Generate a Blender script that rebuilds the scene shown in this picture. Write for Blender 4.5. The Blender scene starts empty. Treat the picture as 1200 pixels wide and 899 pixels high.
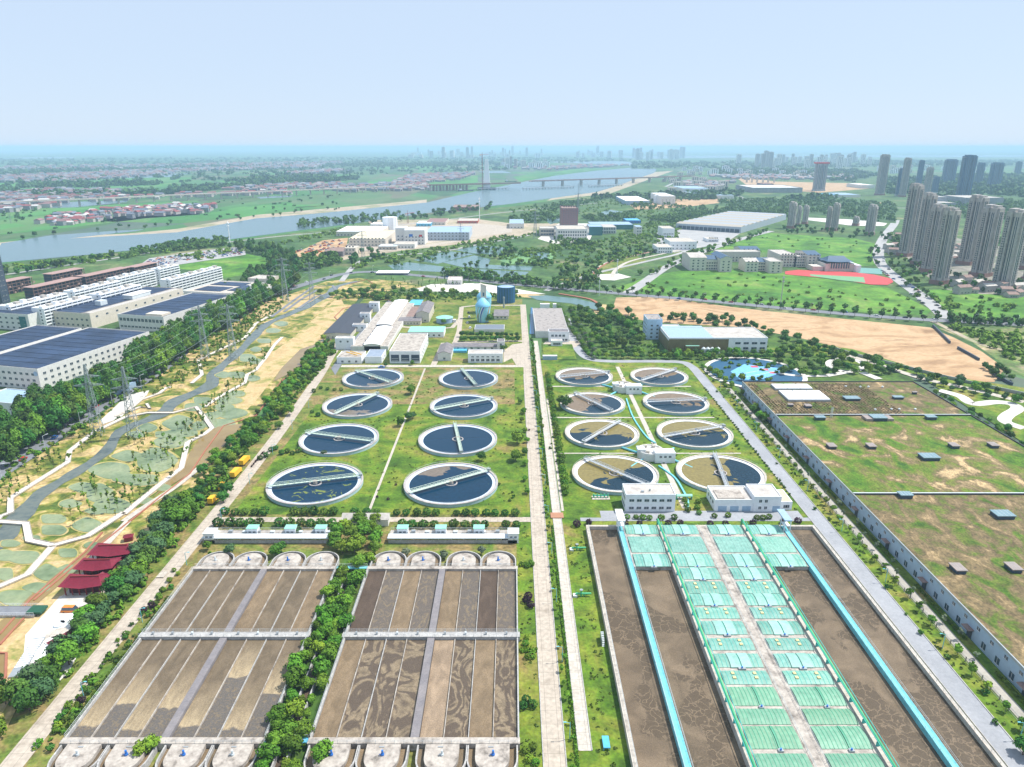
import bpy, math, random
import numpy as np
from mathutils import Vector, Matrix
R = random.Random(7)
rad = math.radians
sc = bpy.context.scene
# ---------------------------------------------------------------- camera
F, P, H = 833.0, rad(18.42), 150.0
SP, CP = math.sin(P), math.cos(P)
cam = bpy.data.cameras.new('camera'); camo = bpy.data.objects.new('camera', cam)
sc.collection.objects.link(camo); sc.camera = camo
cam.sensor_width = 36; cam.lens = F / 1200 * 36; cam.clip_start = 1; cam.clip_end = 90000
camo.location = (0, 0, H); camo.rotation_euler = (rad(90) - P, 0, 0)
# ---------------------------------------------------------------- light
SUN_EL, SUN_AZ = 58, 72
w = bpy.data.worlds.new('World'); sc.world = w; w.use_nodes = True
nt = w.node_tree; bg = nt.nodes['Background']
sky = nt.nodes.new('ShaderNodeTexSky'); sky.sky_type = 'NISHITA'; sky.sun_disc = False
sky.sun_elevation = rad(SUN_EL); sky.sun_rotation = rad(SUN_AZ)
sky.altitude = 0; sky.air_density = 1.0; sky.dust_density = 0.2; sky.ozone_density = 4
mixs = nt.nodes.new('ShaderNodeMix'); mixs.data_type = 'RGBA'; mixs.inputs[0].default_value = .84
nt.links.new(sky.outputs[0], mixs.inputs[6]); mixs.inputs[7].default_value = (5.0, 6.05, 7.55, 1)   # thin even overcast veil
nt.links.new(mixs.outputs[2], bg.inputs[0]); bg.inputs[1].default_value = 0.104
sl = bpy.data.lights.new('sun', 'SUN'); sl.energy = 4.9; sl.angle = rad(0.5); sl.color = (1, .955, .89)
so = bpy.data.objects.new('sun', sl); sc.collection.objects.link(so)
sd = Vector((math.sin(rad(SUN_AZ)) * math.cos(rad(SUN_EL)), math.cos(rad(SUN_AZ)) * math.cos(rad(SUN_EL)), math.sin(rad(SUN_EL))))
so.rotation_euler = sd.to_track_quat('Z', 'Y').to_euler()
sc.view_settings.view_transform = 'Standard'; sc.view_settings.look = 'None'
sc.view_settings.exposure = 0.38; sc.view_settings.gamma = 1
sc.cycles.use_denoising = True
sc.cycles.max_bounces = 6; sc.cycles.diffuse_bounces = 2; sc.cycles.glossy_bounces = 2
sc.cycles.transmission_bounces = 2; sc.cycles.volume_bounces = 1; sc.cycles.transparent_max_bounces = 6
sc.cycles.sample_clamp_indirect = 4
# ---------------------------------------------------------------- picking points on the ground
def ray(px, py):
    v = (py - 449.5) / F
    return (px - 600) / F, CP - v * SP, SP + v * CP
def W(px, py, z=0.0):
    u, f, d = ray(px, py); t = (H - z) / d
    return Vector((u * t, f * t, z))
def HY(Y, py):
    _, f, d = ray(600, py); return H - Y * d / f
# ---------------------------------------------------------------- objects
def tag(o, label=None, cat=None, group=None, kind=None):
    if label: o['label'] = label
    if cat: o['category'] = cat
    if group: o['group'] = group
    if kind: o['kind'] = kind
    return o
def link(name, me, parent=None, loc=None, rz=0, s=None):
    o = bpy.data.objects.new(name, me); sc.collection.objects.link(o)
    if parent: o.parent = parent
    if loc is not None: o.location = loc
    if rz: o.rotation_euler = (0, 0, rz)
    if s: o.scale = s if not isinstance(s, (int, float)) else (s, s, s)
    return o
def thing(name, label, cat, loc=(0, 0, 0), rz=0, group=None):
    o = link(name, None, None, loc, rz); o.empty_display_size = .5
    return tag(o, label, cat, group)
def tree_copy(o, parent=None):
    c = o.copy(); sc.collection.objects.link(c)
    if parent: c.parent = parent
    for ch in list(o.children): tree_copy(ch, c)
    return c
class MB:
    def __init__(s): s.v = []; s.f = []; s.m = []
    def add(s, vs, fs, mi=0):
        n = len(s.v); s.v += [tuple(a) for a in vs]
        for f in fs: s.f.append(tuple(n + i for i in f)); s.m.append(mi)
        return s
    def box(s, x0, x1, y0, y1, z0, z1, mi=0):
        return s.add([(x0,y0,z0),(x1,y0,z0),(x1,y1,z0),(x0,y1,z0),(x0,y0,z1),(x1,y0,z1),(x1,y1,z1),(x0,y1,z1)],
                     [(0,3,2,1),(4,5,6,7),(0,1,5,4),(1,2,6,5),(2,3,7,6),(3,0,4,7)], mi)
    def prism(s, pts, z0, z1, mi=0):
        n = len(pts); a = sum(pts[i][0]*pts[(i+1)%n][1]-pts[(i+1)%n][0]*pts[i][1] for i in range(n))
        if a < 0: pts = pts[::-1]
        return s.add([(p[0],p[1],z0) for p in pts]+[(p[0],p[1],z1) for p in pts],
                     [tuple(range(n))[::-1], tuple(range(n,2*n))]+[(i,(i+1)%n,n+(i+1)%n,n+i) for i in range(n)], mi)
    def lathe(s, prof, n=32, cx=0, cy=0, mi=0, a0=0, a1=None):
        full = a1 is None; a1 = a0 + 2*math.pi if full else a1
        m = n if full else n + 1; vs = []
        for i in range(m):
            a = a0+(a1-a0)*i/n; c, q = math.cos(a), math.sin(a)
            vs += [(cx+r*c, cy+r*q, z) for r, z in prof]
        k = len(prof); fs = []
        for i in range(n):
            j = (i+1) % m
            for t in range(k-1): fs.append((i*k+t, j*k+t, j*k+t+1, i*k+t+1))
        return s.add(vs, fs, mi)
    def cyl(s, cx, cy, z0, z1, r0, r1=None, n=12, mi=0):
        r1 = r0 if r1 is None else r1
        return s.lathe([(0.001, z0), (r0, z0), (r1, z1), (0.001, z1)], n, cx, cy, mi)
    def bar(s, p, q, r=.1, mi=0, r2=None, n=4):
        p, q = Vector(p), Vector(q); d = (q-p)
        if d.length < 1e-6: return s
        d.normalize(); a = d.orthogonal().normalized(); b = d.cross(a); r2 = r if r2 is None else r2; vs = []
        for c, rr in ((p, r), (q, r2)):
            for i in range(n):
                t = 2*math.pi*(i+.5)/n; vs.append(c+(a*math.cos(t)+b*math.sin(t))*rr)
        return s.add(vs, [(i,(i+1)%n,n+(i+1)%n,n+i) for i in range(n)]+[tuple(range(n))[::-1], tuple(range(n,2*n))], mi)
    def mesh(s, name, mats):
        me = bpy.data.meshes.new(name); me.from_pydata(s.v, [], s.f)
        for m in (mats if isinstance(mats, (list, tuple)) else [mats]): me.materials.append(m)
        if any(s.m): me.polygons.foreach_set('material_index', s.m)
        me.update(); return me
    def build(s, name, mats, parent=None, loc=None, rz=0, smooth=False):
        me = s.mesh(name, mats)
        if smooth: me.polygons.foreach_set('use_smooth', [True]*len(me.polygons))
        return link(name, me, parent, loc, rz)
# ---------------------------------------------------------------- materials
def lin(c):
    return tuple(((x/255)/12.92 if x/255 <= .04045 else ((x/255+.055)/1.055)**2.4) for x in c) + (1,)
MATS = {}
def mat(name, cols, scale=.1, rough=.85, detail=4, dist=0., lo=.3, hi=.7, bump=0, bscale=None, fine=.0, fscale=2., vari=0, spec=.3, metal=0, stretch=None, coord='world', interp='LINEAR', joints=0, parcels=0, pcols=None):
    """cols: list of linear rgb; noise ramp through them."""
    m = bpy.data.materials.new(name); m.use_nodes = True; MATS[name] = m
    n = m.node_tree.nodes; L = m.node_tree.links; b = n['Principled BSDF']
    b.inputs['Roughness'].default_value = rough; b.inputs['Metallic'].default_value = metal
    b.inputs['Specular IOR Level'].default_value = spec
    cols = [tuple(c)[:3]+(1,) for c in cols]
    if coord == 'world': src = n.new('ShaderNodeNewGeometry').outputs['Position']
    else: src = n.new('ShaderNodeTexCoord').outputs['Object']
    if stretch:
        mp = n.new('ShaderNodeMapping'); mp.inputs['Scale'].default_value = stretch; L.new(src, mp.inputs[0]); src = mp.outputs[0]
    out = None
    if len(cols) > 1:
        no = n.new('ShaderNodeTexNoise'); no.inputs['Scale'].default_value = scale; no.inputs['Detail'].default_value = detail
        no.inputs['Roughness'].default_value = .6; no.inputs['Distortion'].default_value = dist
        L.new(src, no.inputs['Vector'])
        r = n.new('ShaderNodeValToRGB'); L.new(no.outputs[0], r.inputs[0]); e = r.color_ramp.elements; r.color_ramp.interpolation = interp
        for i, c in enumerate(cols):
            p = lo+(hi-lo)*i/(len(cols)-1)
            if i < 2: e[i].position = p; e[i].color = c
            else: q = e.new(p); q.color = c
        out = r.outputs[0]
    else:
        rgb = n.new('ShaderNodeRGB'); rgb.outputs[0].default_value = cols[0]; out = rgb.outputs[0]
    if fine:
        n2 = n.new('ShaderNodeTexNoise'); n2.inputs['Scale'].default_value = fscale; n2.inputs['Detail'].default_value = 3
        L.new(src, n2.inputs['Vector'])
        mr = n.new('ShaderNodeMapRange'); mr.inputs[1].default_value = .3; mr.inputs[2].default_value = .7
        mr.inputs[3].default_value = 1-fine; mr.inputs[4].default_value = 1+fine; L.new(n2.outputs[0], mr.inputs[0])
        vm = n.new('ShaderNodeVectorMath'); vm.operation = 'SCALE'; L.new(out, vm.inputs[0]); L.new(mr.outputs[0], vm.inputs['Scale']); out = vm.outputs[0]
        if fine >= .25:
            n5 = n.new('ShaderNodeTexNoise'); n5.inputs['Scale'].default_value = fscale*.22; n5.inputs['Detail'].default_value = 5; L.new(src, n5.inputs['Vector'])
            mr5 = n.new('ShaderNodeMapRange'); mr5.inputs[1].default_value = .35; mr5.inputs[2].default_value = .65; mr5.inputs[3].default_value = .74; mr5.inputs[4].default_value = 1.2; L.new(n5.outputs[0], mr5.inputs[0])
            v5 = n.new('ShaderNodeVectorMath'); v5.operation = 'SCALE'; L.new(out, v5.inputs[0]); L.new(mr5.outputs[0], v5.inputs['Scale']); out = v5.outputs[0]
    if parcels:
        vo = n.new('ShaderNodeTexVoronoi'); vo.inputs['Scale'].default_value = 1/parcels; vo.inputs['Randomness'].default_value = .8; vo.distance = 'CHEBYCHEV'; mp_ = n.new('ShaderNodeMapping'); mp_.inputs['Rotation'].default_value = (0,0,.35); mp_.inputs['Scale'].default_value = (1,.45,1); L.new(src, mp_.inputs[0]); L.new(mp_.outputs[0], vo.inputs['Vector'])
        sp_ = n.new('ShaderNodeSeparateXYZ'); L.new(vo.outputs['Color'], sp_.inputs[0]); rr_ = n.new('ShaderNodeValToRGB'); rr_.color_ramp.interpolation = 'CONSTANT'; L.new(sp_.outputs[0], rr_.inputs[0]); e_ = rr_.color_ramp.elements
        for i, c in enumerate(pcols):
            if i < 2: e_[i].position = i/len(pcols); e_[i].color = c+(1,)
            else: e_.new(i/len(pcols)).color = c+(1,)
        mx = n.new('ShaderNodeMix'); mx.data_type = 'RGBA'; mx.inputs[0].default_value = .6; L.new(out, mx.inputs[6]); L.new(rr_.outputs[0], mx.inputs[7]); out = mx.outputs[2]
    if joints:
        sj = n.new('ShaderNodeSeparateXYZ'); L.new(src, sj.inputs[0]); acc = None
        for ax, st in ((1, joints), (0, joints*.62)):
            d_ = n.new('ShaderNodeMath'); d_.operation = 'DIVIDE'; d_.inputs[1].default_value = st; L.new(sj.outputs[ax], d_.inputs[0])
            f_ = n.new('ShaderNodeMath'); f_.operation = 'FRACT'; L.new(d_.outputs[0], f_.inputs[0])
            g_ = n.new('ShaderNodeMath'); g_.operation = 'GREATER_THAN'; g_.inputs[1].default_value = .07/st*1.6; L.new(f_.outputs[0], g_.inputs[0])
            if acc is None: acc = g_.outputs[0]
            else: m_ = n.new('ShaderNodeMath'); m_.operation = 'MULTIPLY'; L.new(acc, m_.inputs[0]); L.new(g_.outputs[0], m_.inputs[1]); acc = m_.outputs[0]
        mj = n.new('ShaderNodeMapRange'); mj.inputs[3].default_value = .6; L.new(acc, mj.inputs[0])
        vj = n.new('ShaderNodeVectorMath'); vj.operation = 'SCALE'; L.new(out, vj.inputs[0]); L.new(mj.outputs[0], vj.inputs['Scale']); out = vj.outputs[0]
    if vari:
        oi = n.new('ShaderNodeObjectInfo'); hs = n.new('ShaderNodeHueSaturation')
        a = n.new('ShaderNodeMapRange'); a.inputs[3].default_value = 1-vari; a.inputs[4].default_value = 1+vari; L.new(oi.outputs['Random'], a.inputs[0]); L.new(a.outputs[0], hs.inputs['Value'])
        mu = n.new('ShaderNodeMath'); mu.operation = 'MULTIPLY'; mu.inputs[1].default_value = 7.31; L.new(oi.outputs['Random'], mu.inputs[0])
        fr = n.new('ShaderNodeMath'); fr.operation = 'FRACT'; L.new(mu.outputs[0], fr.inputs[0])
        h = n.new('ShaderNodeMapRange'); h.inputs[3].default_value = .5-vari*.07; h.inputs[4].default_value = .5+vari*.07; L.new(fr.outputs[0], h.inputs[0]); L.new(h.outputs[0], hs.inputs['Hue'])
        L.new(out, hs.inputs['Color']); out = hs.outputs[0]
    L.new(out, b.inputs['Base Color'])
    if bump:
        n3 = n.new('ShaderNodeTexNoise'); n3.inputs['Scale'].default_value = bscale or fscale; n3.inputs['Detail'].default_value = 3; L.new(src, n3.inputs['Vector'])
        bu = n.new('ShaderNodeBump'); bu.inputs['Strength'].default_value = min(1, bump); bu.inputs['Distance'].default_value = max(.05, bump); L.new(n3.outputs[0], bu.inputs['Height']); L.new(bu.outputs[0], b.inputs['Normal'])
    return m
def paint(name, c, rough=.6, fine=.08, fscale=.6, spec=.3, metal=0, vari=0): return mat(name, [c], rough=rough, fine=fine, fscale=fscale, spec=spec, metal=metal, vari=vari)
# ground covers
grass = mat('grass', [(.05,.095,.010),(.10,.155,.016),(.17,.19,.03),(.24,.19,.07)], .06, detail=8, dist=.5, lo=.34, hi=.68, fine=.3, fscale=1.2, bump=.3)
lawn = mat('lawn', [(.042,.10,.005),(.092,.17,.009),(.165,.20,.02),(.24,.18,.06)], .045, detail=10, dist=.8, lo=.36, hi=.68, fine=.28, fscale=.9, bump=.3)
dry = mat('dry_grass', [(.07,.13,.015),(.14,.17,.03),(.25,.18,.07),(.12,.11,.04)], .07, detail=10, dist=.7, lo=.34, hi=.7, fine=.35, fscale=.8, bump=.3)
weeds = mat('weeds', [(.03,.07,.010),(.055,.12,.015),(.10,.15,.025),(.24,.20,.09)], .03, detail=9, dist=.6, lo=.36, hi=.72, fine=.35, fscale=.35)
meadow = mat('meadow', [(.035,.12,.010),(.065,.185,.013),(.11,.24,.022),(.20,.25,.06)], .018, detail=9, dist=.8, lo=.34, hi=.72, fine=.25, fscale=.25)
PG = [(.03,.12,.03),(.045,.17,.04),(.065,.20,.05),(.09,.17,.06),(.025,.07,.03),(.14,.13,.08),(.05,.12,.03),(.08,.11,.10)]
farm = mat('farmland', [(.02,.065,.02),(.035,.105,.03),(.055,.13,.04),(.12,.13,.075),(.04,.10,.04)], .006, detail=8, dist=1.0, lo=.3, hi=.68, fine=.3, fscale=.03, stretch=(1,.5,1), parcels=130, pcols=PG)
sand = mat('sand', [(.42,.30,.14),(.52,.38,.20),(.36,.29,.11),(.16,.20,.04)], .07, detail=8, dist=.5, lo=.4, hi=.66, fine=.18, fscale=1.0)
wetgrass = mat('wetland_ground', [(.50,.36,.175),(.40,.30,.12),(.20,.20,.035),(.075,.12,.016)], .06, detail=9, dist=.8, lo=.38, hi=.58, fine=.3, fscale=.7)
dirt = mat('bare_earth', [(.25,.15,.075),(.40,.255,.135),(.50,.34,.195),(.30,.19,.10)], .02, detail=9, dist=1.2, lo=.32, hi=.68, fine=.12, fscale=.3, stretch=(1,1.8,1))
conc = mat('concrete_paving', [(.33,.28,.225),(.45,.39,.32),(.38,.33,.27)], .12, detail=8, fine=.16, fscale=.8, joints=5)
slab = mat('concrete_slab', [(.42,.375,.32),(.53,.485,.42)], .2, detail=8, fine=.16, fscale=1., joints=4)
oldconc = mat('weathered_concrete', [(.17,.15,.13),(.36,.32,.28),(.45,.41,.36)], .35, detail=10, lo=.32, hi=.6, fine=.15, fscale=1.2)
wallconc = mat('basin_wall_concrete', [(.30,.29,.28),(.47,.46,.44)], .5, detail=6, fine=.12, fscale=2)
greyroad = mat('grey_road', [(.26,.27,.29),(.34,.35,.37)], .08, detail=6, fine=.08, fscale=1.0)
asphalt = mat('asphalt', [(.15,.16,.18),(.21,.22,.24)], .05, detail=5, fine=.1, fscale=.7)
farroad = mat('pale_road', [(.30,.30,.30),(.40,.39,.38)], .05, fine=.05)
white_gnd = mat('white_paving', [(.48,.45,.40),(.68,.66,.62)], .06, detail=7, fine=.1, fscale=.5)
plank = mat('boardwalk_boards', [(.60,.54,.46),(.72,.66,.58)], .4, fine=.08)
# water
def water(name, cols, scale=.02, rough=.12, bump=.02, spec=.28, **k):
    return mat(name, cols, scale, rough=rough, spec=spec, bump=bump, bscale=.5, **k)
rivermat = water('river_water', [(.085,.145,.16),(.105,.17,.185)], .003, rough=.25)
streammat = water('stream_water', [(.05,.075,.08),(.13,.15,.13),(.07,.095,.095)], .12, spec=.15, detail=8)
pondmat = water('pond_water', [(.10,.15,.075),(.20,.25,.14),(.27,.30,.17)], .05, spec=.12, fine=.12, fscale=.6)
fishmat = water('fishpond_water', [(.08,.15,.15),(.11,.20,.18)], .01, rough=.2)
canalmat = water('muddy_water', [(.20,.13,.045),(.28,.20,.08)], .05)
# buildings
white = paint('white_render', (.78,.80,.82), fine=.06)
white2 = paint('offwhite_render', (.66,.65,.62), fine=.08)
cream = paint('cream_render', (.62,.56,.47), fine=.08)
brightroof = paint('white_sheet_roof', (.86,.86,.85), rough=.5, fine=.04)
greyroof = mat('grey_roof', [(.33,.30,.28),(.45,.42,.38),(.52,.49,.44)], .2, detail=8, fine=.12, fscale=1.)
darkroof = mat('dark_tile_roof', [(.14,.13,.14),(.24,.22,.22)], .4, detail=8, fine=.2, fscale=2)
dirtyroof = mat('stained_flat_roof', [(.10,.09,.085),(.27,.245,.23),(.34,.31,.29)], .35, detail=8, lo=.32, hi=.52, fine=.15)
brownroof = mat('brown_roof', [(.20,.13,.11),(.30,.21,.18)], .3, fine=.15)
solar = mat('solar_panel', [(.014,.03,.07),(.026,.05,.105)], .03, rough=.55, fine=.25, fscale=.25, spec=.3)
blueroof = paint('blue_roof', (.09,.24,.45), rough=.5)
paleblueroof = paint('pale_blue_roof', (.30,.42,.55), rough=.5)
greenroof = paint('mint_roof', (.26,.55,.44), rough=.5)
glass = mat('window_glass', [(.03,.05,.07),(.06,.09,.12)], .5, rough=.15, spec=.8)
glassteal = paint('teal_glass', (.03,.15,.18), rough=.15, spec=.8)
towerw = mat('tower_render', [(.34,.32,.30),(.43,.405,.38)], .1, fine=.1, fscale=.4)
towerd = mat('tower_render_grey', [(.24,.25,.27),(.34,.35,.37)], .1, fine=.1, fscale=.4)
towerb = mat('blue_glass_tower', [(.045,.10,.19),(.07,.14,.24)], .1, rough=.3, fine=.15, fscale=.3)
redstone = paint('red_stone', (.27,.15,.13))
brickbr = paint('brown_facade', (.20,.10,.10))
metal = paint('grey_metal', (.35,.38,.40), rough=.45, metal=.3)
steel = paint('pale_steel', (.55,.60,.62), rough=.5)
lattice = paint('pylon_steel', (.27,.32,.33), rough=.5)
turq = paint('turquoise_walkway', (.16,.50,.56), rough=.6, fine=.14, fscale=.8)
teal = paint('teal_pipe', (.05,.42,.38), rough=.5)
greenp = paint('green_pipe', (.08,.42,.20), rough=.5)
maroon = paint('maroon_tile', (.17,.010,.027), rough=.6, fine=.15, fscale=1.5)
redwood = paint('red_timber', (.22,.03,.03), rough=.7)
redk = paint('red_kerb', (.33,.13,.08), rough=.8)
yellow = paint('yellow_paint', (.75,.42,.02), rough=.45)
orange = paint('orange_paint', (.75,.22,.03), rough=.5)
bluep = paint('blue_paint', (.03,.16,.50), rough=.4)
cyanp = paint('cyan_paint', (.10,.42,.62), rough=.4)
blackm = paint('black_rubber', (.02,.02,.022), rough=.8)
bark = paint('bark', (.12,.085,.06), rough=.9)
def leafmat(name, cols, vari=.4):
    m = mat(name, cols, .9, rough=.7, detail=3, lo=.35, hi=.65, vari=vari, spec=.2); return m
leafA = leafmat('leaf_mid_green', [(.055,.135,.010),(.13,.26,.018)])
leafB = leafmat('leaf_bright_green', [(.085,.18,.012),(.16,.29,.022)])
leafD = leafmat('leaf_dark_green', [(.032,.10,.014),(.072,.175,.022)], .4)
leafP = leafmat('leaf_blue_green', [(.036,.095,.034),(.075,.15,.052)], .2)
leafY = leafmat('leaf_yellow_green', [(.10,.16,.02),(.17,.22,.04)])
leafR = leafmat('leaf_purple', [(.035,.016,.03),(.06,.025,.04)])
leafG = leafmat('leaf_silver', [(.12,.17,.10),(.2,.24,.14)])
# ---------------------------------------------------------------- ground sheets
def smooth_pts(pts, closed=True, n=5):
    out = []; k = len(pts)
    for i in range(k if closed else k-1):
        p0 = pts[(i-1)%k] if closed or i else pts[i]; p1 = pts[i]; p2 = pts[(i+1)%k]; p3 = pts[(i+2)%k] if closed or i+2 < k else p2
        for j in range(n):
            t = j/n
            out.append(.5*((2*p1)+(p2-p0)*t+(2*p0-5*p1+4*p2-p3)*t*t+(3*p1-p0-3*p2+p3)*t**3))
    if not closed: out.append(pts[-1])
    return out
NS = [0]
def sheet(name, wpts, m, z, kind='structure', label=None):
    if name != 'ground': NS[0] += 1; z = z+NS[0]*.0012
    me = bpy.data.meshes.new(name); me.from_pydata([(p[0], p[1], z) for p in wpts], [], [tuple(range(len(wpts)))])
    me.materials.append(m); me.update()
    if me.polygons[0].normal.z < 0: me.flip_normals()
    return tag(link(name, me), label=label, kind=kind)
PATCHED = []
def patch(name, px, m, z, sm=False, **k):
    if name == 'scrub': PATCHED.append(px)
    pts = [W(*p) for p in px]
    if sm: pts = smooth_pts(pts)
    return sheet(name, pts, m, z, **k)
def rect(name, x0, x1, y0, y1, m, z, **k): return sheet(name, [(x0,y0),(x1,y0),(x1,y1),(x0,y1)], m, z, **k)
def offset(pts, d):
    out = []
    for i, p in enumerate(pts):
        a = pts[max(0, i-1)]; b = pts[min(len(pts)-1, i+1)]; t = (b-a); t.z = 0; t.normalize()
        out.append(Vector((p.x-t.y*d, p.y+t.x*d, p.z)))
    return out
def ribbon_mb(mb, pts, wd, z0, z1=None, mi=0, o=0):
    a = offset(pts, o+wd/2); b = offset(pts, o-wd/2); n = len(pts)
    if z1 is None:
        return mb.add([(p.x,p.y,z0) for p in a]+[(p.x,p.y,z0) for p in b], [(i, n+i, n+i+1, i+1) for i in range(n-1)], mi)
    vs = [(p.x,p.y,z1) for p in a]+[(p.x,p.y,z1) for p in b]+[(p.x,p.y,z0) for p in a]+[(p.x,p.y,z0) for p in b]
    fs = []
    for i in range(n-1):
        fs += [(i,n+i,n+i+1,i+1),(2*n+i,i,i+1,2*n+i+1),(n+i,3*n+i,3*n+i+1,n+i+1)]
    fs += [(0,2*n,3*n,n),(n-1,2*n-1,4*n-1,3*n-1)]
    return mb.add(vs, fs, mi)
def path3(px, sm=True, n=6):
    p = [W(*q) if not isinstance(q, Vector) else q for q in px]
    return smooth_pts(p, False, n) if sm else p
def road(name, px, wd, m, z, sm=True, h=None, kind='structure', marks=False):
    pts = path3(px, sm); NS[0] += 1; z = z+NS[0]*.0012
    mb = MB(); ribbon_mb(mb, pts, wd, z, h); o = tag(mb.build(name, m), kind=kind)
    if marks:
        mk = MB(); L = 0
        for a, b in zip(pts[:-1], pts[1:]):
            d = (b-a).length; n = max(1, int(d/10)); 
            for i in range(n):
                p, q = a.lerp(b, i/n), a.lerp(b, (i+.4)/n)
                if (q-p).length < .2: continue
                ribbon_mb(mk, [p, q], .25, z+.03)
        tag(mk.build('road_marking', paintw), kind='structure')
    return pts
paintw = paint('road_paint', (.8,.8,.78))
# ---------------------------------------------------------------- trees
def leafcloud(seed, n, rx, rz, cz, leaf, clumps, flat=.8, shell=.55, low=-.9, lump=.33):
    g = np.random.default_rng(seed)
    d = g.normal(size=(clumps, 3)); d /= np.linalg.norm(d, axis=1)[:, None]; d[:, 2] = np.maximum(d[:, 2], low)
    rr = (shell + (1-shell)*g.random(clumps))[:, None]
    C = d*rr*np.array([rx, rx, rz]) * (1-lump*.6)
    k = g.integers(0, clumps, n); cr = (lump*(.6+.7*g.random(clumps)))[k][:, None]
    e = g.normal(size=(n, 3)); e /= np.linalg.norm(e, axis=1)[:, None]
    Pn = C[k] + e*cr*np.array([rx, rx, rx*flat])*(.55+.45*g.random((n, 1)))
    nrm = e*.7 + d[k]*.5 + g.normal(size=(n, 3))*.35 + np.array([0, 0, .25]); nrm /= np.linalg.norm(nrm, axis=1)[:, None]
    a = np.cross(nrm, g.normal(size=(n, 3))); a /= np.linalg.norm(a, axis=1)[:, None]; b = np.cross(nrm, a)
    s = leaf*(.6+.8*g.random((n, 1)))
    Pn[:, 2] += cz
    V = np.stack([Pn-a*s-b*s*.7, Pn+a*s-b*s*.7, Pn+a*s*.8+b*s*.7, Pn-a*s*.8+b*s*.7], 1).reshape(-1, 3)
    return V
def cloud_mesh(name, V, m):
    me = bpy.data.meshes.new(name); n = len(V)//4
    me.vertices.add(len(V)); me.vertices.foreach_set('co', V.astype(np.float32).ravel())
    me.loops.add(len(V)); me.loops.foreach_set('vertex_index', np.arange(len(V), dtype=np.int32))
    me.polygons.add(n); me.polygons.foreach_set('loop_start', np.arange(0, len(V), 4, dtype=np.int32))
    me.materials.append(m); me.update(calc_edges=True); return me
def trunk_mesh(seed, h, r, spread, nb=5):
    q = random.Random(seed); mb = MB(); mb.bar((0,0,-.3), (0,0,h*.55), r, 0, r*.65, 7)
    for i in range(nb):
        a = 2*math.pi*i/nb+q.random(); z = h*(.3+.25*q.random())
        mb.bar((0,0,z), (math.cos(a)*spread*.6, math.sin(a)*spread*.6, h*(.62+.2*q.random())), r*.5, 0, r*.15, 5)
    mb.bar((0,0,h*.55), (q.uniform(-.3,.3), q.uniform(-.3,.3), h*.85), r*.65, 0, r*.2, 6)
    return mb.mesh('trunk', bark)
# kind: (h, crown rx, rz, cz, n, leaf, clumps, kwargs, trunk r)
KINDS = {
 'broad': dict(h=8, rx=4.1, rz=3.0, cz=4.6, n=1500, leaf=.33, cl=26, r=.22, kw=dict(shell=.35, low=-.75, lump=.36)),
 'street': dict(h=6, rx=2.1, rz=2.1, cz=3.9, n=520, leaf=.27, cl=16, r=.12, kw=dict(low=-.7)),
 'round': dict(h=3, rx=1.7, rz=1.35, cz=1.35, n=900, leaf=.15, cl=60, r=.1, kw=dict(shell=.88, lump=.2, low=-.8)),
 'poplar': dict(h=17, rx=4.7, rz=7.4, cz=9.0, n=1900, leaf=.5, cl=42, r=.25, kw=dict(flat=1.2, lump=.36)),
 'sapling': dict(h=5.8, rx=.8, rz=2.2, cz=3.5, n=150, leaf=.2, cl=9, r=.08, kw=dict(flat=1.2)),
 'conifer': dict(h=9, rx=2.0, rz=3.9, cz=4.4, n=700, leaf=.27, cl=26, r=.16, kw=dict(flat=1.0)),
 'far': dict(h=11, rx=4.6, rz=4.4, cz=5.6, n=230, leaf=.95, cl=14, r=.3, kw=dict()),
 'shrub': dict(h=1.6, rx=1.0, rz=.75, cz=.75, n=220, leaf=.16, cl=10, r=.05, kw=dict(low=-.3)),
 'thin': dict(h=4, rx=1.15, rz=1.5, cz=2.8, n=150, leaf=.22, cl=10, r=.06, kw=dict()),
}
TM = {}
def tree_meshes(kind, lm):
    key = (kind, lm.name)
    if key not in TM:
        k = KINDS[kind]; out = []
        for s in range(4):
            V = leafcloud(hash(kind) % 1 + s*13+len(kind)*7, k['n'], k['rx'], k['rz'], k['cz'], k['leaf'], k['cl'], **k['kw'])
            if kind == 'conifer':
                f = np.clip(1.25-V[:, 2]/k['h'], .12, 1.1); V[:, 0] *= f; V[:, 1] *= f
            if kind == 'poplar':
                f = np.clip(1.15-np.abs(V[:, 2]/k['h']-.42)*.95, .3, 1.1); V[:, 0] *= f; V[:, 1] *= f
            out.append((cloud_mesh('crown', V, lm), trunk_mesh(s, k['h'], k['r'], k['rx']*.6)))
        TM[key] = out
    return TM[key]
ONE = {}
def onetree(kind, lm, i):
    key = (kind, lm.name, i)
    if key not in ONE:
        c, t = tree_meshes(kind, lm)[i]
        nv = len(c.vertices); V = [v.co[:] for v in c.vertices]+[v.co[:] for v in t.vertices]
        fs = [tuple(p.vertices) for p in c.polygons]+[tuple(nv+a for a in p.vertices) for p in t.polygons]
        me = bpy.data.meshes.new('tree'); me.from_pydata(V, [], fs); me.materials.append(lm); me.materials.append(bark)
        me.polygons.foreach_set('material_index', [0]*len(c.polygons)+[1]*len(t.polygons)); me.update(); ONE[key] = me
    return ONE[key]
NT = {}
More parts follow.
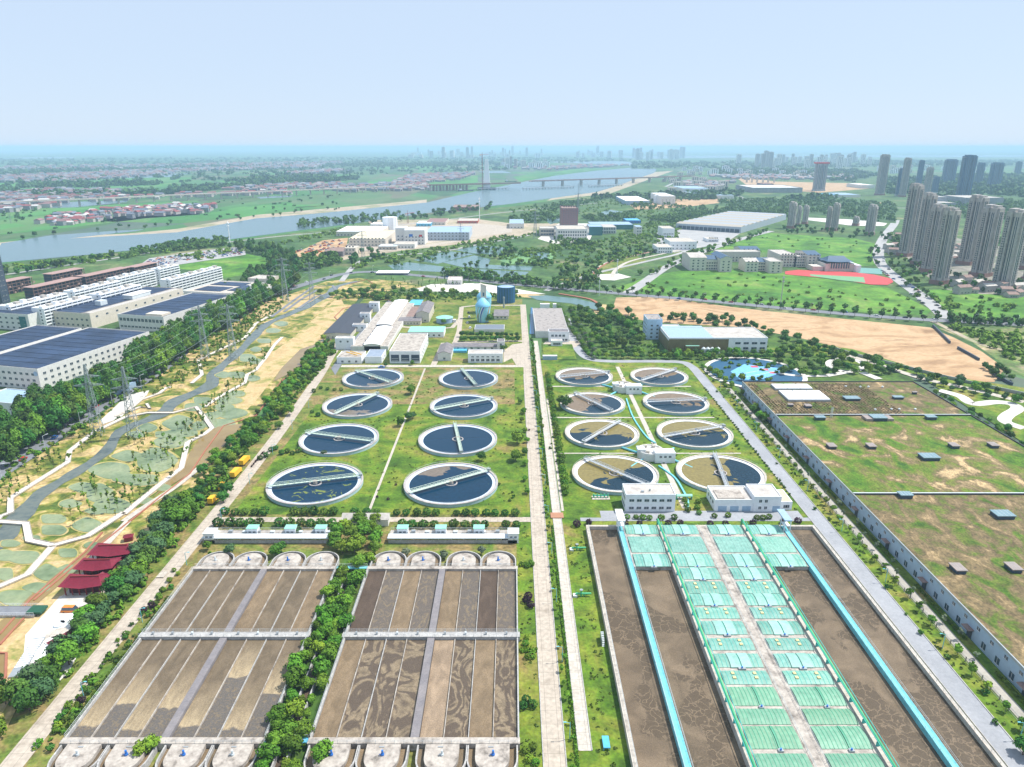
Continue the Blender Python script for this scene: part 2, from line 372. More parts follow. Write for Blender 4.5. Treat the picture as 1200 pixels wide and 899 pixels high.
TN = {'trees between the sludge basins':'basin_strip_tree','trees before the vaulted shed':'basin_strip_tree','trees of the left road belt':'belt_tree','scattered trees of the works':'broadleaf_tree',
 'trees between road and culvert':'street_tree','trees at the road edge':'street_tree','young trees by the hall fence':'young_street_tree','silvery saplings by the hall':'silver_sapling','trees before the silos':'hedge_tree','trees behind the old works':'scrub_tree',
 'trees of the grove by the large works':'grove_tree','trees lining the narrow road':'hedge_tree','trees before the large works':'hedge_tree','trees behind the large works':'grove_tree','park trees by the sports court':'park_tree','park trees by the white plaza':'park_tree',
 'bushes behind the hall parapet':'park_tree','trees around the sports court':'park_tree','trees at the bare earth corner':'grove_tree','poplars of the factory belt':'poplar_tree','trees below the car park':'poplar_tree','poplars beyond the solar roofs':'far_poplar','poplars running to the river':'far_poplar',
 'street trees':'avenue_tree','street trees behind the works':'avenue_tree'}
def tree(p, kind='broad', lm=None, name='tree', label='', cat='tree', group=None, s=1.0, js=.18, parts=True, sz=None):
    lm = lm or leafA
    if name == 'tree' and group: name = TN.get(group.split(',')[0], 'tree')
    i = R.randrange(4); k = s*(1+R.uniform(-js, js)); sc3 = (k, k, k*(sz or 1)*(1+R.uniform(-.1, .1)))
    NT[name] = NT.get(name, 0)+1
    if parts:
        o = link(name, None, None, p, R.uniform(0, 6.28), sc3); c, t = tree_meshes(kind, lm)[i]
        link('trunk', t, o); link('crown', c, o)
    else: o = link(name, onetree(kind, lm, i), None, p, R.uniform(0, 6.28), sc3)
    return tag(o, label, cat, group)
def along(pts, step, jit=.15):
    """world points at equal steps along a world polyline"""
    out = []; carry = 0
    for a, b in zip(pts[:-1], pts[1:]):
        d = (b-a).length; t = carry
        while t < d:
            q = a.lerp(b, t/d); out.append(q+Vector((R.uniform(-1,1)*jit*step, R.uniform(-1,1)*jit*step, 0))); t += step
        carry = t-d
    return out
def inside(p, poly):
    c = False; n = len(poly)
    for i in range(n):
        a, b = poly[i], poly[i-1]
        if (a[1] > p[1]) != (b[1] > p[1]) and p[0] < (b[0]-a[0])*(p[1]-a[1])/(b[1]-a[1])+a[0]: c = not c
    return c
def fill(px, n, mind=3.0, world=False):
    poly = [Vector(p) if world else W(*p) for p in px]; xs = [p.x for p in poly]; ys = [p.y for p in poly]; out = []; tries = 0
    while len(out) < n and tries < n*30:
        tries += 1; q = Vector((R.uniform(min(xs), max(xs)), R.uniform(min(ys), max(ys)), 0))
        if inside(q, poly) and all((q-o).length > mind for o in out): out.append(q)
    return out
def clump_stuff(name, spots, m, r=5, h=4.5, leaf=1.3, n=30, label='far woodland reading as one green mass', seed=3):
    """one object of kind stuff: a far-off wood nobody could count"""
    g = np.random.default_rng(seed); Vs = []
    base = [leafcloud(seed*10+i, n, r, h, h*.95, leaf, 6) for i in range(6)]
    for p in spots:
        V = base[g.integers(0, 6)].copy(); s = .6+.8*g.random(); a = g.random()*6.28
        x = V[:, 0]*math.cos(a)-V[:, 1]*math.sin(a); y = V[:, 0]*math.sin(a)+V[:, 1]*math.cos(a)
        Vs.append(np.stack([x*s+p[0], y*s+p[1], V[:, 2]*s], 1))
    return tag(link(name, cloud_mesh(name, np.concatenate(Vs), m)), label, None, None, 'stuff')
# ---------------------------------------------------------------- buildings
WIN = {}
def winmesh(wd, hh, m=None, fr=None):
    key = (round(wd, 2), round(hh, 2), (m or glass).name)
    if key not in WIN:
        mb = MB(); mb.box(-wd/2, wd/2, -.05, .0, 0, hh, 0)
        mb.box(-.04, .04, -.09, -.05, 0, hh, 1); mb.box(-wd/2-.08, wd/2+.08, -.16, -.0, -.1, -.02, 1)
        WIN[key] = mb.mesh('window', [m or glass, fr or white2])
    return WIN[key]
def windows(root, face, nx, nz, L, D, wd=1.6, hh=1.3, z0=1.2, dz=3.4, mg=1.5, m=None, name='window', x0=0, x1=None):
    """each window its own part, a few cm proud of the wall"""
    me = winmesh(wd, hh, m)
    S = L if face in 'fb' else D; x1 = S if x1 is None else x1
    for i in range(nx):
        for k in range(nz):
            s = x0+mg+(x1-x0-2*mg)*((i+.5)/nx); z = z0+k*dz
            loc, rz = {'f': ((s, -.01, z), 0), 'r': ((L+.01, s, z), math.pi/2), 'l': ((-.01, s, z), -math.pi/2), 'b': ((s, D+.01, z), math.pi)}[face]
            link(name, me, root, loc, rz)
def parapet(mb, L, D, h, t=.35, ph=.7, mi=0):
    mb.box(0, L, 0, t, h, h+ph, mi); mb.box(0, L, D-t, D, h, h+ph, mi)
    mb.box(0, t, t+.003, D-t-.003, h, h+ph, mi); mb.box(L-t, L, t+.003, D-t-.003, h, h+ph, mi)
def bldg(name, label, A, rz, L, D, h, wall=None, roof=None, wins=(), cat='building', group=None, gable=None, ph=.6, over=0, z=0, clutter=0, solarroof=None):
    wall = wall or white; roof = roof or greyroof
    o = thing(name, label, cat, (A[0], A[1], z), rz, group)
    mb = MB()
    if gable:
        # ridge along X ('x') or along Y ('y')
        gh = gable[1]
        if gable[0] == 'x': mb.add([(0,0,0),(L,0,0),(L,D,0),(0,D,0),(0,0,h),(L,0,h),(L,D,h),(0,D,h),(0,D/2,h+gh),(L,D/2,h+gh)], [(0,1,5,4),(2,3,7,6),(1,2,6,9,5),(3,0,4,8,7),(4,5,9,8),(6,7,8,9)])
        else: mb.add([(0,0,0),(L,0,0),(L,D,0),(0,D,0),(0,0,h),(L,0,h),(L,D,h),(0,D,h),(L/2,0,h+gh),(L/2,D,h+gh)], [(0,1,5,8,4),(2,3,7,9,6),(1,2,6,5),(3,0,4,7),(4,8,9,7),(5,6,9,8)])
        mb.build('wall', wall, o)
        r = MB(); e = .5; t = .18; kx = gh/(D/2) if gable[0] == 'x' else gh/(L/2)
        if gable[0] == 'x': pr = [(-e, h-kx*e), (D/2, h+gh), (D+e, h-kx*e)]; vs = [(x, y, zz+dz) for x in (-e, L+e) for dz in (.03, t) for y, zz in pr]
        else: pr = [(-e, h-kx*e), (L/2, h+gh), (L+e, h-kx*e)]; vs = [(y, x, zz+dz) for x in (-e, D+e) for dz in (.03, t) for y, zz in pr]
        r.add(vs, [(3,4,10,9),(4,5,11,10),(0,6,7,1),(1,7,8,2),(0,1,4,3),(1,2,5,4),(6,9,10,7),(7,10,11,8),(0,3,9,6),(2,8,11,5)])
        r.build('roof', roof, o)
    else:
        mb.box(0, L, 0, D, 0, h); 
        if ph: parapet(mb, L, D, h, .3 if L > 4 else .12, ph)
        mb.build('wall', wall, o)
        e = .303 if ph else -over
        MB().box(e, L-e, e, D-e, h-.1 if not ph else h-.2, h+.06).build('roof', roof, o)
    for q in wins: windows(o, q[0], q[1], q[2], L, D, **(q[3] if len(q) > 3 else {}))
    for i in range(clutter):
        x = R.uniform(1.5, max(1.6, L-3)); y = R.uniform(1.5, max(1.6, D-3)); a = R.uniform(.6, 1.6)
        MB().box(x, x+a, y, y+a*.8, h+.07, h+.07+R.uniform(.6, 1.3)).build('roof_unit', metal, o)
    o['dims'] = (L, D, h); del o['dims']
    return o
def bpx(name, label, xl, xr, yb, yr, ybk, wall=None, roof=None, wins=(), rot=0, **k):
    """a building from where its front foot, front eave and back eave are seen"""
    A = W(xl, yb); B = W(xr, yb); h = max(1.5, HY(A.y, yr)); D = max(2, W(600, ybk, h).y-A.y); L = (B-A).length
    return bldg(name, label, A, rot, L, D, h, wall, roof, wins, **k)
# ================================================================ the works: ground and roads
def Y(py, z=0): return W(600, py, z).y
def X(px, py, z=0): return W(px, py, z).x
rect('ground', -45000, 45000, -300, 60000, farm, 0, label=None)
rect('lawn', -143, 13, 130, 500, dry, .05)
rect('lawn', -120, 8, 272, 410, lawn, .08)
rect('lawn', 1.8, 8, 130, 500, lawn, .085)
rect('lawn', 14, 135, 110, 505, lawn, .08)
rect('lawn', 133, 147, 100, 470, lawn, .08)
patch('lawn', [(392,432),(560,431),(612,424),(612,345),(560,342),(470,335),(430,345),(372,420)], grass, .085)
patch('lawn', [(634,425),(812,428),(872,448),(1075,448),(1010,405),(900,385),(745,372),(690,352),(636,350)], weeds, .06)
# roads of the works
road('road', [Vector((11,120,0)),Vector((11,300,0)),Vector((11,480,0)),Vector((11,640,0)),Vector((11,700,0))], 5.6, conc, .16, sm=False)
road('road', [Vector((19.2,146,0)),Vector((19.2,345,0)),Vector((19.2,560,0))], 3.4, slab, .17, sm=False)
road('road', [Vector((-127.8,100,0)),Vector((-127.6,200,0)),Vector((-127.4,300,0)),Vector((-129,380,0)),Vector((-133,470,0)),Vector((-137,520,0)),Vector((-141,600,0)),Vector((-137,700,0))], 6.3, conc, .15)
rect('road', -124.5, 8.3, Y(612), Y(606.5), conc, .152)
rect('path', -123, 8.2, Y(430.5), Y(428), slab, .13)
rect('road', 29, 127, Y(611), Y(607), greyroad, .13)
pr = road('road', [Vector((129.8,90,0)),Vector((129.8,260,0)),Vector((129.8,400,0)),Vector((129.8,470,0)),Vector((128.6,490,0)),Vector((123,500,0)),Vector((100,502,0)),Vector((72,502,0)),Vector((58,508,0)),Vector((52,530,0)),Vector((50,570,0)),Vector((50,640,0))], 6.6, greyroad, .14)
rect('path', 21.5, 22.6, 275, 420, slab, .12)
for px in ((447,440,415,600),(487,432,487,600)): pass
rect('path', -62.6, -61.4, Y(602), Y(432), slab, .12)
rect('path', 74.3, 77, Y(596), Y(430), slab, .12)
for py in (462, 452.5, 489, 531):
    if py != 462: rect('path', 22.6, 118, Y(py+1.1), Y(py), slab, .125)
rect('forecourt', 38, 124, Y(608), Y(599), greyroad, .125)
patch('path', [(388,432),(412,400),(455,352),(459,354),(424,395),(400,428),(393,440)], asphalt, .17)
# circulation roads round the silo
for q in ([(541,360),(538,388),(533,403)], [(541,360),(560,358),(611,358)], [(470,383),(505,386),(530,384),(541,372)], [(530,402),(575,400),(612,400)], [(520,402),(514,415),(508,428)]):
    road('path', q, 4.2, conc, .14, sm=False)
patch('forecourt', [(590,412),(600,404),(614,402),(616,428),(606,430),(600,420),(590,425)], conc, .13)
patch('forecourt', [(636,404),(640,400),(690,400),(672,408),(662,410),(637,410)], conc, .13)
for nm_, xs, ya, yb in (('kerb',(8.05,13.95),120,470),('kerb',(17.45,20.95),146,545),('kerb',(126.4,133.2),90,470)):
    for x in xs: tag(MB().box(x-.13, x+.13, ya, yb, 0, .34).build(nm_, wallconc), None, None, None, 'structure')
# small bridge slab over the culvert
MB().box(16.5, 22, Y(608), Y(602), 0, .55).build('footbridge', paint('brick_deck', (.40,.20,.12)))
tag(bpy.data.objects['footbridge'], 'brick red slab bridge crossing the pale culvert strip', 'bridge')
# ================================================================ sludge materials
def sludge(name, kind, a=.2, base=(.142,.108,.070), tan=(.31,.24,.155), dark=(.09,.068,.05), seed=0., ln=48.):
    m = bpy.data.materials.new(name); m.use_nodes = True; n = m.node_tree.nodes; L = m.node_tree.links; b = n['Principled BSDF']
    b.inputs['Roughness'].default_value = .5; b.inputs['Specular IOR Level'].default_value = .16
    pos = n.new('ShaderNodeNewGeometry').outputs['Position']
    def noise(s, det=6, dist=0., st=(1,1,1), off=0.):
        mp = n.new('ShaderNodeMapping'); mp.inputs['Scale'].default_value = st; mp.inputs['Location'].default_value = (off+seed, off*2, seed); L.new(pos, mp.inputs[0])
        q = n.new('ShaderNodeTexNoise'); q.inputs['Scale'].default_value = s; q.inputs['Detail'].default_value = det; q.inputs['Distortion'].default_value = dist; L.new(mp.outputs[0], q.inputs['Vector']); return q.outputs[0]
    def ramp(x, stops):
        r = n.new('ShaderNodeValToRGB'); e = r.color_ramp.elements
        for i, (p, c) in enumerate(stops):
            c = tuple(c)+(1,) if isinstance(c, tuple) else (c, c, c, 1)
            if i < 2: e[i].position = p; e[i].color = c
            else: e.new(p).color = c
        L.new(x, r.inputs[0]); return r.outputs[0]
    def mix(f, c1, c2):
        q = n.new('ShaderNodeMix'); q.data_type = 'RGBA'
        for i, v in ((0, f), (6, c1), (7, c2)):
            if hasattr(v, 'links'): L.new(v, q.inputs[i])
            elif isinstance(v, tuple): q.inputs[i].default_value = v+(1,)
            else: q.inputs[i].default_value = v
        return q.outputs[2]
    d = lambda c, k: tuple(x*k for x in c)
    plain = ramp(noise(.35, 9, .8, (1,.45,1)), [(.3, d(base,.78)), (.5, base), (.68, d(base,1.25))])
    grain = ramp(noise(3.5, 4), [(.35, .8), (.65, 1.2)])
    if kind == 'plain': col = plain
    elif kind == 'swirl':
        s = ramp(noise(.11, 7, 1.1, (1,.6,1)), [(.37, 0.), (.40, .9), (.45, .8), (.475, .0), (.53, 0.), (.55, .9), (.59, .7), (.62, 0.)])
        col = mix(s, d(dark, 1.1), mix(ramp(noise(.5, 6, 1.5), [(.4, 0.), (.6, 1.)]), d(tan, .6), d(tan, .85)))
    elif kind == 'mottle':
        s = ramp(noise(.4, 8, 2.5, (1,.5,1)), [(.5, 0.), (.62, .9)]); col = mix(s, (.12,.10,.083), d(tan, .62))
    elif kind == 'crack':
        v = n.new('ShaderNodeTexVoronoi'); v.feature = 'DISTANCE_TO_EDGE'; v.inputs['Scale'].default_value = .33
        vm = n.new('ShaderNodeVectorMath'); vm.operation = 'ADD'; nn = n.new('ShaderNodeTexNoise'); nn.inputs['Scale'].default_value = .22; nn.inputs['Detail'].default_value = 3; L.new(pos, nn.inputs['Vector'])
        sc_ = n.new('ShaderNodeVectorMath'); sc_.operation = 'SCALE'; sc_.inputs['Scale'].default_value = 7; L.new(nn.outputs['Color'], sc_.inputs[0])
        L.new(pos, vm.inputs[0]); L.new(sc_.outputs[0], vm.inputs[1]); L.new(vm.outputs[0], v.inputs['Vector'])
        cells = mix(ramp(v.outputs['Distance'], [(.015, 0.), (.06, 1.)]), d(base, 1.15), d(base, .62))
        mask = ramp(noise(.055, 5, .6, (1,.8,1)), [(.49, 0.), (.515, 1.)])
        col = mix(mask, ramp(noise(.09, 9, 1.2), [(.3, d(base,.72)), (.5, d(base,1.0)), (.65, d(base,1.25))]), cells)
    elif kind == 'foam':
        tc = n.new('ShaderNodeTexCoord'); sx = n.new('ShaderNodeSeparateXYZ'); L.new(tc.outputs['Object'], sx.inputs[0])
        yv = n.new('ShaderNodeMath'); yv.operation = 'MULTIPLY'; yv.inputs[1].default_value = 1/ln; L.new(sx.outputs[1], yv.inputs[0])
        nz = n.new('ShaderNodeMath'); nz.operation = 'MULTIPLY_ADD'; nz.inputs[1].default_value = .13; L.new(noise(.22, 4, .4), nz.inputs[0]); L.new(yv.outputs[0], nz.inputs[2])
        y = nz.outputs[0]; o = .065
        turb = mix(ramp(noise(.5, 7, 3.), [(.5, 0.), (.64, .8)]), (.115,.102,.09), d(tan, .6))
        foam = ramp(y, [(a+o, (1.,1.,1.)), (a+o+.14, (.5,.5,.5)), (a+o+.36, (0.,0.,0.))])
        streak = mix(ramp(noise(1.2, 4, .5, (1,.2,1)), [(.35, .55), (.6, 1.)]), (0.,0.,0.), foam)
        up = mix(streak, plain, (.40,.315,.195))
        col = mix(ramp(y, [(a+o-.012, 0.), (a+o+.004, 1.)]), turb, up)
    vm = n.new('ShaderNodeVectorMath'); vm.operation = 'MULTIPLY'; L.new(col, vm.inputs[0]); L.new(grain, vm.inputs[1])
    L.new(vm.outputs[0], b.inputs['Base Color'])
    bu = n.new('ShaderNodeBump'); bu.inputs['Strength'].default_value = .35; bu.inputs['Distance'].default_value = .1; L.new(noise(2.2, 4), bu.inputs['Height']); L.new(bu.outputs[0], b.inputs['Normal'])
    return m
sl_plain = sludge('sludge_brown', 'plain')
sl_warm = sludge('sludge_warm', 'plain', base=(.192,.14,.086), seed=4.)
sl_dark = sludge('sludge_dark', 'plain', base=(.085,.060,.043), seed=9.)
sl_tan = sludge('sludge_tan', 'plain', base=(.27,.20,.135), seed=13.)
sl_swirl = [sludge('sludge_swirl', 'swirl', seed=s) for s in (0., 31., 57.)]
sl_mot = sludge('sludge_mottled', 'mottle')
sl_crack = [sludge('sludge_crust', 'crack', base=(.155,.115,.075), tan=(.50,.36,.22), seed=s) for s in (0., 77.)]
sl_foam = {a: sludge('sludge_foam', 'foam', a=a, seed=a*50) for a in (.08, .1, .24, .27, .36, .5)}
rail = paint('railing_metal', (.50,.54,.55), rough=.5)
def railing(par, p, q, z, h=1.05, step=2.4, m=None):
    mb = MB(); p, q = Vector((p[0], p[1], z)), Vector((q[0], q[1], z)); n = max(1, int((q-p).length/step)); up = Vector((0,0,h))
    for i in range(n+1): a = p.lerp(q, i/n); mb.bar(a, a+up, .045)
    mb.bar(p+up, q+up, .05); mb.bar(p+up*.5, q+up*.5, .035)
    return mb.build('railing', m or rail, par)
# ---------------------------------------------------------------- the two long settling basins (left of the road)
def pump(mb, x, y, z):
    mb.cyl(x, y, z, z+.5, .45, n=10); mb.cyl(x, y, z+.5, z+1.5, .28, n=10)
    mb.bar((x, y, z+.35), (x+.9, y+.1, z+.35), .14)
def chamber(x0, x1, ye, sgn, label, pumpm):
    """half-round end chamber with its D shaped slab; sgn +1 beyond the basin, -1 this side"""
    c = (x0+x1)/2; Rr = (x1-x0)/2-.15; st = 4.5
    o = thing('distribution_chamber', label, 'chamber', (c, ye, 0), 0 if sgn > 0 else math.pi, 'half-round chambers at the ends of the settling basins')
    n = 22; arc = [(Rr*math.cos(math.pi*i/n), st+Rr*math.sin(math.pi*i/n)) for i in range(n+1)]
    outer = [(Rr, .4)]+arc+[(-Rr, .4)]; mb = MB(); ribbon_mb(mb, [Vector((a, b, 0)) for a, b in outer], .4, 0, 2.1); mb.build('chamber_wall', wallconc, o)
    mb = MB(); mb.prism([(Rr-.2, .35)]+[(x*.97, y) for x, y in arc]+[(-Rr+.2, .35)], .1, .9); mb.build('channel_water', sl_warm if pumpm is bluep else sl_plain, o)
    r2 = 4.4; arc2 = [(r2*math.cos(math.pi*i/n), 4.6+r2*math.sin(math.pi*i/n)) for i in range(n+1)]
    MB().prism([(r2, .35)]+arc2+[(-r2, .35)], 1.2, 2.35).build('slab', oldconc, o)
    mb = MB(); pump(mb, -.2, 3.9, 2.35); mb.build('pump', pumpm, o)
    MB().box(-.25, 1.1, 1.2, 1.5, 2.36, 2.5).build('hatch', metal, o)
    return o
def basin(x0, x1, nm, lanes_near, lanes_far, edge):
    y0, y1 = Y(868, 2.2), Y(667, 2.2); ym = Y(744, 2.2); z = 2.2; zs = 1.35
    o = thing('settling_basin', nm, 'basin', ((x0+x1)/2, y0, 0), 0, 'long brown settling basins'); ox, oy = (x0+x1)/2, y0
    def bx(name, a, b, c, d, z0, z1, m): return MB().box(a-ox, b-ox, c-oy, d-oy, z0, z1).build(name, m, o)
    bx('outer_wall', x0-.45, x0, y0+1, y1, 0, z, wallconc); bx('outer_wall', x1, x1+.45, y0+1, y1, 0, z, wallconc)
    bx('end_walkway', x0-.6, x1+.6, y0-1.1, y0+1, 0, z+.12, oldconc); bx('end_walkway', x0-.6, x1+.6, y1, y1+2, 0, z+.12, oldconc)
    bx('cross_walkway', x0-1.2, x1+1, ym-1.3, ym+1.3, zs-.6, z+.25, wallconc)
    xm = (x0+x1)/2; bx('centre_walkway', xm-1.1, xm+1.1, y0+1, ym-1.31, 0, z+.1, mat('grey_deck'+nm[:3], [(.17,.16,.17),(.24,.22,.22)], .3, fine=.1)); bx('centre_walkway', xm-1.1, xm+1.1, ym+1.31, y1, 0, z+.1, bpy.data.materials['grey_deck'+nm[:3]])
    lw = (xm-1.1-x0)/4
    for k in range(8):
        a = x0+k*lw if k < 4 else xm+1.1+(k-4)*lw; b = a+lw
        if k not in (3, 7):
            for c, d in ((y0+1, ym-1.31), (ym+1.31, y1)): bx('divider_wall', b-.1, b+.1, c, d, 0, z-.3, wallconc if k % 2 else oldconc)
        for c, d, ms in ((y0+1, ym-1.31, lanes_near), (ym+1.31, y1, lanes_far)):
            w_ = MB().box(0, b-a-.27, 0, d-c, 0, zs).build('sludge_surface', ms[k], o, (a+.135-ox, c-oy, 0))
        # skimming valves on the cross walkway
        mb = MB(); cx = (a+b)/2-ox; mb.box(cx-.3, cx+.3, ym-oy-.3, ym-oy+.3, z+.25, z+1.1); mb.bar((cx, ym-oy+.8, z+.2), (cx, ym-oy+.8, z+1.7), .08); mb.build('valve_post', [metal, steel, orange][(k*5) % 3] if k in (2, 5) else metal, o)
    for yy in (ym-1.2, ym+1.2): railing(o, (x0-1-ox, yy-oy), (x1+1-ox, yy-oy), z+.25)
    for yy in (y0-1, y1+1.9): railing(o, (x0-ox, yy-oy), (x1-ox, yy-oy), z+.12)
    railing(o, (x0-.3-ox, y0-oy+1), (x0-.3-ox, y1-oy), z); railing(o, (x1+.3-ox, y0-oy+1), (x1+.3-ox, y1-oy), z)
    ord_ = ['outermost', 'second', 'third', 'fourth']
    for i in range(4):
        a = x0+i*2*lw + (2.2 if i > 1 else 0); b = a+2*lw
        bl = bluep if (i+edge) % 3 else steel
        pc = 'blue pump' if bl is bluep else 'grey pump'
        chamber(a, b, y1+1.7, 1, f'half-round chamber with {pc} at far end of {nm}, {["first","second","third","fourth"][i]} from left', bl)
        chamber(a, b, y0-.9, -1, f'half-round chamber with {pc} at near end of {nm}, {["first","second","third","fourth"][i]} from left', bl)
    return o, lw
basin(-117.6, -65.4, 'left brown settling basin', [sl_foam[.1], sl_foam[.27], sl_foam[.08], sl_foam[.24], sl_foam[.1], sl_foam[.5], sl_foam[.08], sl_foam[.36]], [sl_plain]*4+[sl_warm, sl_plain, sl_plain, sl_warm], 0)
basin(-52.9, 1.5, 'right brown settling basin', [sl_warm, sl_swirl[0], sl_swirl[1], sl_swirl[2], sl_tan, sl_swirl[1], sl_warm, sl_swirl[0]], [sl_dark, sl_mot, sl_warm, sl_mot, sl_warm, sl_mot, sl_dark, sl_mot], 1)
for o in bpy.data.objects:
    if o.name.startswith('settling_basin'): o['label'] = 'long settling basin of brown sludge with tan foam near its close end' if 'left' in o['label'] else 'long settling basin of swirled tan and dark sludge beside central road'
# median between them: sunken channel walls, footbridges
rect('ground_cover', -65, -53.4, 100, 240, weeds, .1)
for x in (-60.6, -57.6):
    tag(MB().box(x-.2, x+.2, 132, 226, 0, 1.8).build('channel_wall', wallconc), 'grey concrete channel wall among trees, %s of the pair' % ('leftmost' if x < -60 else 'rightmost'), 'wall')
rect('channel_water', -60.4, -57.8, 132, 226, sl_dark, .2)
for yy, m in ((Y(868, 2.2), cyanp), (Y(667, 2.2)+1, turq)):
    o = thing('footbridge', 'pale turquoise footbridge linking the %s ends of the two basins' % ('near' if yy < 200 else 'far'), 'bridge', (-59.2, yy, 0))
    MB().box(-5.6, 5.6, -.8, .8, 2.0, 2.35).build('deck', m, o); railing(o, (-5.6, -.75), (5.6, -.75), 2.35); railing(o, (-5.6, .75), (5.6, .75), 2.35)
# long gallery rows behind the basins
for xl, xr, nh, lab in ((238, 388, (205, 250, 292, 338, 385), 'left'), (455, 606, (455, 478, 512, 562), 'right')):
    y0 = Y(637); A = X(xl, 637); B = X(xr, 637)
    o = thing('pipe_gallery', f'long low pale gallery roof behind the {"leafy left" if lab == "left" else "swirled sludge"} basin, lined with small housings', 'gallery', (A, y0, 0), 0, 'long pipe galleries')
    L_ = B-A; MB().box(0, L_, 0, .3, 0, 1.5).box(0, L_, 3.4, 3.7, 0, 2.2).build('gallery_wall', wallconc, o)
    MB().box(-.2, L_+.2, -.4, 3.2, 2.3, 2.6).build('roof', steel, o)
    MB().box(0, L_, 3.8, 7.2, 0, 2.0).build('deck', oldconc, o)
    mb = MB()
    for i in range(int(L_/5)+1): mb.box(i*5, i*5+.3, -.1, .2, 1.5, 2.3)
    mb.build('post_row', wallconc, o)
    railing(o, (0, 7.1), (L_, 7.1), 2.0); railing(o, (0, 3.9), (L_, 3.9), 2.0)
    for i in range(9):
        x = 3+i*(L_-6)/8; MB().box(x, x+1.6, 4.6, 5.8, 2.0, 2.7+.3*(i % 2)).build('valve_box', metal if i % 2 else steel, o)
    hx = [0.5, L_*.32, L_*.62, L_*.86] if lab == 'left' else [L_*.06, L_*.36, L_*.66, L_*.93]
    for i, x in enumerate(hx):
        big = (lab == 'left' and i == 0) or (lab == 'right' and i == 3)
        h_ = thing('gate_housing', f'{"tall " if big else "small "}white housing with mint roof on the {lab} gallery, {["first","second","third","last"][i]} along it', 'housing', (A+x, y0+(0 if big else 4), 0), 0, 'white housings on the galleries')
        MB().box(0, 4.2, 0, 4.4 if big else 3, 0, 4.3).build('wall', white, h_); MB().box(-.2, 4.4, -.2, 4.6 if big else 3.2, 4.3, 4.5).build('roof', greenroof if not big else steel, h_)
        windows(h_, 'f', 2, 1, 4.2, 3, wd=.9, hh=.8, z0=2.4, mg=.4)
bpx('store_shed', 'long grey vaulted store shed among trees beside the hedge row', 402, 455, 617, 608.5, 601.5, white2, greyroof, gable=('x', 1.4), cat='shed')
# ---------------------------------------------------------------- covered basins (right of the road)
bx0, bx1 = 31.2, 123.4; by0, by1 = 122, Y(617, 2.4); zt = 2.4; zq = .9
cb = thing('aeration_basin', 'wide aeration basin with open brown lanes and turquoise walkways beside the right road', 'basin', (bx0, by0, 0))
def cbx(name, a, b, c, d, z0, z1, m): return MB().box(a-bx0, b-bx0, c-by0, d-by0, z0, z1).build(name, m, cb)
yd = Y(664, 2.4)
cbx('outer_wall', bx0-.8, bx0+.3, by0, by1, 0, zt, slab); cbx('outer_wall', bx1-.3, bx1+.8, by0, by1, 0, zt, slab)
cbx('end_wall', bx0-.8, bx1+.8, by1, by1+1.2, 0, zt+.02, slab)
cbx('centre_deck', 75.8, 79.4, by0, by1, 0, zt+.05, oldconc)
cbx('cover_deck', 61, 75.8, by0, by1, 0, zt-.05, oldconc); cbx('cover_deck', 79.4, 94.2, by0, by1, 0, zt-.05, oldconc)
cbx('cover_deck', 45.2, 59.4, yd, by1, 0, zt-.05, oldconc); cbx('cover_deck', 95.8, 110, yd, by1, 0, zt-.05, oldconc)
cbx('lane_wall', 59.4, 61, by0, by1, 0, zt, slab); cbx('lane_wall', 94.2, 95.8, by0, by1, 0, zt, slab)
cbx('turquoise_walkway', 43.2, 45.0, by0, by1, 0, zt+.35, turq); cbx('turquoise_walkway', 110.2, 112, by0, by1, 0, zt+.35, turq)
cbx('sludge_surface', 31.5, 43.21, by0, by1, 0, zq, sl_crack[0]); cbx('sludge_surface', 44.99, 59.4, by0, yd, 0, zq, sl_crack[1])
cbx('sludge_surface', 95.8, 110.21, by0, yd, 0, zq, sl_crack[0]); cbx('sludge_surface', 111.99, 123.1, by0, by1, 0, zq, sl_crack[1])
for xx, zz in ((43.05, .35), (45.15, .35), (110.05, .35), (112.15, .35), (31.4, 0), (123.2, 0), (75.9, .05), (79.3, .05)): railing(cb, (xx-bx0, 0), (xx-bx0, by1-by0), zt+zz, step=3.5)
mint = mat('mint_cover', [(.13,.31,.25),(.22,.40,.33)], .2, rough=.5, fine=.16, fscale=.7, vari=.13, spec=.4)
mintl = mat('pale_mint_cover', [(.21,.43,.36),(.30,.50,.43)], .3, rough=.5, fine=.12, fscale=.8, vari=.13, spec=.4)
gcov = mat('green_cover', [(.13,.30,.195),(.20,.37,.25)], .2, rough=.55, fine=.16, fscale=.7, vari=.13, spec=.4)
mintd = paint('mint_cover_seam', (.10,.40,.34), rough=.5); gcovd = paint('green_cover_seam', (.09,.33,.21), rough=.5)
tanp = paint('tan_skylight', (.62,.52,.26))
def vault(mb, x0, x1, y0, y1, z, rise, n=8, mi=0, lift=0.):
    L_ = y1-y0; pr = [(y0+L_*i/n, z+lift+rise*math.sin(math.pi*(.08+.84*i/n))) for i in range(n+1)]
    vs = [(x0, y, q) for y, q in pr]+[(x1, y, q) for y, q in pr]+[(x0, y0, z), (x0, y1, z), (x1, y0, z), (x1, y1, z)]
    k = n+1; fs = [(i, k+i, k+i+1, i+1) for i in range(n)]
    fs += [(0, 2*k, 2*k+2, k), (n, k+n, 2*k+3, 2*k+1), tuple([2*k]+list(range(0, k))+[2*k+1])[::-1], tuple([2*k+2]+list(range(k, 2*k))+[2*k+3])]
    return mb.add(vs, fs, mi)
covn = [0]
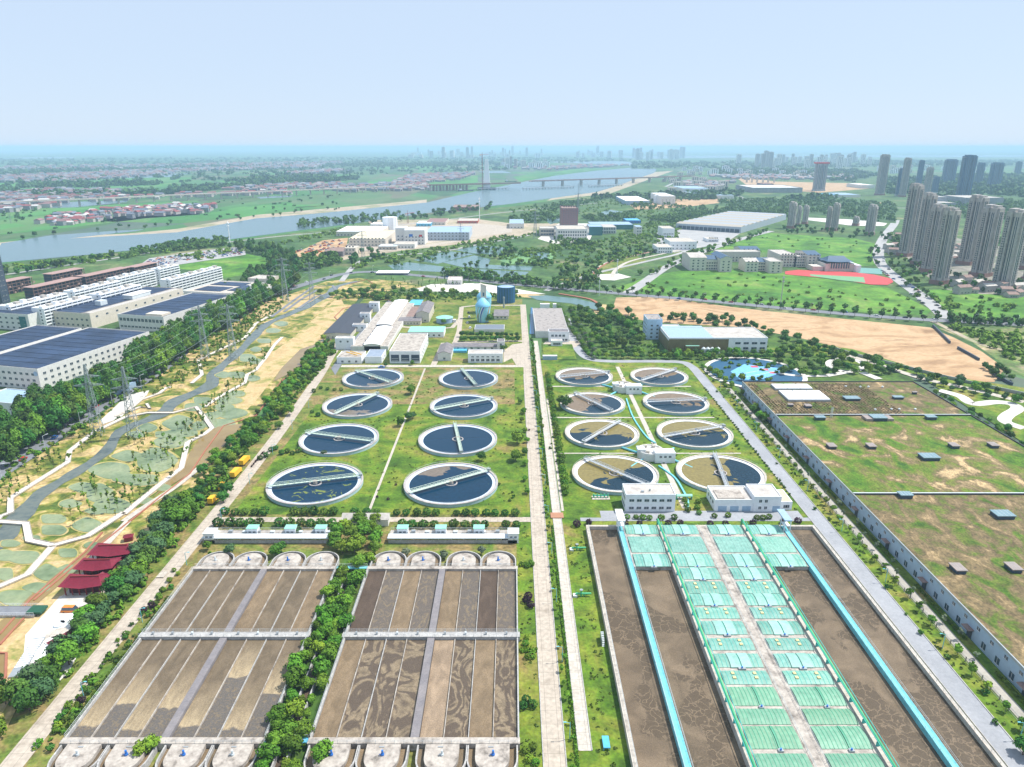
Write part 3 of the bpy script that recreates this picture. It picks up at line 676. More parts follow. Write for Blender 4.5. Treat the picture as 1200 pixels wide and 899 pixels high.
def cover(x0, x1, ya, yb, style, where):
    y0, y1 = Y(ya, 2.8), Y(yb, 2.8); y0, y1 = min(y0, y1), max(y0, y1); covn[0] += 1
    o = thing('basin_cover', where, 'cover', (x0, y0, zt-.05), 0, 'arched green covers over the basin'); L_ = x1-x0; D_ = y1-y0
    base, seam = (gcov, gcovd) if style[0] == 'g' else (mint, mintd)
    vault(MB(), 0, L_, 0, D_, 0, .62).build('vault_panel', base, o)
    ns = 10 if style[0] != 'g' else 12; mb = MB()
    for i in range(1, ns): x = L_*i/ns; vault(mb, x-.09, x+.09, .02, D_-.02, 0, .62, lift=.07)
    mb.build('seam', seam if style[0] != 's' else mintl, o)
    if style[0] == 'p':   # raised pale hatch in the middle
        for a, b in ((.27, .49), (.52, .74)): vault(MB(), L_*a, L_*b, -.25, D_*1.0, 0, .66, lift=.2).build('raised_panel', mintl, o)
        MB().box(L_*.42, L_*.58, -1.1, -.3, 0, .5).build('motor_box', metal, o); MB().cyl(L_*.5, -.7, .5, 1.0, .25).build('motor', bluep, o)
    if style[0] == 't':
        for a in (.2, .68):
            for yy in (.3, .62): MB().box(L_*a, L_*a+.9, D_*yy, D_*yy+D_*.16, .5, .85).build('skylight', tanp, o)
    if style[0] == 'g' and 'k' in style:
        mb = MB(); vault(mb, L_*.53, L_*.56, -.1, D_, 0, .66, lift=.2); mb.build('ridge_strip', seam, o)
        MB().box(L_*.5, L_*.6, -1.1, -.2, 0, .5).build('motor_box', metal, o); MB().cyl(L_*.55, -.7, .5, 1.0, .25).build('motor', bluep, o)
    return o
rows = [((625,614.5),'p'),((646.5,628),'s'),((663,648.5),'p2'),((678,664.5),'p'),((694.5,680.5),'t'),((708.5,695),'p'),((724,711),'t'),((742.5,727),'p'),((761,747),'t'),((781,765),'p'),((801,785),'t'),((826,804),'gk'),((848,829.5),'g'),((876.5,850),'gk'),((907,882),'g'),((940,912),'gk')]
ordn = 'first second third fourth fifth sixth seventh eighth ninth tenth eleventh twelfth thirteenth fourteenth fifteenth sixteenth'.split()
desc = {'p': 'mint arched cover with raised pale hatch', 's': 'mint arched cover with plain pale ribs', 't': 'mint arched cover with tan skylights', 'g': 'green arched cover'}
for (x0, x1, col, upto) in ((46, 59, 'outer left column', 3), (61.8, 75.2, 'column left of the centre deck', 16), (80, 93.4, 'column right of the centre deck', 16), (96.4, 109.4, 'outer right column', 3)):
    for i, ((a, b), st) in enumerate(rows[:upto]): cover(x0, x1, a, b, st, f'{desc[st[0]]}, {ordn[i]} from the far end, {col}')
# green pipe runs on stands
for x, nm in ((60.2, 'left'), (95.0, 'right')):
    o = thing('pipe_run', f'long green pipe on stands along the {nm} side of the mint covers', 'pipe', (x, by0, 0), 0, 'green pipes beside the covers')
    L_ = by1-by0; MB().bar((0,0,zt+1.6), (0,L_+3,zt+1.6), .42, n=10).build('pipe', greenp, o, smooth=True)
    mb = MB(); mb.box(-.75,-.6,0,L_,zt+2.1,zt+2.25); mb.box(.6,.75,0,L_,zt+2.1,zt+2.25); mb.build('guard_rail', teal, o)
    for i in range(18): MB().box(-.5, .5, i*L_/17.5, i*L_/17.5+.25, zt-.02, zt+1.25).build('stand', teal, o)
    MB().bar((0,L_+3,zt+1.6), (0,L_+3,.5), .42, n=10).build('riser', greenp, o)
# white gantries at the walkway heads
for x, nm in ((44.1, 'left'), (111.1, 'right')):
    o = thing('gantry', f'white steel gantry at the head of the {nm} turquoise walkway', 'gantry', (x, by1-4, zt), 0, 'white gantries')
    for sx in (-1.2, 1.2):
        for sy in (0, 4): MB().box(sx-.15, sx+.15, sy-.15, sy+.15, 0, 4.8).build('leg', white, o)
    MB().box(-1.5, 1.5, -.5, 9, 4.8, 5.3).build('roof', brightroof if nm == 'left' else paleblueroof, o); MB().box(-1.3, 1.3, .2, 3.8, 2.2, 2.4).build('platform', white, o)
# green valve assemblies beside the left basin wall
for px, py in ((676, 645), (681, 699)):
    p = W(px, py); o = thing('valve_assembly', f'green pipe and valve on white stand beside basin wall, the {"farther" if py < 660 else "nearer"} one', 'valve', p, 0, 'green valves beside the basin')
    MB().bar((-2,0,1.2),(3.5,0,1.2),.35,n=10).build('pipe', greenp, o); MB().bar((0,0,0),(0,0,2.6),.3,n=10).build('valve_body', greenp, o); MB().cyl(0,0,2.6,2.8,.6).build('handwheel', metal, o)
    MB().box(-2.8,-1.4,-.8,.8,0,.8).build('stand', white, o); MB().bar((1,0,0),(1,0,1.2),.25).build('riser', greenp, o)
p = W(710, 873); o = thing('steel_platform', 'light blue tank frame on the grass beside the basin wall', 'platform', p)
MB().box(-.9,.9,-2.0,2.0,.8,1.1).build('tray', cyanp, o); 
for a in (-1, 1):
    for b in (-1.8, 1.8): MB().box(a*.8-.1,a*.8+.1,b-.1,b+.1,0,.8).build('leg', cyanp, o)
o = thing('wall_ladder', 'grey steel stair against the white basin wall', 'stair', (29.4, 187, 0)); mb = MB()
for i in range(9): mb.box(-.9, 0, i*.5, i*.5+.45, i*.27, i*.27+.1)
mb.build('tread', steel, o); MB().box(-1, -.9, 0, 4.4, 0, 2.4).build('stringer', metal, o)
# ---------------------------------------------------------------- round clarifiers
def wmat(name, dark, blotch=None, tan=(.30,.22,.13), cut=.5, sharp=.03, green=None):
    m = bpy.data.materials.new(name); m.use_nodes = True; n = m.node_tree.nodes; L = m.node_tree.links; b = n['Principled BSDF']
    b.inputs['Roughness'].default_value = .08; b.inputs['Specular IOR Level'].default_value = .16
    tc = n.new('ShaderNodeTexCoord').outputs['Object']; gp = n.new('ShaderNodeNewGeometry').outputs['Position']
    if not blotch: b.inputs['Base Color'].default_value = tuple(dark)+(1,); return m
    no = n.new('ShaderNodeTexNoise'); no.inputs['Scale'].default_value = .09 if blotch != 'algae' else .12; no.inputs['Detail'].default_value = 7; no.inputs['Distortion'].default_value = .8 if blotch != 'algae' else 2.; L.new(gp, no.inputs['Vector'])
    x = no.outputs[0]
    if blotch == 'half':
        s = n.new('ShaderNodeSeparateXYZ'); L.new(tc, s.inputs[0]); ma = n.new('ShaderNodeMath'); ma.operation = 'MULTIPLY_ADD'; ma.inputs[1].default_value = .022; L.new(s.outputs[1], ma.inputs[0]); L.new(x, ma.inputs[2]); x = ma.outputs[0]  # half: tan towards one side, navy towards the other, border broken by noise
    r = n.new('ShaderNodeValToRGB'); e = r.color_ramp.elements; e[0].position = cut; e[0].color = tuple(dark)+(1,); e[1].position = cut+sharp; e[1].color = tuple(tan)+(1,)
    if blotch == 'algae': q = e.new(cut+.07); q.color = tuple(c*.8 for c in tan)+(1,); q = e.new(cut+.1); q.color = tuple(dark)+(1,)
    L.new(x, r.inputs[0]); n2 = n.new('ShaderNodeTexNoise'); n2.inputs['Scale'].default_value = .7; n2.inputs['Detail'].default_value = 6; L.new(gp, n2.inputs['Vector'])
    mr = n.new('ShaderNodeMapRange'); mr.inputs[1].default_value = .3; mr.inputs[2].default_value = .7; mr.inputs[3].default_value = .8; mr.inputs[4].default_value = 1.15; L.new(n2.outputs[0], mr.inputs[0])
    v = n.new('ShaderNodeVectorMath'); v.operation = 'SCALE'; L.new(r.outputs[0], v.inputs[0]); L.new(mr.outputs[0], v.inputs['Scale']); L.new(v.outputs[0], b.inputs['Base Color']); return m
dkb = (.003,.028,.062)
w_clear = wmat('clarifier_water', dkb); w_half = wmat('clarifier_tan_navy', (.006,.028,.05), 'half', (.20,.145,.092)); w_olive = wmat('clarifier_olive', (.006,.026,.045), 'half', (.21,.17,.058), .47)
w_algae = wmat('clarifier_algae', dkb, 'algae', (.17,.21,.04), .60); w_edge = wmat('clarifier_tan_edge', dkb, 'half', (.17,.14,.11), .74)
ringm = mat('clarifier_rim', [(.34,.31,.30),(.46,.42,.40)], .4, fine=.12); ringb = mat('clarifier_wall', [(.30,.45,.50),(.42,.52,.54)], .3, fine=.1)
trough = paint('launder_white', (.55,.62,.72), rough=.5); troughw = paint('launder_bright', (.72,.74,.76), rough=.5)
def clarifier(px, py, Rr, p, q, wm, wrot, label, bm, tm, wallm):
    c = W(px, py, 1.6); a, b = W(*p, 2), W(*q, 2); ang = math.atan2(b.y-a.y, b.x-a.x)
    o = thing('round_clarifier', label, 'clarifier', (c.x, c.y, 0), 0, 'round clarifier tanks')
    MB().lathe([(Rr, 0), (Rr, 1.7), (Rr-.9, 1.7), (Rr-.9, 1.3)], 72).build('tank_wall', [wallm], o)
    MB().lathe([(Rr+.12, 1.55), (Rr+.12, 1.78), (Rr-.98, 1.78), (Rr-.98, 1.5)], 72).build('rim', ringm if tm is trough else slab, o)
    MB().lathe([(Rr-.95, 1.45), (Rr-2.5, 1.25), (Rr-2.5, 1.0)], 72).build('launder', tm, o)
    MB().lathe([(.01, 1.12), (Rr-2.45, 1.12)], 72).build('water_surface', wm, o, rz=rad(wrot))
    n = 36; mb = MB()
    for i in range(n):
        t = 2*math.pi*i/n; x, y = (Rr-.15)*math.cos(t), (Rr-.15)*math.sin(t); mb.bar((x,y,1.75), (x,y,2.75), .04)
        t2 = t+2*math.pi/n; mb.bar((x,y,2.75), ((Rr-.15)*math.cos(t2), (Rr-.15)*math.sin(t2), 2.75), .045)
    mb.build('railing', rail, o)
    mb = MB(); mb.cyl(0, 0, 0, 2.6, 1.1, n=20); mb.build('centre_column', slab, o); MB().lathe([(3.0, 1.0), (3.0, 1.5), (2.5, 1.5), (2.5, 1.0)], 28).build('stilling_ring', ringm, o)
    br = link('scraper_bridge', None, o, (0,0,0), ang); w_ = .7; Lh = Rr-.4
    MB().box(-Lh, Lh, -w_*.7, w_*.7, 2.35, 2.55).build('deck', bm, br)
    for s in (-1, 1):
        mb = MB(); mb.bar((-Lh, s*w_, 2.5), (Lh, s*w_, 2.5), .13); mb.bar((-Lh, s*w_, 3.75), (Lh, s*w_, 3.75), .1); k = 18
        for i in range(k):
            x0, x1 = -Lh+2*Lh*i/k, -Lh+2*Lh*(i+1)/k; mb.bar((x0, s*w_, 2.5), ((x0+x1)/2, s*w_, 3.75), .07); mb.bar(((x0+x1)/2, s*w_, 3.75), (x1, s*w_, 2.5), .07)
        mb.build('truss', bm, br)
    MB().box(Lh-1.2, Lh, -.9, .9, 2.56, 3.4).build('drive_unit', metal, br)
palegreen = paint('bridge_pale_green', (.52,.62,.52), rough=.5); bridgegrey = paint('bridge_grey', (.50,.53,.55), rough=.5)
CL = [(369.5,565.5,21.9,(318,566),(420,554),w_algae,0,'algae flecked water, nearest in the leftmost column'),(397.5,513.5,21.0,(349,505),(441,517),w_clear,0,'clear navy water, third away in the leftmost column'),
 (419,474,20.8,(393,485),(446,460),w_edge,160,'murky far edge, third nearest from the lawn path in the leftmost column'),(437.3,442.5,20.5,(416,433),(463,449),w_edge,200,'tan on one side, farthest in the leftmost column'),
 (528.5,565.5,21.8,(481,574),(574,548),w_edge,20,'tan rim, nearest in the second column'),(536.5,514,21.0,(531.5,492.5),(540,529.5),w_clear,0,'bridge pointing straight at the road, second nearest in the second column'),
 (543.5,475,20.4,(507,478.6),(580,465),w_clear,0,'bridge lying nearly crosswise, third in the second column'),(549,443,20.0,(538,430),(558,453),w_clear,0,'steeply angled bridge, farthest in the second column'),
 (721,554,20.6,(687,536),(758,566),w_olive,30,'olive and navy water beside the white two-storey block'),(705.5,507,20.2,(725,492.5),(683,517),w_olive,-15,'olive water and diagonal bridge, second nearest in the third column'),
 (694.5,472,19.8,(674,458.5),(717,479.5),w_half,60,'tan water and round tree at its rim'),(684.5,440.5,19.4,(655,442),(717,436),w_half,10,'tan water, farthest in the third column'),
 (844.5,553.5,20.9,(835,532),(850,572),w_olive,80,'tan side and navy side behind the low white pump house'),(814,507,20.4,(777,509.5),(847,497.5),w_olive,5,'olive rim, second nearest in the rightmost column'),
 (792,471,19.9,(758,469.5),(822,466.8),w_half,-10,'crosswise bridge over tan water in the rightmost column'),(772.5,440.5,19.4,(750,446),(790,433),w_half,15,'tan water, farthest in the rightmost column')]
for i, (px, py, r_, p, q, wm, wr, lb) in enumerate(CL):
    clarifier(px, py, r_, p, q, wm, wr, 'round clarifier with '+lb, palegreen if i < 8 else bridgegrey, trough if i < 8 else troughw, ringb)
# distributors between the right-hand clarifiers
for px, py, lb in ((735, 461, 'farther'), (769, 541, 'nearer')):
    p = W(px, py); o = thing('distributor', f'round white distribution house with turquoise pipes, the {lb} one between the clarifiers', 'distributor', p, 0, 'white distribution houses')
    MB().box(-1, 9, -2, 4, 0, 5.5).build('house_wall', white, o); windows(o, 'f', 3, 1, 10, 4, wd=1.2, hh=1, z0=3)
    for w_ in [c for c in o.children if c.name.startswith('window')]: w_.location.y = -2.01; w_.location.x -= 1
    MB().lathe([(6.5,0),(6.5,4.2),(6.0,4.2),(6.0,3.6),(.01,3.6)], 28, -2, 6).build('round_tank', white2, o)
    mb = MB()
    for i in range(6): a = i*1.05; mb.box(-2+4.2*math.cos(a)-.8, -2+4.2*math.cos(a)+.8, 6+4.2*math.sin(a)-.8, 6+4.2*math.sin(a)+.8, 3.61, 4.9)
    mb.build('gate_block', slab, o); railing(o, (-1,-2), (9,-2), 5.5); railing(o, (-8,2), (4,2), 4.2); MB().box(-9,-5,3,8,3.62,5.2).build('gate_frame', steel, o)
    for a, b in (((-6,8),(-15,16)),((4,8),(12,15)),((-6,2),(-14,-8)),((8,2),(16,-9))): MB().bar((a[0],a[1],.7),(b[0],b[1],.7),.55,n=10).build('pipe', turq, o)
road('pipeline', [(734,468),(742,490),(757,512),(768,520)], 0.8, turq, 0, h=.7, kind=None)
tag(bpy.data.objects['pipeline'], 'curved turquoise pipeline on grass joining the two distribution houses', 'pipeline')
road('pipeline', [(772,547),(790,560),(800,575),(806,588),(806,598)], 0.8, turq, 0, h=.7, kind=None)
tag(bpy.data.objects['pipeline.001'], 'turquoise pipeline running from the nearer distribution house to the pump house', 'pipeline')
# ---------------------------------------------------------------- white buildings by the covered basins
b1 = bpx('control_building', 'white two-storey block with twelve windows between clarifier and mint covers', 732.5, 790.5, 600, 580.5, 567.5, white, greyroof, [('f',6,2,dict(z0=1.4,dz=3.6,wd=2.0,hh=1.1,mg=1)),('l',3,2,dict(z0=1.4,dz=3.6,wd=2.0,hh=1.1))], ph=.4, clutter=2)
b2 = bpx('pump_house', 'low white pump house with garage shutters beside grey road', 837, 882, 599.5, 586.5, 570, white, greyroof, [('l',3,1,dict(z0=2.5))], ph=.4)
for i in range(3): MB().box(1.5+i*5.2, 5.2+i*5.2, -.06, 0, 0, 2.6).build('shutter', paleblueroof, b2)
MB().box(1.5, 13, 1.5, 9, 4.9, 5.8).build('roof_step', oldconc, b2)
b3 = bpx('switch_house', 'white two-storey switch house joined to low pump house', 882.3, 914, 600, 583, 568, white, greyroof, [('f',2,2,dict(z0=1.4,dz=3.2,x0=0,x1=8,wd=1.2,hh=1.2))], ph=.4)
MB().box(8.2, 11.4, -.06, 0, 0, 2.8).build('shutter', paleblueroof, b3)
bpx('store_house', 'small white store with sandy roof at the end of the pump house', 914.3, 927.5, 598, 588.5, 574, white, paint('sandy_roof', (.50,.42,.32)), [('f',2,1,{})], ph=.2)
o = thing('bike_shelter', 'low turquoise arched shelter on the grass beside the pump house', 'shelter', W(793, 586))
vault(MB(), 0, 7, 0, 2, 1.6, .8).build('roof', greenroof, o); MB().box(.1,.3,.1,1.8,0,1.6).box(6.7,6.9,.1,1.8,0,1.6).build('frame', teal, o)
o = thing('valve_rack', 'teal valve rack on a pale slab beside clarifier and white block', 'valve', W(694, 586)); MB().box(0,8,0,3.4,0,.3).build('base', slab, o)
for i in range(5): MB().bar((.8+i*1.6,1.6,.3),(.8+i*1.6,1.6,2.2),.3,n=8).build('valve', greenp, o)
MB().bar((.4,2,1.2),(7.6,2,1.2),.3,n=8).build('pipe', teal, o)
# ---------------------------------------------------------------- green-roof hall
gx0, gx1, gy1, gh = 147.3, 257, 432, 7.2
gh_y = [Y(487.5,7), Y(580,7)]
roofg = mat('green_roof', [(.035,.10,.004),(.075,.155,.008),(.12,.15,.02),(.17,.125,.06),(.46,.33,.17)], .075, detail=12, dist=.7, lo=.36, hi=.64, fine=.4, fscale=1.5, stretch=(1,.7,1))
roofg2 = mat('dry_green_roof', [(.045,.11,.005),(.10,.135,.018),(.14,.105,.05),(.20,.145,.07),(.38,.27,.14)], .11, detail=12, dist=.7, lo=.34, hi=.67, fine=.4, fscale=1.5, stretch=(1,.7,1))
gr = thing('green_roof_hall', 'huge low hall with patchy planted roof and dark parapets beside right road', 'hall', (gx0, 100, 0))
shadewall = paint('shade_blue_wall', (.33,.42,.52), fine=.06)  # blue cast of the shaded wall put into its colour
LY = gy1-100; LX = gx1-gx0
MB().box(0, LX, 0, LY, 0, gh-.25).build('wall', shadewall, gr)
for a, b, m in ((.35, gh_y[1]-100-.3, roofg2), (gh_y[1]-100+.3, gh_y[0]-100-.3, roofg), (gh_y[0]-100+.3, LY-.35, roofg2)): MB().box(.35, LX-.35, a, b, gh-.26, gh-.05).build('planted_roof', m, gr)
capm = paint('parapet_cap', (.07,.07,.08)); 
for (a, b, c, d) in ((-.05,.34,0,LY),(LX-.34,LX+.05,0,LY),(.343,LX-.343,LY-.34,LY+.05)): MB().box(a,b,c,d,0 if a>0 else gh-.3,gh+.55).build('parapet', metal if a<0 else capm, gr)
for q in gh_y: MB().box(.35,LX-.35,q-100-.3,q-100+.3,gh-.1,gh+.75).build('fire_wall', capm, gr)
for q in gh_y: MB().box(.35,LX-.35,q-100-.34,q-100+.34,gh+.753,gh+.83).build('wall_cap', steel, gr)
wm_ = winmesh(1.5, 1.1); n = 0
yy = 62.
while yy < LY-2 and n < 100:
    link('window', wm_, gr, (-.01, yy, 5.0), -math.pi/2); n += 1
    if int(yy/6.6) % 4 == 1:
        if n % 2: MB().box(-.09,-.01,yy+2.2,yy+4.6,0,3.2).build('door', paint('dark_door', (.06,.07,.08)) if 'dark_door' not in MATS else MATS['dark_door'], gr); MB().box(-2,-.02,yy+1.6,yy+5.2,3.5,3.75).build('canopy', brownroof, gr)
    else: link('window', winmesh(2.0, 2.2), gr, (-.01, yy+3, .9), -math.pi/2)
    n += 1; yy += 6.6
# rooftop skylights and vents
skyblue = mat('skylight_glass', [(.16,.25,.29),(.22,.31,.34)], .4, rough=.3, fine=.1)
def vent(px, py, wx, wy, h_, top, lab, nm='roof_vent', legm=None):
    p = W(px, py, gh-.05+h_); o = thing(nm, lab, 'roof vent', (p.x, p.y, gh-.06), 0, 'vents on the planted roof')
    MB().box(-wx/2+.3, wx/2-.3, -wy/2+.3, wy/2-.3, 0, h_-.35).build('louvre', legm or metal, o); MB().box(-wx/2, wx/2, -wy/2, wy/2, h_-.35, h_).build('cap', top, o)
    mb = MB()
    for i in range(1, 4): mb.box(-wx/2+wx*i/4-.05, -wx/2+wx*i/4+.05, -wy/2, wy/2, h_, h_+.06)
    mb.build('glazing_bar', steel if top is skyblue else metal, o); return o
dkm = paint('louvre_dark', (.05,.07,.10)); browncap = paint('brown_cap', (.30,.25,.23))
for px, py, wx, wy, h_, t_, lab in ((998,465.5,9,5.5,1.6,skyblue,'wide blue glazed vent between dotted planting and far parapet'),(1052.5,464.5,6,3.6,1.5,skyblue,'blue glazed vent near the small brown box in the far bay'),(1072,459,2.8,2.2,1.5,browncap,'small dark box vent nearest the far corner'),
  (926.5,473.5,3.2,2.4,1.3,browncap,'small brown vent left of its twin below the white skylights'),(947,474.5,3.8,4,1.5,browncap,'brown vent right of its twin below the white skylights'),
  (961,488,5.6,3.6,1.8,skyblue,'blue vent on the far cross parapet beside the mast'),(1029,487.5,8,6.5,2.0,skyblue,'largest blue vent with brown wings on the cross parapet'),(1091,487.5,5.6,3.8,1.8,skyblue,'blue vent on the far cross parapet nearest the long edge'),
  (974.5,521,4,5,1.6,browncap,'brown vent leftmost in the middle bay row'),(1021,521,4,5,1.6,browncap,'brown vent second in the middle bay row'),(1118,520.5,4,5,1.6,browncap,'brown vent third in the middle bay row'),(1164,520,4,5,1.6,browncap,'brown vent rightmost in the middle bay row'),
  (1089,533.5,8.4,6,1.8,skyblue,'lone blue glazed vent in the middle bay'),(1061,578,5.6,4,1.8,skyblue,'blue vent on the near cross parapet'),(1175.5,601,7.6,5.5,1.7,skyblue,'blue glazed vent in the brown near bay'),(1123,664,4,5.2,1.6,browncap,'brown vent left of its twin in the near bay'),(1188,663,4,5.2,1.6,browncap,'brown vent right of its twin in the near bay')):
    vent(px, py, wx, wy, h_, t_, lab, legm=dkm)
o = bpy.data.objects['roof_vent.006']; MB().box(-7.5,-3.9,-3,3,.1,1.4).build('side_wing', browncap, o); MB().box(3.9,7.5,-3,3,.1,1.4).build('side_wing', browncap, o)
for px, py in ((991,453.5),(1008,454),(1017.5,454),(1034,454),(1025.5,480.7),(1044.5,480.3),(1053.6,480.3),(1072.3,480.3)):
    p = W(px, py, gh); MBo = MB().cyl(0,0,0,.7,.55,n=10).cyl(0,0,.7,1.1,.75,.2,n=10).build('turbine_vent', steel, None, (p.x, p.y, gh-.06)); tag(MBo, 'small round metal turbine vent on the planted roof', 'roof vent', 'round turbine vents')
for a, b, c, d, lab in ((903,948,449.5,455,'upper'),(912,962,457,468,'lower')):
    x0, x1 = X((a), c, gh+1.5), X(b-2, c, gh+1.5); y0, y1 = Y(d, gh+1.5), Y(c, gh+1.5)
    o = thing('white_skylight', f'low white roof lantern of three panels, the {lab} one of two', 'skylight', (x0, y0, gh-.06), 0, 'white roof lanterns')
    MB().box(0, x1-x0, 0, y1-y0, 0, 1.1).build('kerb', metal, o)
    for i in range(3): MB().box(.3+i*(x1-x0)/3, (i+1)*(x1-x0)/3-.3, .4, y1-y0-.4, 1.1, 1.5).build('panel', brightroof, o)
p = W(974, 489, gh); o = thing('lattice_mast', 'short grey lattice mast on the roof beside blue vent', 'mast', (p.x, p.y, gh-.05))
mb = MB()
for s in ((-.5,-.5),(.5,-.5),(.5,.5),(-.5,.5)): mb.bar((s[0],s[1],0),(s[0]*.6,s[1]*.6,6),.07)
for i in range(5):
    for a, b in (((-.5,-.5),(.5,-.5)),((.5,-.5),(.5,.5)),((.5,.5),(-.5,.5)),((-.5,.5),(-.5,-.5))): mb.bar((a[0],a[1],i*1.2),(b[0]*.8,b[1]*.8,i*1.2+1.2),.05)
mb.build('lattice', steel, o)
# dotted planting (sedum tufts in rows): uncountable ground cover
g = np.random.default_rng(5); Vs = []
for bx_ in np.arange(150, 222, 1.9):
    for by_ in np.arange(gh_y[0]+3, 429, 2.1):
        if g.random() < .1: continue
        if X(903,462,gh) - 3 < bx_ < X(962,462,gh)+1 and Y(469,gh)-1 < by_ < Y(449,gh)+1: continue
        for k in range(5):
            c_ = np.array([bx_+g.normal()*.2, by_+g.normal()*.2, gh+.2]); a = g.random()*6.28; s = .32; u = np.array([math.cos(a)*s, math.sin(a)*s, .12*g.normal()]); v = np.array([-math.sin(a)*s, math.cos(a)*s, .25*g.random()])
            Vs.append(np.stack([c_-u-v, c_+u-v, c_+u+v, c_-u+v]))
tag(link('roof_planting', cloud_mesh('roof_planting', np.concatenate(Vs), leafmat('tuft', [(.07,.05,.03),(.10,.09,.03)]))), 'rows of small dark sedum tufts on the far roof bay', None, None, 'stuff')
# strip beside the hall: path, hedge, fence
rect('path', 139.8, 143.2, 100, 440, mat('service_path', [(.30,.28,.24),(.42,.39,.34)], .2, fine=.1), .14)
f = thing('boundary_fence', 'long dark railing fence between grass strip and green-roof hall path', 'fence', (139.2, 100, 0))
for i in range(84): MB().box(-.12,.12,i*4,i*4+.24,0,1.9).build('post', slab, f)
mb = MB()
for i in range(840): mb.box(-.02,.02,i*.4+.1,i*.4+.14,.3,1.6)
mb.box(-.03,.03,0,336,1.6,1.68).box(-.03,.03,0,336,.25,.32).build('rail_panel', metal, f)
hd = thing('clipped_hedge', 'long low clipped hedge at the foot of the hall wall', 'hedge', (145.2, 100, 0)); 
V = []
g = np.random.default_rng(8)
for i in range(9000):
    y = g.random()*330; 
    if int(y/15) % 3 == 2: continue
    c_ = np.array([g.uniform(-.55,.55), y, .15+.75*math.sqrt(g.random())]); u = g.normal(size=3)*.13; v = g.normal(size=3)*.13; V.append(np.stack([c_-u-v, c_+u-v, c_+u+v, c_-u+v]))
link('foliage', cloud_mesh('foliage', np.concatenate(V), leafB), hd)
# ================================================================ plain, river, fields
patch('river', [(-60,310),(-60,294),(0,288),(67,280.5),(207,272.5),(300,256),(360,251.5),(400,247.5),(500,237.5),(552,225.5),(600,216),(650,206),(700,200),(735,197),(762,196),(770,199),(766,203),(745,210),(720,219),(700,225),(650,232),(600,239),(500,250),(400,264),(330,273),(267,281),(190,290),(100,299),(0,308)], rivermat, .20)
patch('river', [(700,183.4),(800,182.6),(900,182.2),(1050,182),(1300,181.8),(1300,184.2),(1050,184.6),(900,184.6),(760,186.2)], rivermat, .3)
patch('river', [(640,190),(700,188),(760,190.5),(800,192),(740,194),(690,192)], rivermat, .22)
patch('river', [(1130,188.5),(1200,187.5),(1300,188),(1300,190.5),(1180,190.5)], rivermat, .22)
for q in ([(1,285.5),(60,276),(130,271),(170,269),(160,271),(60,282),(0,290)], [(50,238),(90,236.5),(150,235),(148,237),(90,243),(60,244)], [(140,208),(190,204),(225,203),(200,207.5),(150,209)], [(-40,187),(40,184.5),(90,184),(70,190),(-40,193)], [(350,211),(392,209.5),(395,212),(360,213)], [(560,201),(590,200),(600,203),(570,203)],[(300,231),(345,229),(340,231),(305,233)]):
    patch('lake', q, rivermat, .2)
shore = mat('river_bank', [(.30,.25,.17),(.40,.33,.24),(.16,.19,.07)], .01, detail=7, fine=.2, fscale=.1)
patch('river_bank', [(-60,291),(0,284.5),(67,277.5),(150,274),(207,268.5),(300,252),(400,243),(470,237),(500,234),(500,237.5),(400,247.6),(300,256.4),(207,273),(67,281),(0,288.6),(-60,294.5)], shore, .15)
patch('river_bank', [(700,223),(745,209),(766,202),(790,200),(770,207),(745,216),(715,227),(650,234),(640,236),(650,230)], shore, .12)
brightg = mat('bright_field', [(.035,.14,.025),(.055,.20,.035),(.085,.22,.05)], .006, detail=7, fine=.2, fscale=.05, parcels=80, pcols=[(.04,.16,.03),(.06,.21,.04),(.08,.23,.05),(.05,.15,.035),(.11,.19,.06),(.035,.12,.03)])
for q in ([(0,262),(60,258),(210,262),(330,250),(400,240),(300,240),(250,245),(170,256),(90,266),(0,275)], [(0,247),(80,243),(200,236),(190,246),(40,262),(0,265)], [(230,246),(340,236),(350,247),(240,258)], [(0,212),(110,205),(230,208),(210,218),(120,222),(0,222)], [(250,212),(350,205),(420,204),(400,214),(300,220)],
          [(430,213),(480,208),(560,206),(560,214),(500,220),(440,222)], [(600,207),(680,198),(700,199),(640,208),(610,213)],[(420,196),(520,192),(560,193),(480,199)],[(60,199),(160,196),(300,194),(280,198),(100,203)]): patch('field', q, brightg, .1)
midg = mat('scrub_land', [(.028,.07,.018),(.05,.115,.025),(.085,.14,.035),(.25,.21,.12)], .012, detail=9, dist=.7, lo=.33, hi=.72, fine=.35, fscale=.15)
patch('scrub', [(200,300),(267,283),(400,266),(500,252),(600,242),(700,228),(760,212),(900,206),(1300,202),(1400,330),(1200,440),(1060,432),(900,388),(745,372),(640,352),(400,340),(300,350)], midg, .04)
patch('scrub', [(-60,312),(0,309),(190,291),(267,283),(400,266),(420,300),(330,340),(60,480),(-60,540)], midg, .042)
patch('bare_earth', [(722,349),(760,348),(800,352),(850,359),(900,365),(980,373),(1040,379),(1090,384),(1118,396),(1150,412),(1178,432),(1165,448),(1150,448),(1080,435),(1040,424),(985,408),(940,397),(905,390),(880,384),(800,380),(760,377),(735,372),(718,362)], dirt, .10)
patch('bare_earth', [(735,238),(800,229),(838,232),(860,236),(800,243),(745,246)], dirt, .10)
patch('bare_earth', [(860,206),(910,213),(1010,215),(1020,221),(960,226),(880,221)], dirt, .1)
patch('bare_earth', [(918,236),(960,234),(1040,238),(1036,242),(960,240)], dirt, .1)
patch('bare_earth', [(430,258),(560,257),(600,262),(640,262),(700,262),(640,272),(560,284),(470,294),(400,305),(380,298),(450,284)], shore, .1)
patch('bare_earth', [(560,345),(620,344),(660,349),(715,358),(700,372),(690,355),(640,350),(600,348)], sand, .11)
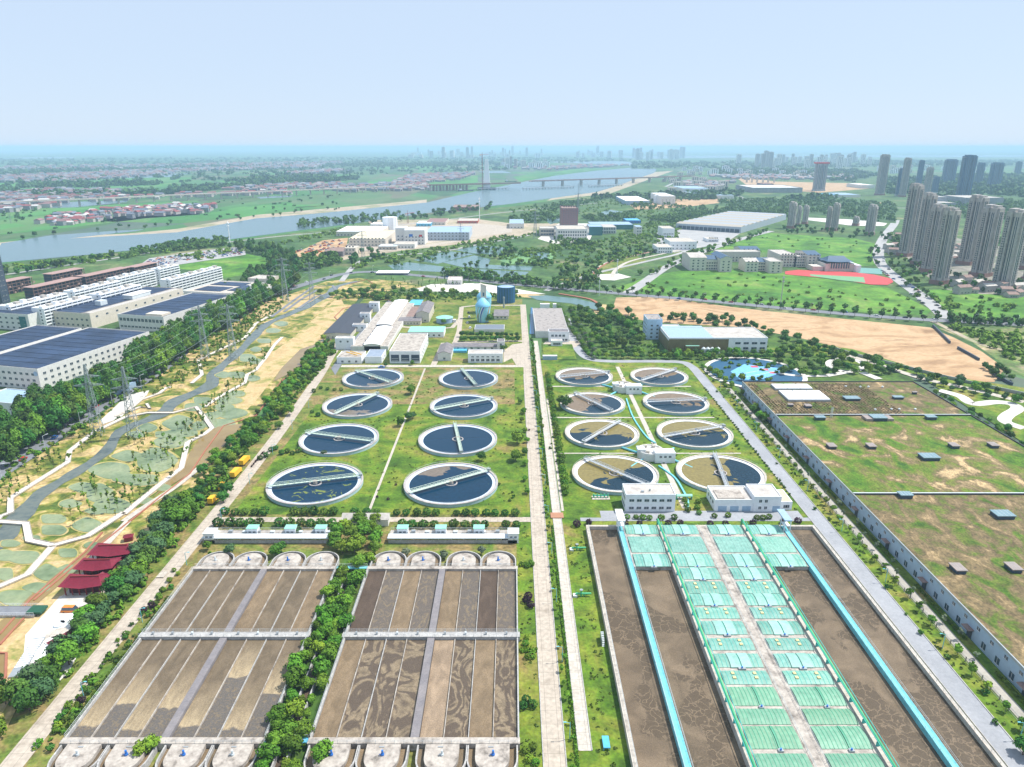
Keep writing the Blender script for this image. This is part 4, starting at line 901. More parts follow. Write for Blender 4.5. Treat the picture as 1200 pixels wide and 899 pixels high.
patch('meadow', [(722,338),(760,324),(800,317),(850,316),(920,320),(960,326),(1040,337),(1092,364),(1085,370),(1000,366),(900,358),(800,350),(740,344)], meadow, .14)
patch('meadow', [(828,297),(865,281),(900,273),(960,277),(1000,279),(1026,286),(1034,300),(1036,312),(990,312),(960,302),(900,296),(860,296)], meadow, .12)
patch('meadow', [(1085,340),(1120,339),(1200,344),(1300,350),(1300,380),(1200,377),(1130,373),(1110,366)], meadow, .12)
patch('meadow', [(190,312),(240,300),(280,296),(320,304),(315,318),(262,326),(230,318)], meadow, .12)
patch('meadow', [(655,328),(690,318),(720,306),(745,300),(760,306),(700,326),(690,336)], grass, .13)
for q in ([(1100,385),(1200,384),(1300,392),(1300,450),(1205,445),(1180,430),(1140,402)],): patch('scrub', q, mat('patchy_wasteland', [(.40,.31,.19),(.20,.21,.08),(.08,.15,.03),(.32,.26,.16)], .04, detail=9, fine=.3, fscale=.3), .09)
# fish ponds
for q in ([(484,305),(525,294.5),(555,298),(513,309.5)], [(533,293.5),(560,288),(594,290),(587,299),(560,298)], [(454,311),(478,307.5),(530,314),(526,319.5),(462,316.5)], [(519,308),(556,299.5),(575,304),(572,310.5),(625,312.5),(622,317.5),(545,314)], [(533,319),(546,315),(620,319),(610,326.5),(570,325.5)], [(614,299),(632,295.5),(648,298),(640,304),(620,303)], [(637,257),(655,254),(662,259),(645,263)], [(700,250),(715,246),(735,249),(722,255)]):
    patch('fish_pond', q, fishmat, .19)
lotus = mat('lotus_leaves', [(.05,.12,.10),(.14,.28,.10),(.18,.33,.12)], .06, detail=6)
patch('lotus_pond', [(585,306),(602,298),(616,297),(622,304),(640,305),(645,296),(650,303),(640,307),(600,310)], lotus, .21)
patch('canal', [(618,347),(640,346.5),(675,350),(700,356),(708,362),(700,364),(670,356),(630,352)], fishmat, .2)
road('embankment', [(655,345),(665,346.5),(690,351),(700,356)], 3, redk, 0, h=1.0)
# ================================================================ roads beyond the works
ave = road('avenue', [(1300,389),(1200,381),(1083,375),(1000,369),(933,363),(830,353),(734,345),(677,340),(620,335),(546,328),(500,324),(440,319),(405,321),(380,327),(330,342),(297,358),(238,393),(187,433),(100,487),(40,527),(0,553),(-40,580)], 13, asphalt, .26)
road('avenue', [(734,345),(755,331),(780,314),(806,302),(830,293),(854,285),(880,277),(904,271)], 13, farroad, .25)
road('avenue', [(1110,374),(1098,362),(1075,344),(1053,328),(1037,315),(1030,305),(1030,292),(1036,278),(1047,264),(1050,258)], 15, farroad, .25)
road('road', [(640,341),(660,333),(700,320),(760,306),(800,296),(815,285)], 7, farroad, .23)
road('road', [(400,330),(420,308),(450,300),(510,296),(560,287),(620,276)], 7, farroad, .24)
road('dirt_road', [(380,310),(440,296),(500,286),(560,278),(640,268)], 6, shore, .2)
road('embankment_road', [(-40,328),(0,323),(100,308),(199,293),(260,285),(330,277),(430,268),(520,258),(600,248),(700,238)], 7, farroad, .22)
road('road', [(1200,415),(1150,404),(1100,380),(1088,376)], 5, shore, .2)
road('railway_spur', [(690,326),(700,315),(720,305),(760,296),(800,284)], 5, slab, .3); road('railway_spur', [(717,326),(722,316),(740,306),(780,297),(810,290)], 5, slab, .3)
road('railway_bed', [(695,322),(704,313),(724,304),(765,295)], 3, redk, .32)
for q in ([(0,350),(800,240),(850,232),(900,228)],): pass
road('road', [(850,238),(870,232),(840,222),(815,213)], 10, farroad, .2)
road('road', [(780,219),(800,212),(850,206),(950,203)], 12, farroad, .25)
road('road', [(1015,243),(1060,244),(1200,246)], 12, farroad, .2)
# city block ground for the tower estate
patch('forecourt', [(1060,300),(1080,320),(1110,340),(1150,345),(1210,345),(1230,300),(1150,285),(1075,270)], mat('estate_ground', [(.07,.13,.04),(.22,.21,.17),(.30,.27,.23)], .03, detail=6, fine=.3, fscale=.2), .11)
patch('white_roofed_court', [(940,255),(1010,258),(1040,262),(1036,265),(1000,265),(945,258)], white_gnd, .3)
patch('yard', [(655,262),(700,262),(690,284),(650,286),(630,280)], white_gnd, .12)
patch('yard', [(400,290),(440,268),(560,262),(600,266),(600,272),(500,290),(440,296)], conc, .15)
patch('yard', [(610,345),(480,341),(505,333.5),(560,332),(600,338),(640,345)], white_gnd, .2)
patch('yard', [(770,272),(800,266),(870,272),(850,285),(790,296),(770,290)], farroad, .15)
patch('yard', [(700,322),(725,321),(740,325),(720,329),(698,328)], white_gnd, .28)
# ================================================================ wetland park on the left
patch('wetland', [(-60,600),(0,563),(60,524),(160,458),(240,398),(300,364),(335,347),(382,330),(420,326),(470,330),(500,336),(450,342),(420,350),(395,388),(372,410),(330,445),(300,485),(255,545),(215,590),(150,640),(95,705),(55,760),(0,870),(-60,950)], wetgrass, .07)
patch('sand_flat', [(392,352),(400,350),(405,362),(385,395),(352,418),(330,432),(300,470),(270,500),(235,530),(200,565),(165,590),(150,600),(190,560),(240,515),(285,460),(310,420),(345,395)], sand, .12)
patch('sand_flat', [(0,690),(60,650),(115,655),(95,700),(50,745),(15,815),(-10,860),(-60,900),(-60,730)], sand, .115)
patch('sand_flat', [(70,700),(100,690),(120,715),(80,790),(60,808),(25,800),(30,745)], white_gnd, .17)
patch('garden_plot', [(150,640),(190,600),(225,590),(205,625),(175,650)], sand, .12)
patch('plaza', [(118,493),(150,463),(175,458),(172,464),(150,482),(140,491),(120,498)], white_gnd, .2)
patch('plaza', [(215,352),(320,345),(395,345),(380,360),(330,362),(310,372)], sand, .13)
def stream(px, wds, m, z, name='stream'):
    pts = smooth_pts([W(*p) for p in px], False, 5); n = len(pts); a, b = [], []
    for i, p in enumerate(pts):
        t = i/(n-1)*(len(wds)-1); k = min(int(t), len(wds)-2); w_ = wds[k]+(wds[k+1]-wds[k])*(t-k); w_ *= 1+.15*math.sin(i*1.3)
        q = pts[min(n-1, i+1)]-pts[max(0, i-1)]; q.normalize(); a.append(Vector((p.x-q.y*w_/2, p.y+q.x*w_/2, 0))); b.append(Vector((p.x+q.y*w_/2, p.y-q.x*w_/2, 0)))
    return sheet(name, a+b[::-1], m, z)
stream([(-30,665),(0,635),(20,610),(50,578),(83,558),(123,531),(143,505),(187,487),(207,470),(245,453),(253,436),(280,413),(300,392),(313,380),(340,368),(362,358),(385,345),(395,336),(420,330)], [9,9,9,7,7,6,9,10,10,8,7,9,7,11,10,8,8], streammat, .20)
ponds = [(210,497,18,9),(173,502,11,5),(150,535,18,6),(130,552,24,9.5),(97,572,15,6),(117,579,16,11),(82,591,13,5),(63,609,16,6),(63,622,16,6.5),(102,616,17,8),(130,593,22,10),(183,540,23,14),(200,518,20,8),(163,563,26,7),(213,508,20,5),(257,497,22,6),(270,485,20,6),(277,462,11,4),(278,440,12,4),(290,420,10,5),(268,470,16,5),(310,400,9,3),
 (28,654,22,8),(80,649,12,6),(55,672,15,9),(7,674,10,8),(7,652,12,7),(12,638,12,4.5),(20,702,22,10),(320,388,9,3),(330,380,8,3),(300,410,7,3)]
rimm = mat('pond_bank', [(.48,.37,.19),(.36,.31,.10),(.22,.24,.05)], .15, detail=7, fine=.15)
ponds += [(238,470,12,4.5),(226,478,11,5),(160,510,11,4),(143,560,14,6),(112,600,12,4),(38,632,11,4),(262,478,12,5),(247,488,11,4),(300,424,8,3.5),(262,440,9,3.5),(296,444,9,3.5),(190,572,10,4),(172,588,10,4),(44,690,16,6),(80,668,12,5),(108,640,10,4),(20,722,12,4),(232,500,9,5),(190,510,9,4)]
for px, py, a, b in ponds:
    k = R.uniform(0, 6); pts = [W(px+a*math.cos(t*.7854)*(1+.13*math.sin(t*2+k)), py+b*math.sin(t*.7854)*(1+.13*math.cos(t*3+k))) for t in range(8)]
    cc = W(px, py); NS[0] += 0; sheet('pond_bank', smooth_pts([cc+(q-cc)*1.14 for q in pts]), rimm, .14+.0003*R.random()); sheet('pond', smooth_pts(pts), pondmat, .24+.002*R.random())
patch('muddy_pond', [(233,516),(255,501),(285,497),(270,516),(240,545),(200,570),(180,583),(205,557),(216,550),(222,532)], canalmat, .2)
patch('muddy_canal', [(145,618),(123,628),(35,700),(20,715),(0,730),(0,752),(25,722),(40,712),(125,640)], canalmat, .2)
patch('muddy_canal', [(-10,740),(15,725),(30,728),(0,756),(-20,775)], canalmat, .21); patch('muddy_pond', [(-20,770),(7,768),(7,792),(-20,812)], canalmat, .2)
patch('muddy_pond', [(330,432),(352,410),(372,403),(385,392),(372,410),(345,436),(320,448)], canalmat, .2)
def walk(px, wd, label, z=.7, nm='boardwalk', m=None, group='pale boardwalks of the wetland'):
    o = thing(nm, label, 'boardwalk', (0,0,0), 0, group); pts = path3(px, False); mb = MB(); ribbon_mb(mb, pts, wd, z-.25, z); mb.build('deck', m or plank, o)
    for s in (-1, 1):
        mb = MB(); ribbon_mb(mb, pts, .12, z, z+.35, o=s*wd/2); mb.build('edge_kerb', m or slab, o)
    mb = MB()
    for p in along(pts, 5, 0): mb.box(p.x-.15, p.x+.15, p.y-.15, p.y+.15, 0, z-.25)
    mb.build('support_row', wallconc, o)
walk([(-12,622),(0,607),(13,602),(13,585),(80,543),(82,530),(110,508),(147,490),(173,485),(203,485),(230,478),(240,490),(249,503),(240,510),(220,520),(213,550),(187,570),(160,592),(146,604)], 2.6, 'pale zigzag boardwalk running from the stream crossing round the ponds')
walk([(240,478),(263,463),(287,450),(290,440),(300,435),(312,420),(322,405),(331,396)], 2.4, 'pale boardwalk climbing along the sand flat beside young trees')
walk([(225,450),(237,440),(233,423),(243,418),(287,397),(300,380),(318,370)], 2.4, 'pale boardwalk on the far bank of the stream beside grass')
walk([(-12,612),(31,615),(35,635),(63,641),(103,630),(146,602)], 2.8, 'pale boardwalk across the lower ponds joining the wide crossing')
walk([(63,641),(33,675),(0,689),(-20,695)], 2.8, 'pale boardwalk branch leaving towards the lowest ponds')
walk([(150,483),(165,470),(187,462),(196,455),(200,455)], 2.2, 'pale boardwalk branch on the lawn beside the white plaza')
walk([(135,489),(165,478),(176,480),(172,474)], 1.8, 'short pale boardwalk loop near the white plaza')
for q, lb in (([(388,398),(352,430),(330,447),(300,488),(262,500),(240,530),(223,556),(190,582),(160,606),(117,640),(40,705)], 'long reddish kerb wall winding beside the muddy pond'), ([(120,625),(100,648),(35,705),(0,745)], 'reddish kerb wall along the inner side of the muddy canal'), ([(28,726),(0,757)], 'short reddish kerb wall at the small muddy basin'), ([(-10,766),(8,767),(7,795),(-10,812)], 'reddish kerb wall round the small square basin'),
             ([(410,333),(430,328),(437,333),(425,345),(445,351),(477,355),(483,362)], 'dark red zigzag wall near the avenue'), ([(395,388),(400,380),(392,372),(402,362),(420,358)], 'reddish kerb wall at the top of the sand flat')):
    pts = path3(q, False); mb = MB(); ribbon_mb(mb, pts, .7, 0, .7); tag(mb.build('kerb_wall', redk), lb, 'wall', 'reddish kerb walls')
for q in ([(318,372),(345,352),(368,336),(390,335),(395,342),(370,348),(350,362)],[(333,366),(352,352),(372,340)]): road('park_path', q, 3.2, asphalt, .24, sm=False)
for q in ([(145,612),(165,598),(205,572),(235,548)], [(100,665),(130,633),(150,612)]): road('park_path', q, 3.0, slab, .23)
# white footbridge and striped deck by the temple
o = thing('park_bridge', 'white railed bridge with dark deck over the muddy canal', 'bridge', W(22, 719)); MB().box(-22,7,-2.6,2.6,.7,1.1).build('deck', asphalt, o)
for s in (-2.6, 2.6): railing(o, (-22,s), (7,s), 1.1, 1.1, 1.4, white); MB().box(-22,7,s-.1 if s>0 else s-.1,s+.1,.2,1.1).build('edge_beam', slab, o)
MB().box(4,9,-2,2,1.12,1.9).build('gate_box', paint('dark_green_box', (.02,.09,.05)), o)
p = W(21, 790); o = thing('striped_deck', 'narrow deck of white and grey stripes beside the pale square', 'deck', p, rad(12)); MB().box(-1.8,1.8,-2,16,0,.8).build('base', metal, o)
for i in range(13): MB().box(-1.6,1.6,2+i*1.05,2.6+i*1.05,.8,.95).build('stripe', brightroof, o)
# maroon temple halls
def hip(mb, L, D, h, rise, over=1.2, mi=0, curl=.7):
    x0, x1, y0, y1 = -over, L+over, -over, D+over; rx = D*.22
    n = 8; vs = []; fs = []
    for j in range(n+1):
        t = j/n; z = h+rise*(t**1.35)+curl*(1-t)**3*.0
        f = 1-t; a = rx*t; ex0, ex1 = x0+(rx+over)*t, x1-(rx+over)*t; yy0 = y0+(D/2+over)*t; yy1 = y1-(D/2+over)*t
        c = curl*(1-t)**2
        vs += [(ex0, yy0, z+c), ((ex0+ex1)/2, yy0, z), (ex1, yy0, z+c), (ex1, yy1, z+c), ((ex0+ex1)/2, yy1, z), (ex0, yy1, z+c)]
    for j in range(n):
        for i in range(6): fs.append((6*j+i, 6*j+(i+1)%6, 6*j+6+(i+1)%6, 6*j+6+i))
    fs.append(tuple(range(5,-1,-1))); return mb.add(vs, fs, mi)
for px0, px1, py, lab, dd in ((109,151,661,'farthest maroon hipped temple hall of the three, on white paving',6.6),(93,131,678,'middle maroon hipped temple hall, narrower than its neighbours',5.6),(76,118,699,'nearest maroon hipped temple hall with red columns facing the pale square',6.2)):
    A = W(px0, py); L = W(px1, py).x-A.x; h = 3.6
    o = thing('temple_hall', lab, 'temple hall', A, rad(3), 'maroon temple halls')
    MB().box(1, L-1, 1.4, dd, 0, h).build('wall', paint('dark_timber', (.09,.02,.025)) if 'dark_timber' not in MATS else MATS['dark_timber'], o)
    MB().box(-.6, L+.6, -.6, dd+.6, 0, .35).build('plinth', slab, o)
    for i in range(6): MB().cyl(.4+i*(L-.8)/5, .2, .35, h, .22, n=10).build('column', redwood, o)
    hip(MB(), L, dd, h, 2.3, 1.1, curl=1.0).build('roof', maroon, o)
    MB().box(dd*.22, L-dd*.22, dd/2-.2, dd/2+.2, h+2.2, h+2.6).build('ridge', redwood, o)
for px, py, L, lab in ((134,668,9,'maroon side gallery behind the farthest temple hall'),(116,686,8,'maroon side gallery between the nearer temple halls')):
    p = W(px, py); o = thing('side_gallery', lab, 'gallery', p, rad(70)); MB().box(0,L,0,2.4,0,2.4).build('wall', MATS['dark_timber'], o); hip(MB(), L, 2.4, 2.4, 1.0, .5, curl=.2).build('roof', maroon, o)
for px, py, L, a, lab in ((62,762,8,60,'low maroon covered walk at the lower end of the pale square'),(96,722,6,55,'low maroon covered walk half hidden by trees')):
    p = W(px, py); o = thing('covered_walk', lab, 'gallery', p, rad(a)); MB().box(0,L,0,2.2,0,1.8).build('wall', MATS['dark_timber'], o); hip(MB(), L, 2.2, 1.8, 1.0, .4, curl=.2).build('roof', maroon, o)
o = thing('red_kiosk', 'tiny red kiosk standing alone on the garden plot', 'kiosk', W(146,636), rad(20)); MB().box(0,3,0,2.2,0,2).build('wall', redwood, o); hip(MB(), 3, 2.2, 2, 1, .4, curl=.15).build('roof', maroon, o)
for i, (px, py, c) in enumerate(((78,728,white),(70,733,steel),(60,752,white2),(48,765,white),(66,745,slab))):
    p = W(px, py); g = np.random.default_rng(i); mb = MB(); pts = [(p.x+(2.4+g.random())*math.cos(t*.63), p.y+(3.2+g.random()*1.5)*math.sin(t*.63)) for t in range(10)]
    mb.prism(pts, .18, .32+.02*i); mb.prism([(p.x+(a-p.x)*.55, p.y+(b-p.y)*.5) for a, b in pts], .32, .7); tag(mb.build('tarpaulin', c), ['white crumpled tarpaulin nearest the parked truck','grey blue tarpaulin on the pale square','offwhite tarpaulin beside the striped deck','white tarpaulin at the lower end of the square','sandy tarpaulin heap amid the square'][i], 'tarpaulin')
rect('pad', *sorted((X(192,667), X(201,667))), *sorted((Y(678), Y(671))), slab, .25)
# ================================================================ vehicles
def vehicle(name, label, cat, p, rz, paintm, L=4.5, wd=1.8, h=1.5, van=False, group=None, s=1.0):
    o = thing(name, label, cat, p, rz, group)
    mb = MB(); mb.box(-L/2, L/2, -wd/2, wd/2, .35, h*.58 if not van else h*.5); mb.build('body', paintm, o)
    mb = MB(); a, b = (-.32*L, .2*L) if not van else (-.46*L, .36*L); z0 = h*.58 if not van else h*.5
    mb.add([(a,-wd*.46,z0),(b+.14*L,-wd*.46,z0),(b+.14*L,wd*.46,z0),(a,wd*.46,z0),(a+.07*L,-wd*.38,h),(b,-wd*.38,h),(b,wd*.38,h),(a+.07*L,wd*.38,h)], [(4,5,6,7),(0,1,5,4),(1,2,6,5),(2,3,7,6),(3,0,4,7)])
    mb.build('cabin', glass, o); MB().box(a+.08*L, b-.01*L, -wd*.37, wd*.37, h, h+.04).build('roof', paintm, o)
    for x in (-.3*L, .3*L):
        for y in (-wd/2, wd/2-.2): MB().bar((x, y, .33), (x, y+.2, .33), .33, n=10).build('wheel', blackm, o)
    return o
carcol = [paint('car_white', (.75,.75,.76), rough=.3), paint('car_silver', (.42,.43,.45), rough=.3), paint('car_black', (.02,.02,.025), rough=.3), paint('car_blue', (.03,.12,.38), rough=.3), paint('car_red', (.45,.03,.03), rough=.3), orange]
cn = ['white','silver','black','blue','red','orange']
CARM = []
for c in carcol:
    mb = MB(); L, wd, h = 4.5, 1.8, 1.5
    mb.box(-L/2, L/2, -wd/2, wd/2, .35, .88, 0); a, b, z0 = -.32*L, .2*L, .88
    mb.add([(a,-wd*.46,z0),(b+.14*L,-wd*.46,z0),(b+.14*L,wd*.46,z0),(a,wd*.46,z0),(a+.07*L,-wd*.38,h),(b,-wd*.38,h),(b,wd*.38,h),(a+.07*L,wd*.38,h)], [(0,1,5,4),(1,2,6,5),(2,3,7,6),(3,0,4,7)], 1)
    mb.box(a+.07*L, b, -wd*.38, wd*.38, h-.02, h+.03, 0)
    for x in (-.3*L, .3*L):
        for y in (-wd/2-.01, wd/2-.19): mb.bar((x, y, .33), (x, y+.2, .33), .33, 2, n=8)
    CARM.append(mb.mesh('parked_car', [c, glass, blackm]))
def car(p, rz, where, group, pal=(0,0,0,1,1,2,2,3,4), s=1.):
    i = R.choice(pal); return tag(link('parked_car' if 'parked' in where else 'car', CARM[i], None, p, rz, s), f'{cn[i]} car {where}', 'car', group)
# big vehicle pound near the river
for q in fill([(150,320),(178,304),(230,297),(285,291),(283,299),(240,303),(200,309),(160,323)], 190, 4.2): car(q, R.choice((.3,.35,1.9)), 'parked in the crowded pound by the river', 'cars in the crowded pound', (0,0,0,1,1,2,3,3,4,5), 1.15)
patch('yard', [(146,323),(175,303),(230,295),(287,289),(288,299),(240,306),(200,312),(160,327)], farroad, .18)
for q in fill([(345,296),(380,284),(402,281),(400,292),(360,300)], 40, 5): 
    i = R.choice((4,5,5,0,1)); o = tag(link('machine_stack', CARM[i], None, q, R.uniform(0,3), (1.3,1.5,1.7)), f'{cn[i]} machine in the equipment yard beyond the tree belt', 'machine', 'machines in the equipment yard')
patch('yard', [(340,300),(378,282),(408,279),(405,294),(362,303)], dirt, .16)
nc = 0
for q in along(ave, 26, .1):
    if q.y < 150: continue
    if nc > 55: break
    k = min(range(len(ave)-1), key=lambda i: (ave[i]-q).length); d = ave[k+1]-ave[k]; a = math.atan2(d.y, d.x); q2 = offset([q, q+d], R.choice((-3.4, 3.2)))[0]; q2.z = .26
    car(q2, a, 'driving on the long grey avenue', 'cars on the avenue'); nc += 1
for q in along(path3([(1104,368),(1075,346),(1053,329),(1037,316),(1030,303)]), 12, .1): q.x += R.choice((-5,5.5)); q.z = .25; car(q, 2.2, 'parked or queuing on the curved road by the towers', 'cars on the curved road')
for q in along(path3([(0,462),(35,460)], False), 2.8, .02): q.z = .2; car(q, 1.8, 'parked in front of the factory', 'cars in the factory car park')
for q in along(path3([(0,467),(32,465.5)], False), 2.8, .02): q.z = .2; car(q, 1.8, 'parked in front of the factory', 'cars in the factory car park')
patch('yard', [(-20,458),(50,456),(45,470),(-20,474)], slab, .15)
for q in along(path3([(235,400),(290,366),(330,347)], True), 9, .2)[:20]: q.x -= 9; q.z = .2; car(q, 1.0, 'parked beside the avenue under trees', 'cars under the street trees')
# yellow trucks on the left road
for px, py, lb in ((287,543,'farthest'),(277,557,'second'),(262,573,'third'),(250,589,'nearest')):
    p = W(px, py); o = thing('yellow_truck', f'yellow box truck parked on the left road, the {lb} of four', 'truck', p, rad(86), 'yellow trucks')
    L = 8 if lb in ('farthest','second') else 5.5
    MB().box(-L/2, L/2-1.8, -1.2, 1.2, .9, 3.3).build('cargo_box', yellow, o); MB().box(L/2-1.7, L/2, -1.15, 1.15, .6, 2.5).build('cab', yellow, o); MB().box(L/2-.6, L/2+.02, -1.0, 1.0, 1.5, 2.3).build('windscreen', glass, o)
    MB().box(-L/2, L/2, -1, 1, .6, .9).build('chassis', blackm, o)
    for x in (-L/2+1.2, L/2-1.2):
        for y in (-1.2, .9): MB().bar((x,y,.5),(x,y+.3,.5),.5,n=12).build('wheel', blackm, o)
p = W(82, 717); o = vehicle('small_truck', 'small orange and white truck parked on the pale square', 'truck', p, 0, orange, 5, 2, 2.2, van=True)
for px, py, i in ((551,385,0),(549,367,2),(550,372,0),(548,379,1)): car(W(px,py), 1.5, 'parked beside the tall blue silo', 'cars beside the silo', (i,))
vehicle('pickup', 'small blue pickup parked on path corner above the clarifiers', 'pickup', W(447,431.5), 0, bluep, 4.5, 1.8, 1.8)
# ================================================================ older buildings of the works (upper left)
WL = dict(wd=1.4, hh=1.2)
bpx('row_shed', 'long black roofed row shed beside the boundary wall', 380, 411, 397, 391, 356.5, cream, paint('black_roof', (.05,.055,.07)), [('f',5,1,dict(z0=.8,wd=1.2,hh=1))], gable=('y', .8), cat='shed')
fb = thing('filter_hall', 'long grey filter deck with white stair towers and pipe galleries', 'filter hall', W(411, 411), rad(0)); A = W(411,411)
fl = X(432,411)-A.x; fd = Y(358)-A.y
MB().box(0, 29, 0, fd, 0, 3.5).build('wall', white2, fb); MB().box(.4, 28.6, .4, fd-.4, 3.5, 3.65).build('roof_deck', oldconc, fb)
for i in range(16): MB().box(9, 11.2, 3+i*fd/16.6, 3+i*fd/16.6+2.6, 3.65, 4.6).build('filter_cell', dkm, fb)
for i in range(5): MB().box(18.5, 20, 5+i*22, 17+i*22, 3.65, 4.5).build('pipe_gallery_roof', metal, fb)
for px, py, w_, d_, h_, lab in ((438.5,366,9,7,9,'farthest'),(428,378,9,6,8,'second farthest'),(421.5,389,12,6,6,'third'),(404,410,14,7,9,'nearest')):
    p = W(px, py); bldg('stair_tower', f'small white stair tower on the filter deck, the {lab} of four', (p.x-w_/2, p.y), 0, w_, d_, h_, white, [dirtyroof, greyroof][h_ > 8], [('f',2,1,dict(z0=h_-3,wd=1.3,hh=1.3))], group='white stair towers', ph=.3, cat='tower')
bpx('inlet_house', 'white L shaped inlet house with yellow pipes at the road corner', 395, 424, 426.5, 419.5, 412, white, oldconc, [('f',3,1,{})], ph=.5)
o = bpx('cabinet_house', 'small white house with blue grey roof beside inlet house', 428, 447.5, 426, 418.5, 410, white, mat('bluegrey_roof', [(.20,.25,.33),(.28,.33,.40)], .3), [('r',2,1,{})], ph=.4)
for i in range(2):
    p = W(412+i*4, 424); tag(MB().bar((p.x-4,p.y+2+i*2,7),(p.x+5,p.y-2+i*2,5.6),.35,n=8).build('yellow_pipe', yellow), f'yellow pipe on the inlet house roof, the {"farther" if i else "nearer"} one', 'pipe')
for a, b, yb, yr, yk, rot, lab in ((427,446,411,404,383,0,'nearer'),(442,459,387,380.5,352,0,'farther')):
    o = bpx('long_white_roof_hall', f'long hall under bright white sheet roof, the {lab} of two in line', a, b, yb, yr, yk, white2, brightroof, [('r',14,1,dict(z0=1.5,wd=2,hh=1.2))], gable=('y', 1.0), cat='hall')
o = bpx('open_front_hall', 'grey concrete roofed hall with open front bays beside lawn', 457, 492.5, 426, 412.2, 391, white, oldconc, [], ph=.4, cat='hall')
dims = X(492.5,426)-X(457,426)
for i in range(3): MB().box(1+i*dims/3, (i+1)*dims/3-.5, -.12, -.02, 1.6, 6.6).build('open_bay', dkm, o)
for i in range(6): MB().box(1.5+(i//2)*dims/3, (i//2+1)*dims/3-1, -.5, -.15, 2+(i%2)*1.5, 2.5+(i%2)*1.5).build('duct', metal, o)
windows(o, 'r', 7, 2, dims, Y(391,7)-Y(426), z0=1.2, dz=3, wd=1.8, hh=1.4)
bpx('mint_roof_pump_house', 'low pump house with long mint green roof', 478, 520, 395.5, 389, 382.5, white, greenroof, [('f',6,1,{})], ph=0, cat='pump house')
bpx('gabled_workshop', 'cream workshop with grey gabled roof beside the round mint tank', 488, 503, 378, 367, 355, cream, darkroof, [('f',2,1,{}),('r',4,1,{})], gable=('y', 2.2), cat='workshop')
bpx('brown_roof_shed', 'cream shed with flat brown roof left of the gabled workshop', 468, 487.5, 376, 371.5, 359.5, cream, brownroof, [('f',4,1,{})], ph=.2, cat='shed')
bpx('lean_to', 'long low cream outhouse with grey tiled roof in front of workshop', 467, 493, 381, 376.5, 372, cream, darkroof, [('f',6,1,dict(wd=1,hh=1))], gable=('x', .8), cat='outhouse')
bpx('blue_roof_shed', 'shed with bright pale blue roof beyond the workshop', 479.5, 492.5, 361, 357.5, 351.5, cream, cyanp, [], gable=('x', 1), cat='shed')
p = W(521, 377.5); o = thing('round_tank', 'low round tank with domed mint roof', 'tank', p); MB().lathe([(7.5,0),(7.5,4.6)], 32).build('tank_wall', paleblueroof, o); MB().lathe([(7.9,4.5),(4,5.6),(.01,6.0)], 32).build('roof', greenroof, o, smooth=True); MB().box(7.6,10.5,-2,1,0,2.6).build('annex', white2, o)
bpx('gabled_cottage', 'small white gabled cottage beside the pale path', 513, 528.5, 423, 414.5, 404, white2, darkroof, [('f',1,1,{})], gable=('y', 1.8), cat='cottage')
bpx('long_grey_roof_block', 'long low block with grey tiled roof behind the white office', 530.5, 583, 411, 406.5, 402, white2, darkroof, [('f',6,1,{})], gable=('x', .6))
bpx('roof_turret', 'small white turret block with grey top beside crossroads', 582.5, 591.5, 412.5, 401, 397.5, white2, darkroof, [('f',1,2,dict(mg=.5,z0=2))], ph=.5)
o = bpx('white_office', 'low white office with four windows in front of the grey roof', 548.5, 589, 425.5, 415, 410, white, greyroof, [('f',6,1,dict(z0=1.4,wd=2.4,hh=1.8)),('f',6,1,dict(z0=4.4,wd=1.8,hh=.7))], ph=.4)
bpx('blue_kiosk', 'small turquoise canopy and plant between cottage and office', 531, 547, 413.5, 411, 406, cyanp, cyanp, [], ph=.1, cat='canopy')
# silos
domeb = paint('silo_roof_blue', (.22,.52,.72), rough=.5, fine=.04); silob = paint('silo_blue', (.28,.60,.72), rough=.5, fine=.04)
def silo(px, py, r, ytop, ycone, lab, stripes=False):
    p = W(px, py); hw = HY(p.y, ytop); hc = HY(p.y+r*.2, ycone)
    o = thing('blue_silo', lab, 'silo', p, 0, 'pale blue silos')
    MB().lathe([(r*.72,0),(r*.9,hw*.3),(r,hw*.65),(r,hw)], 48).build('shell', silob, o, smooth=True)
    MB().lathe([(r*1.04,hw-.3),(r*1.04,hw),(r*.9,hw+(hc-hw)*.3),(r*.25,hc),(.01,hc+.3)], 48).build('roof', domeb, o, smooth=True)
    if stripes:
        def band(c, a0, w_, bend):
            n = 16; vs = []
            for i in range(n+1):
                z = hw*(.02+.96*i/n); t = i/n; rr = (r*.72+(r*.18)*(z/hw/.3) if z < hw*.3 else r*.9+r*.1*min(1,(z/hw-.3)/.35))+.06; a = a0+bend*t*t
                for q in (a-w_/2*(.35+.65*t), a+w_/2*(.35+.65*t)): vs.append((rr*math.cos(q), rr*math.sin(q), z))
            MB().add(vs, [(2*i,2*i+1,2*i+3,2*i+2) for i in range(n)]).build('stripe', c, o)
        band(paint('ochre_stripe', (.42,.22,.02)), -2.45, .42, .5); band(teal, -2.25, .16, .52); band(white, -2.1, .12, .53); band(paint('deep_blue_stripe', (.03,.10,.35)), -1.96, .22, .54)
        band(paint('pink_stripe', (.65,.35,.45)), -1.80, .05, .55); band(MATS['ochre_stripe'], -.95, .22, .6)
    return o
silo(566, 377, 6.6, 358, 349, 'nearer pale blue silo painted with ochre and navy swooping stripes', True); silo(567.5, 366, 6.9, 347.5, 339.5, 'plain pale blue silo standing directly behind the striped one')
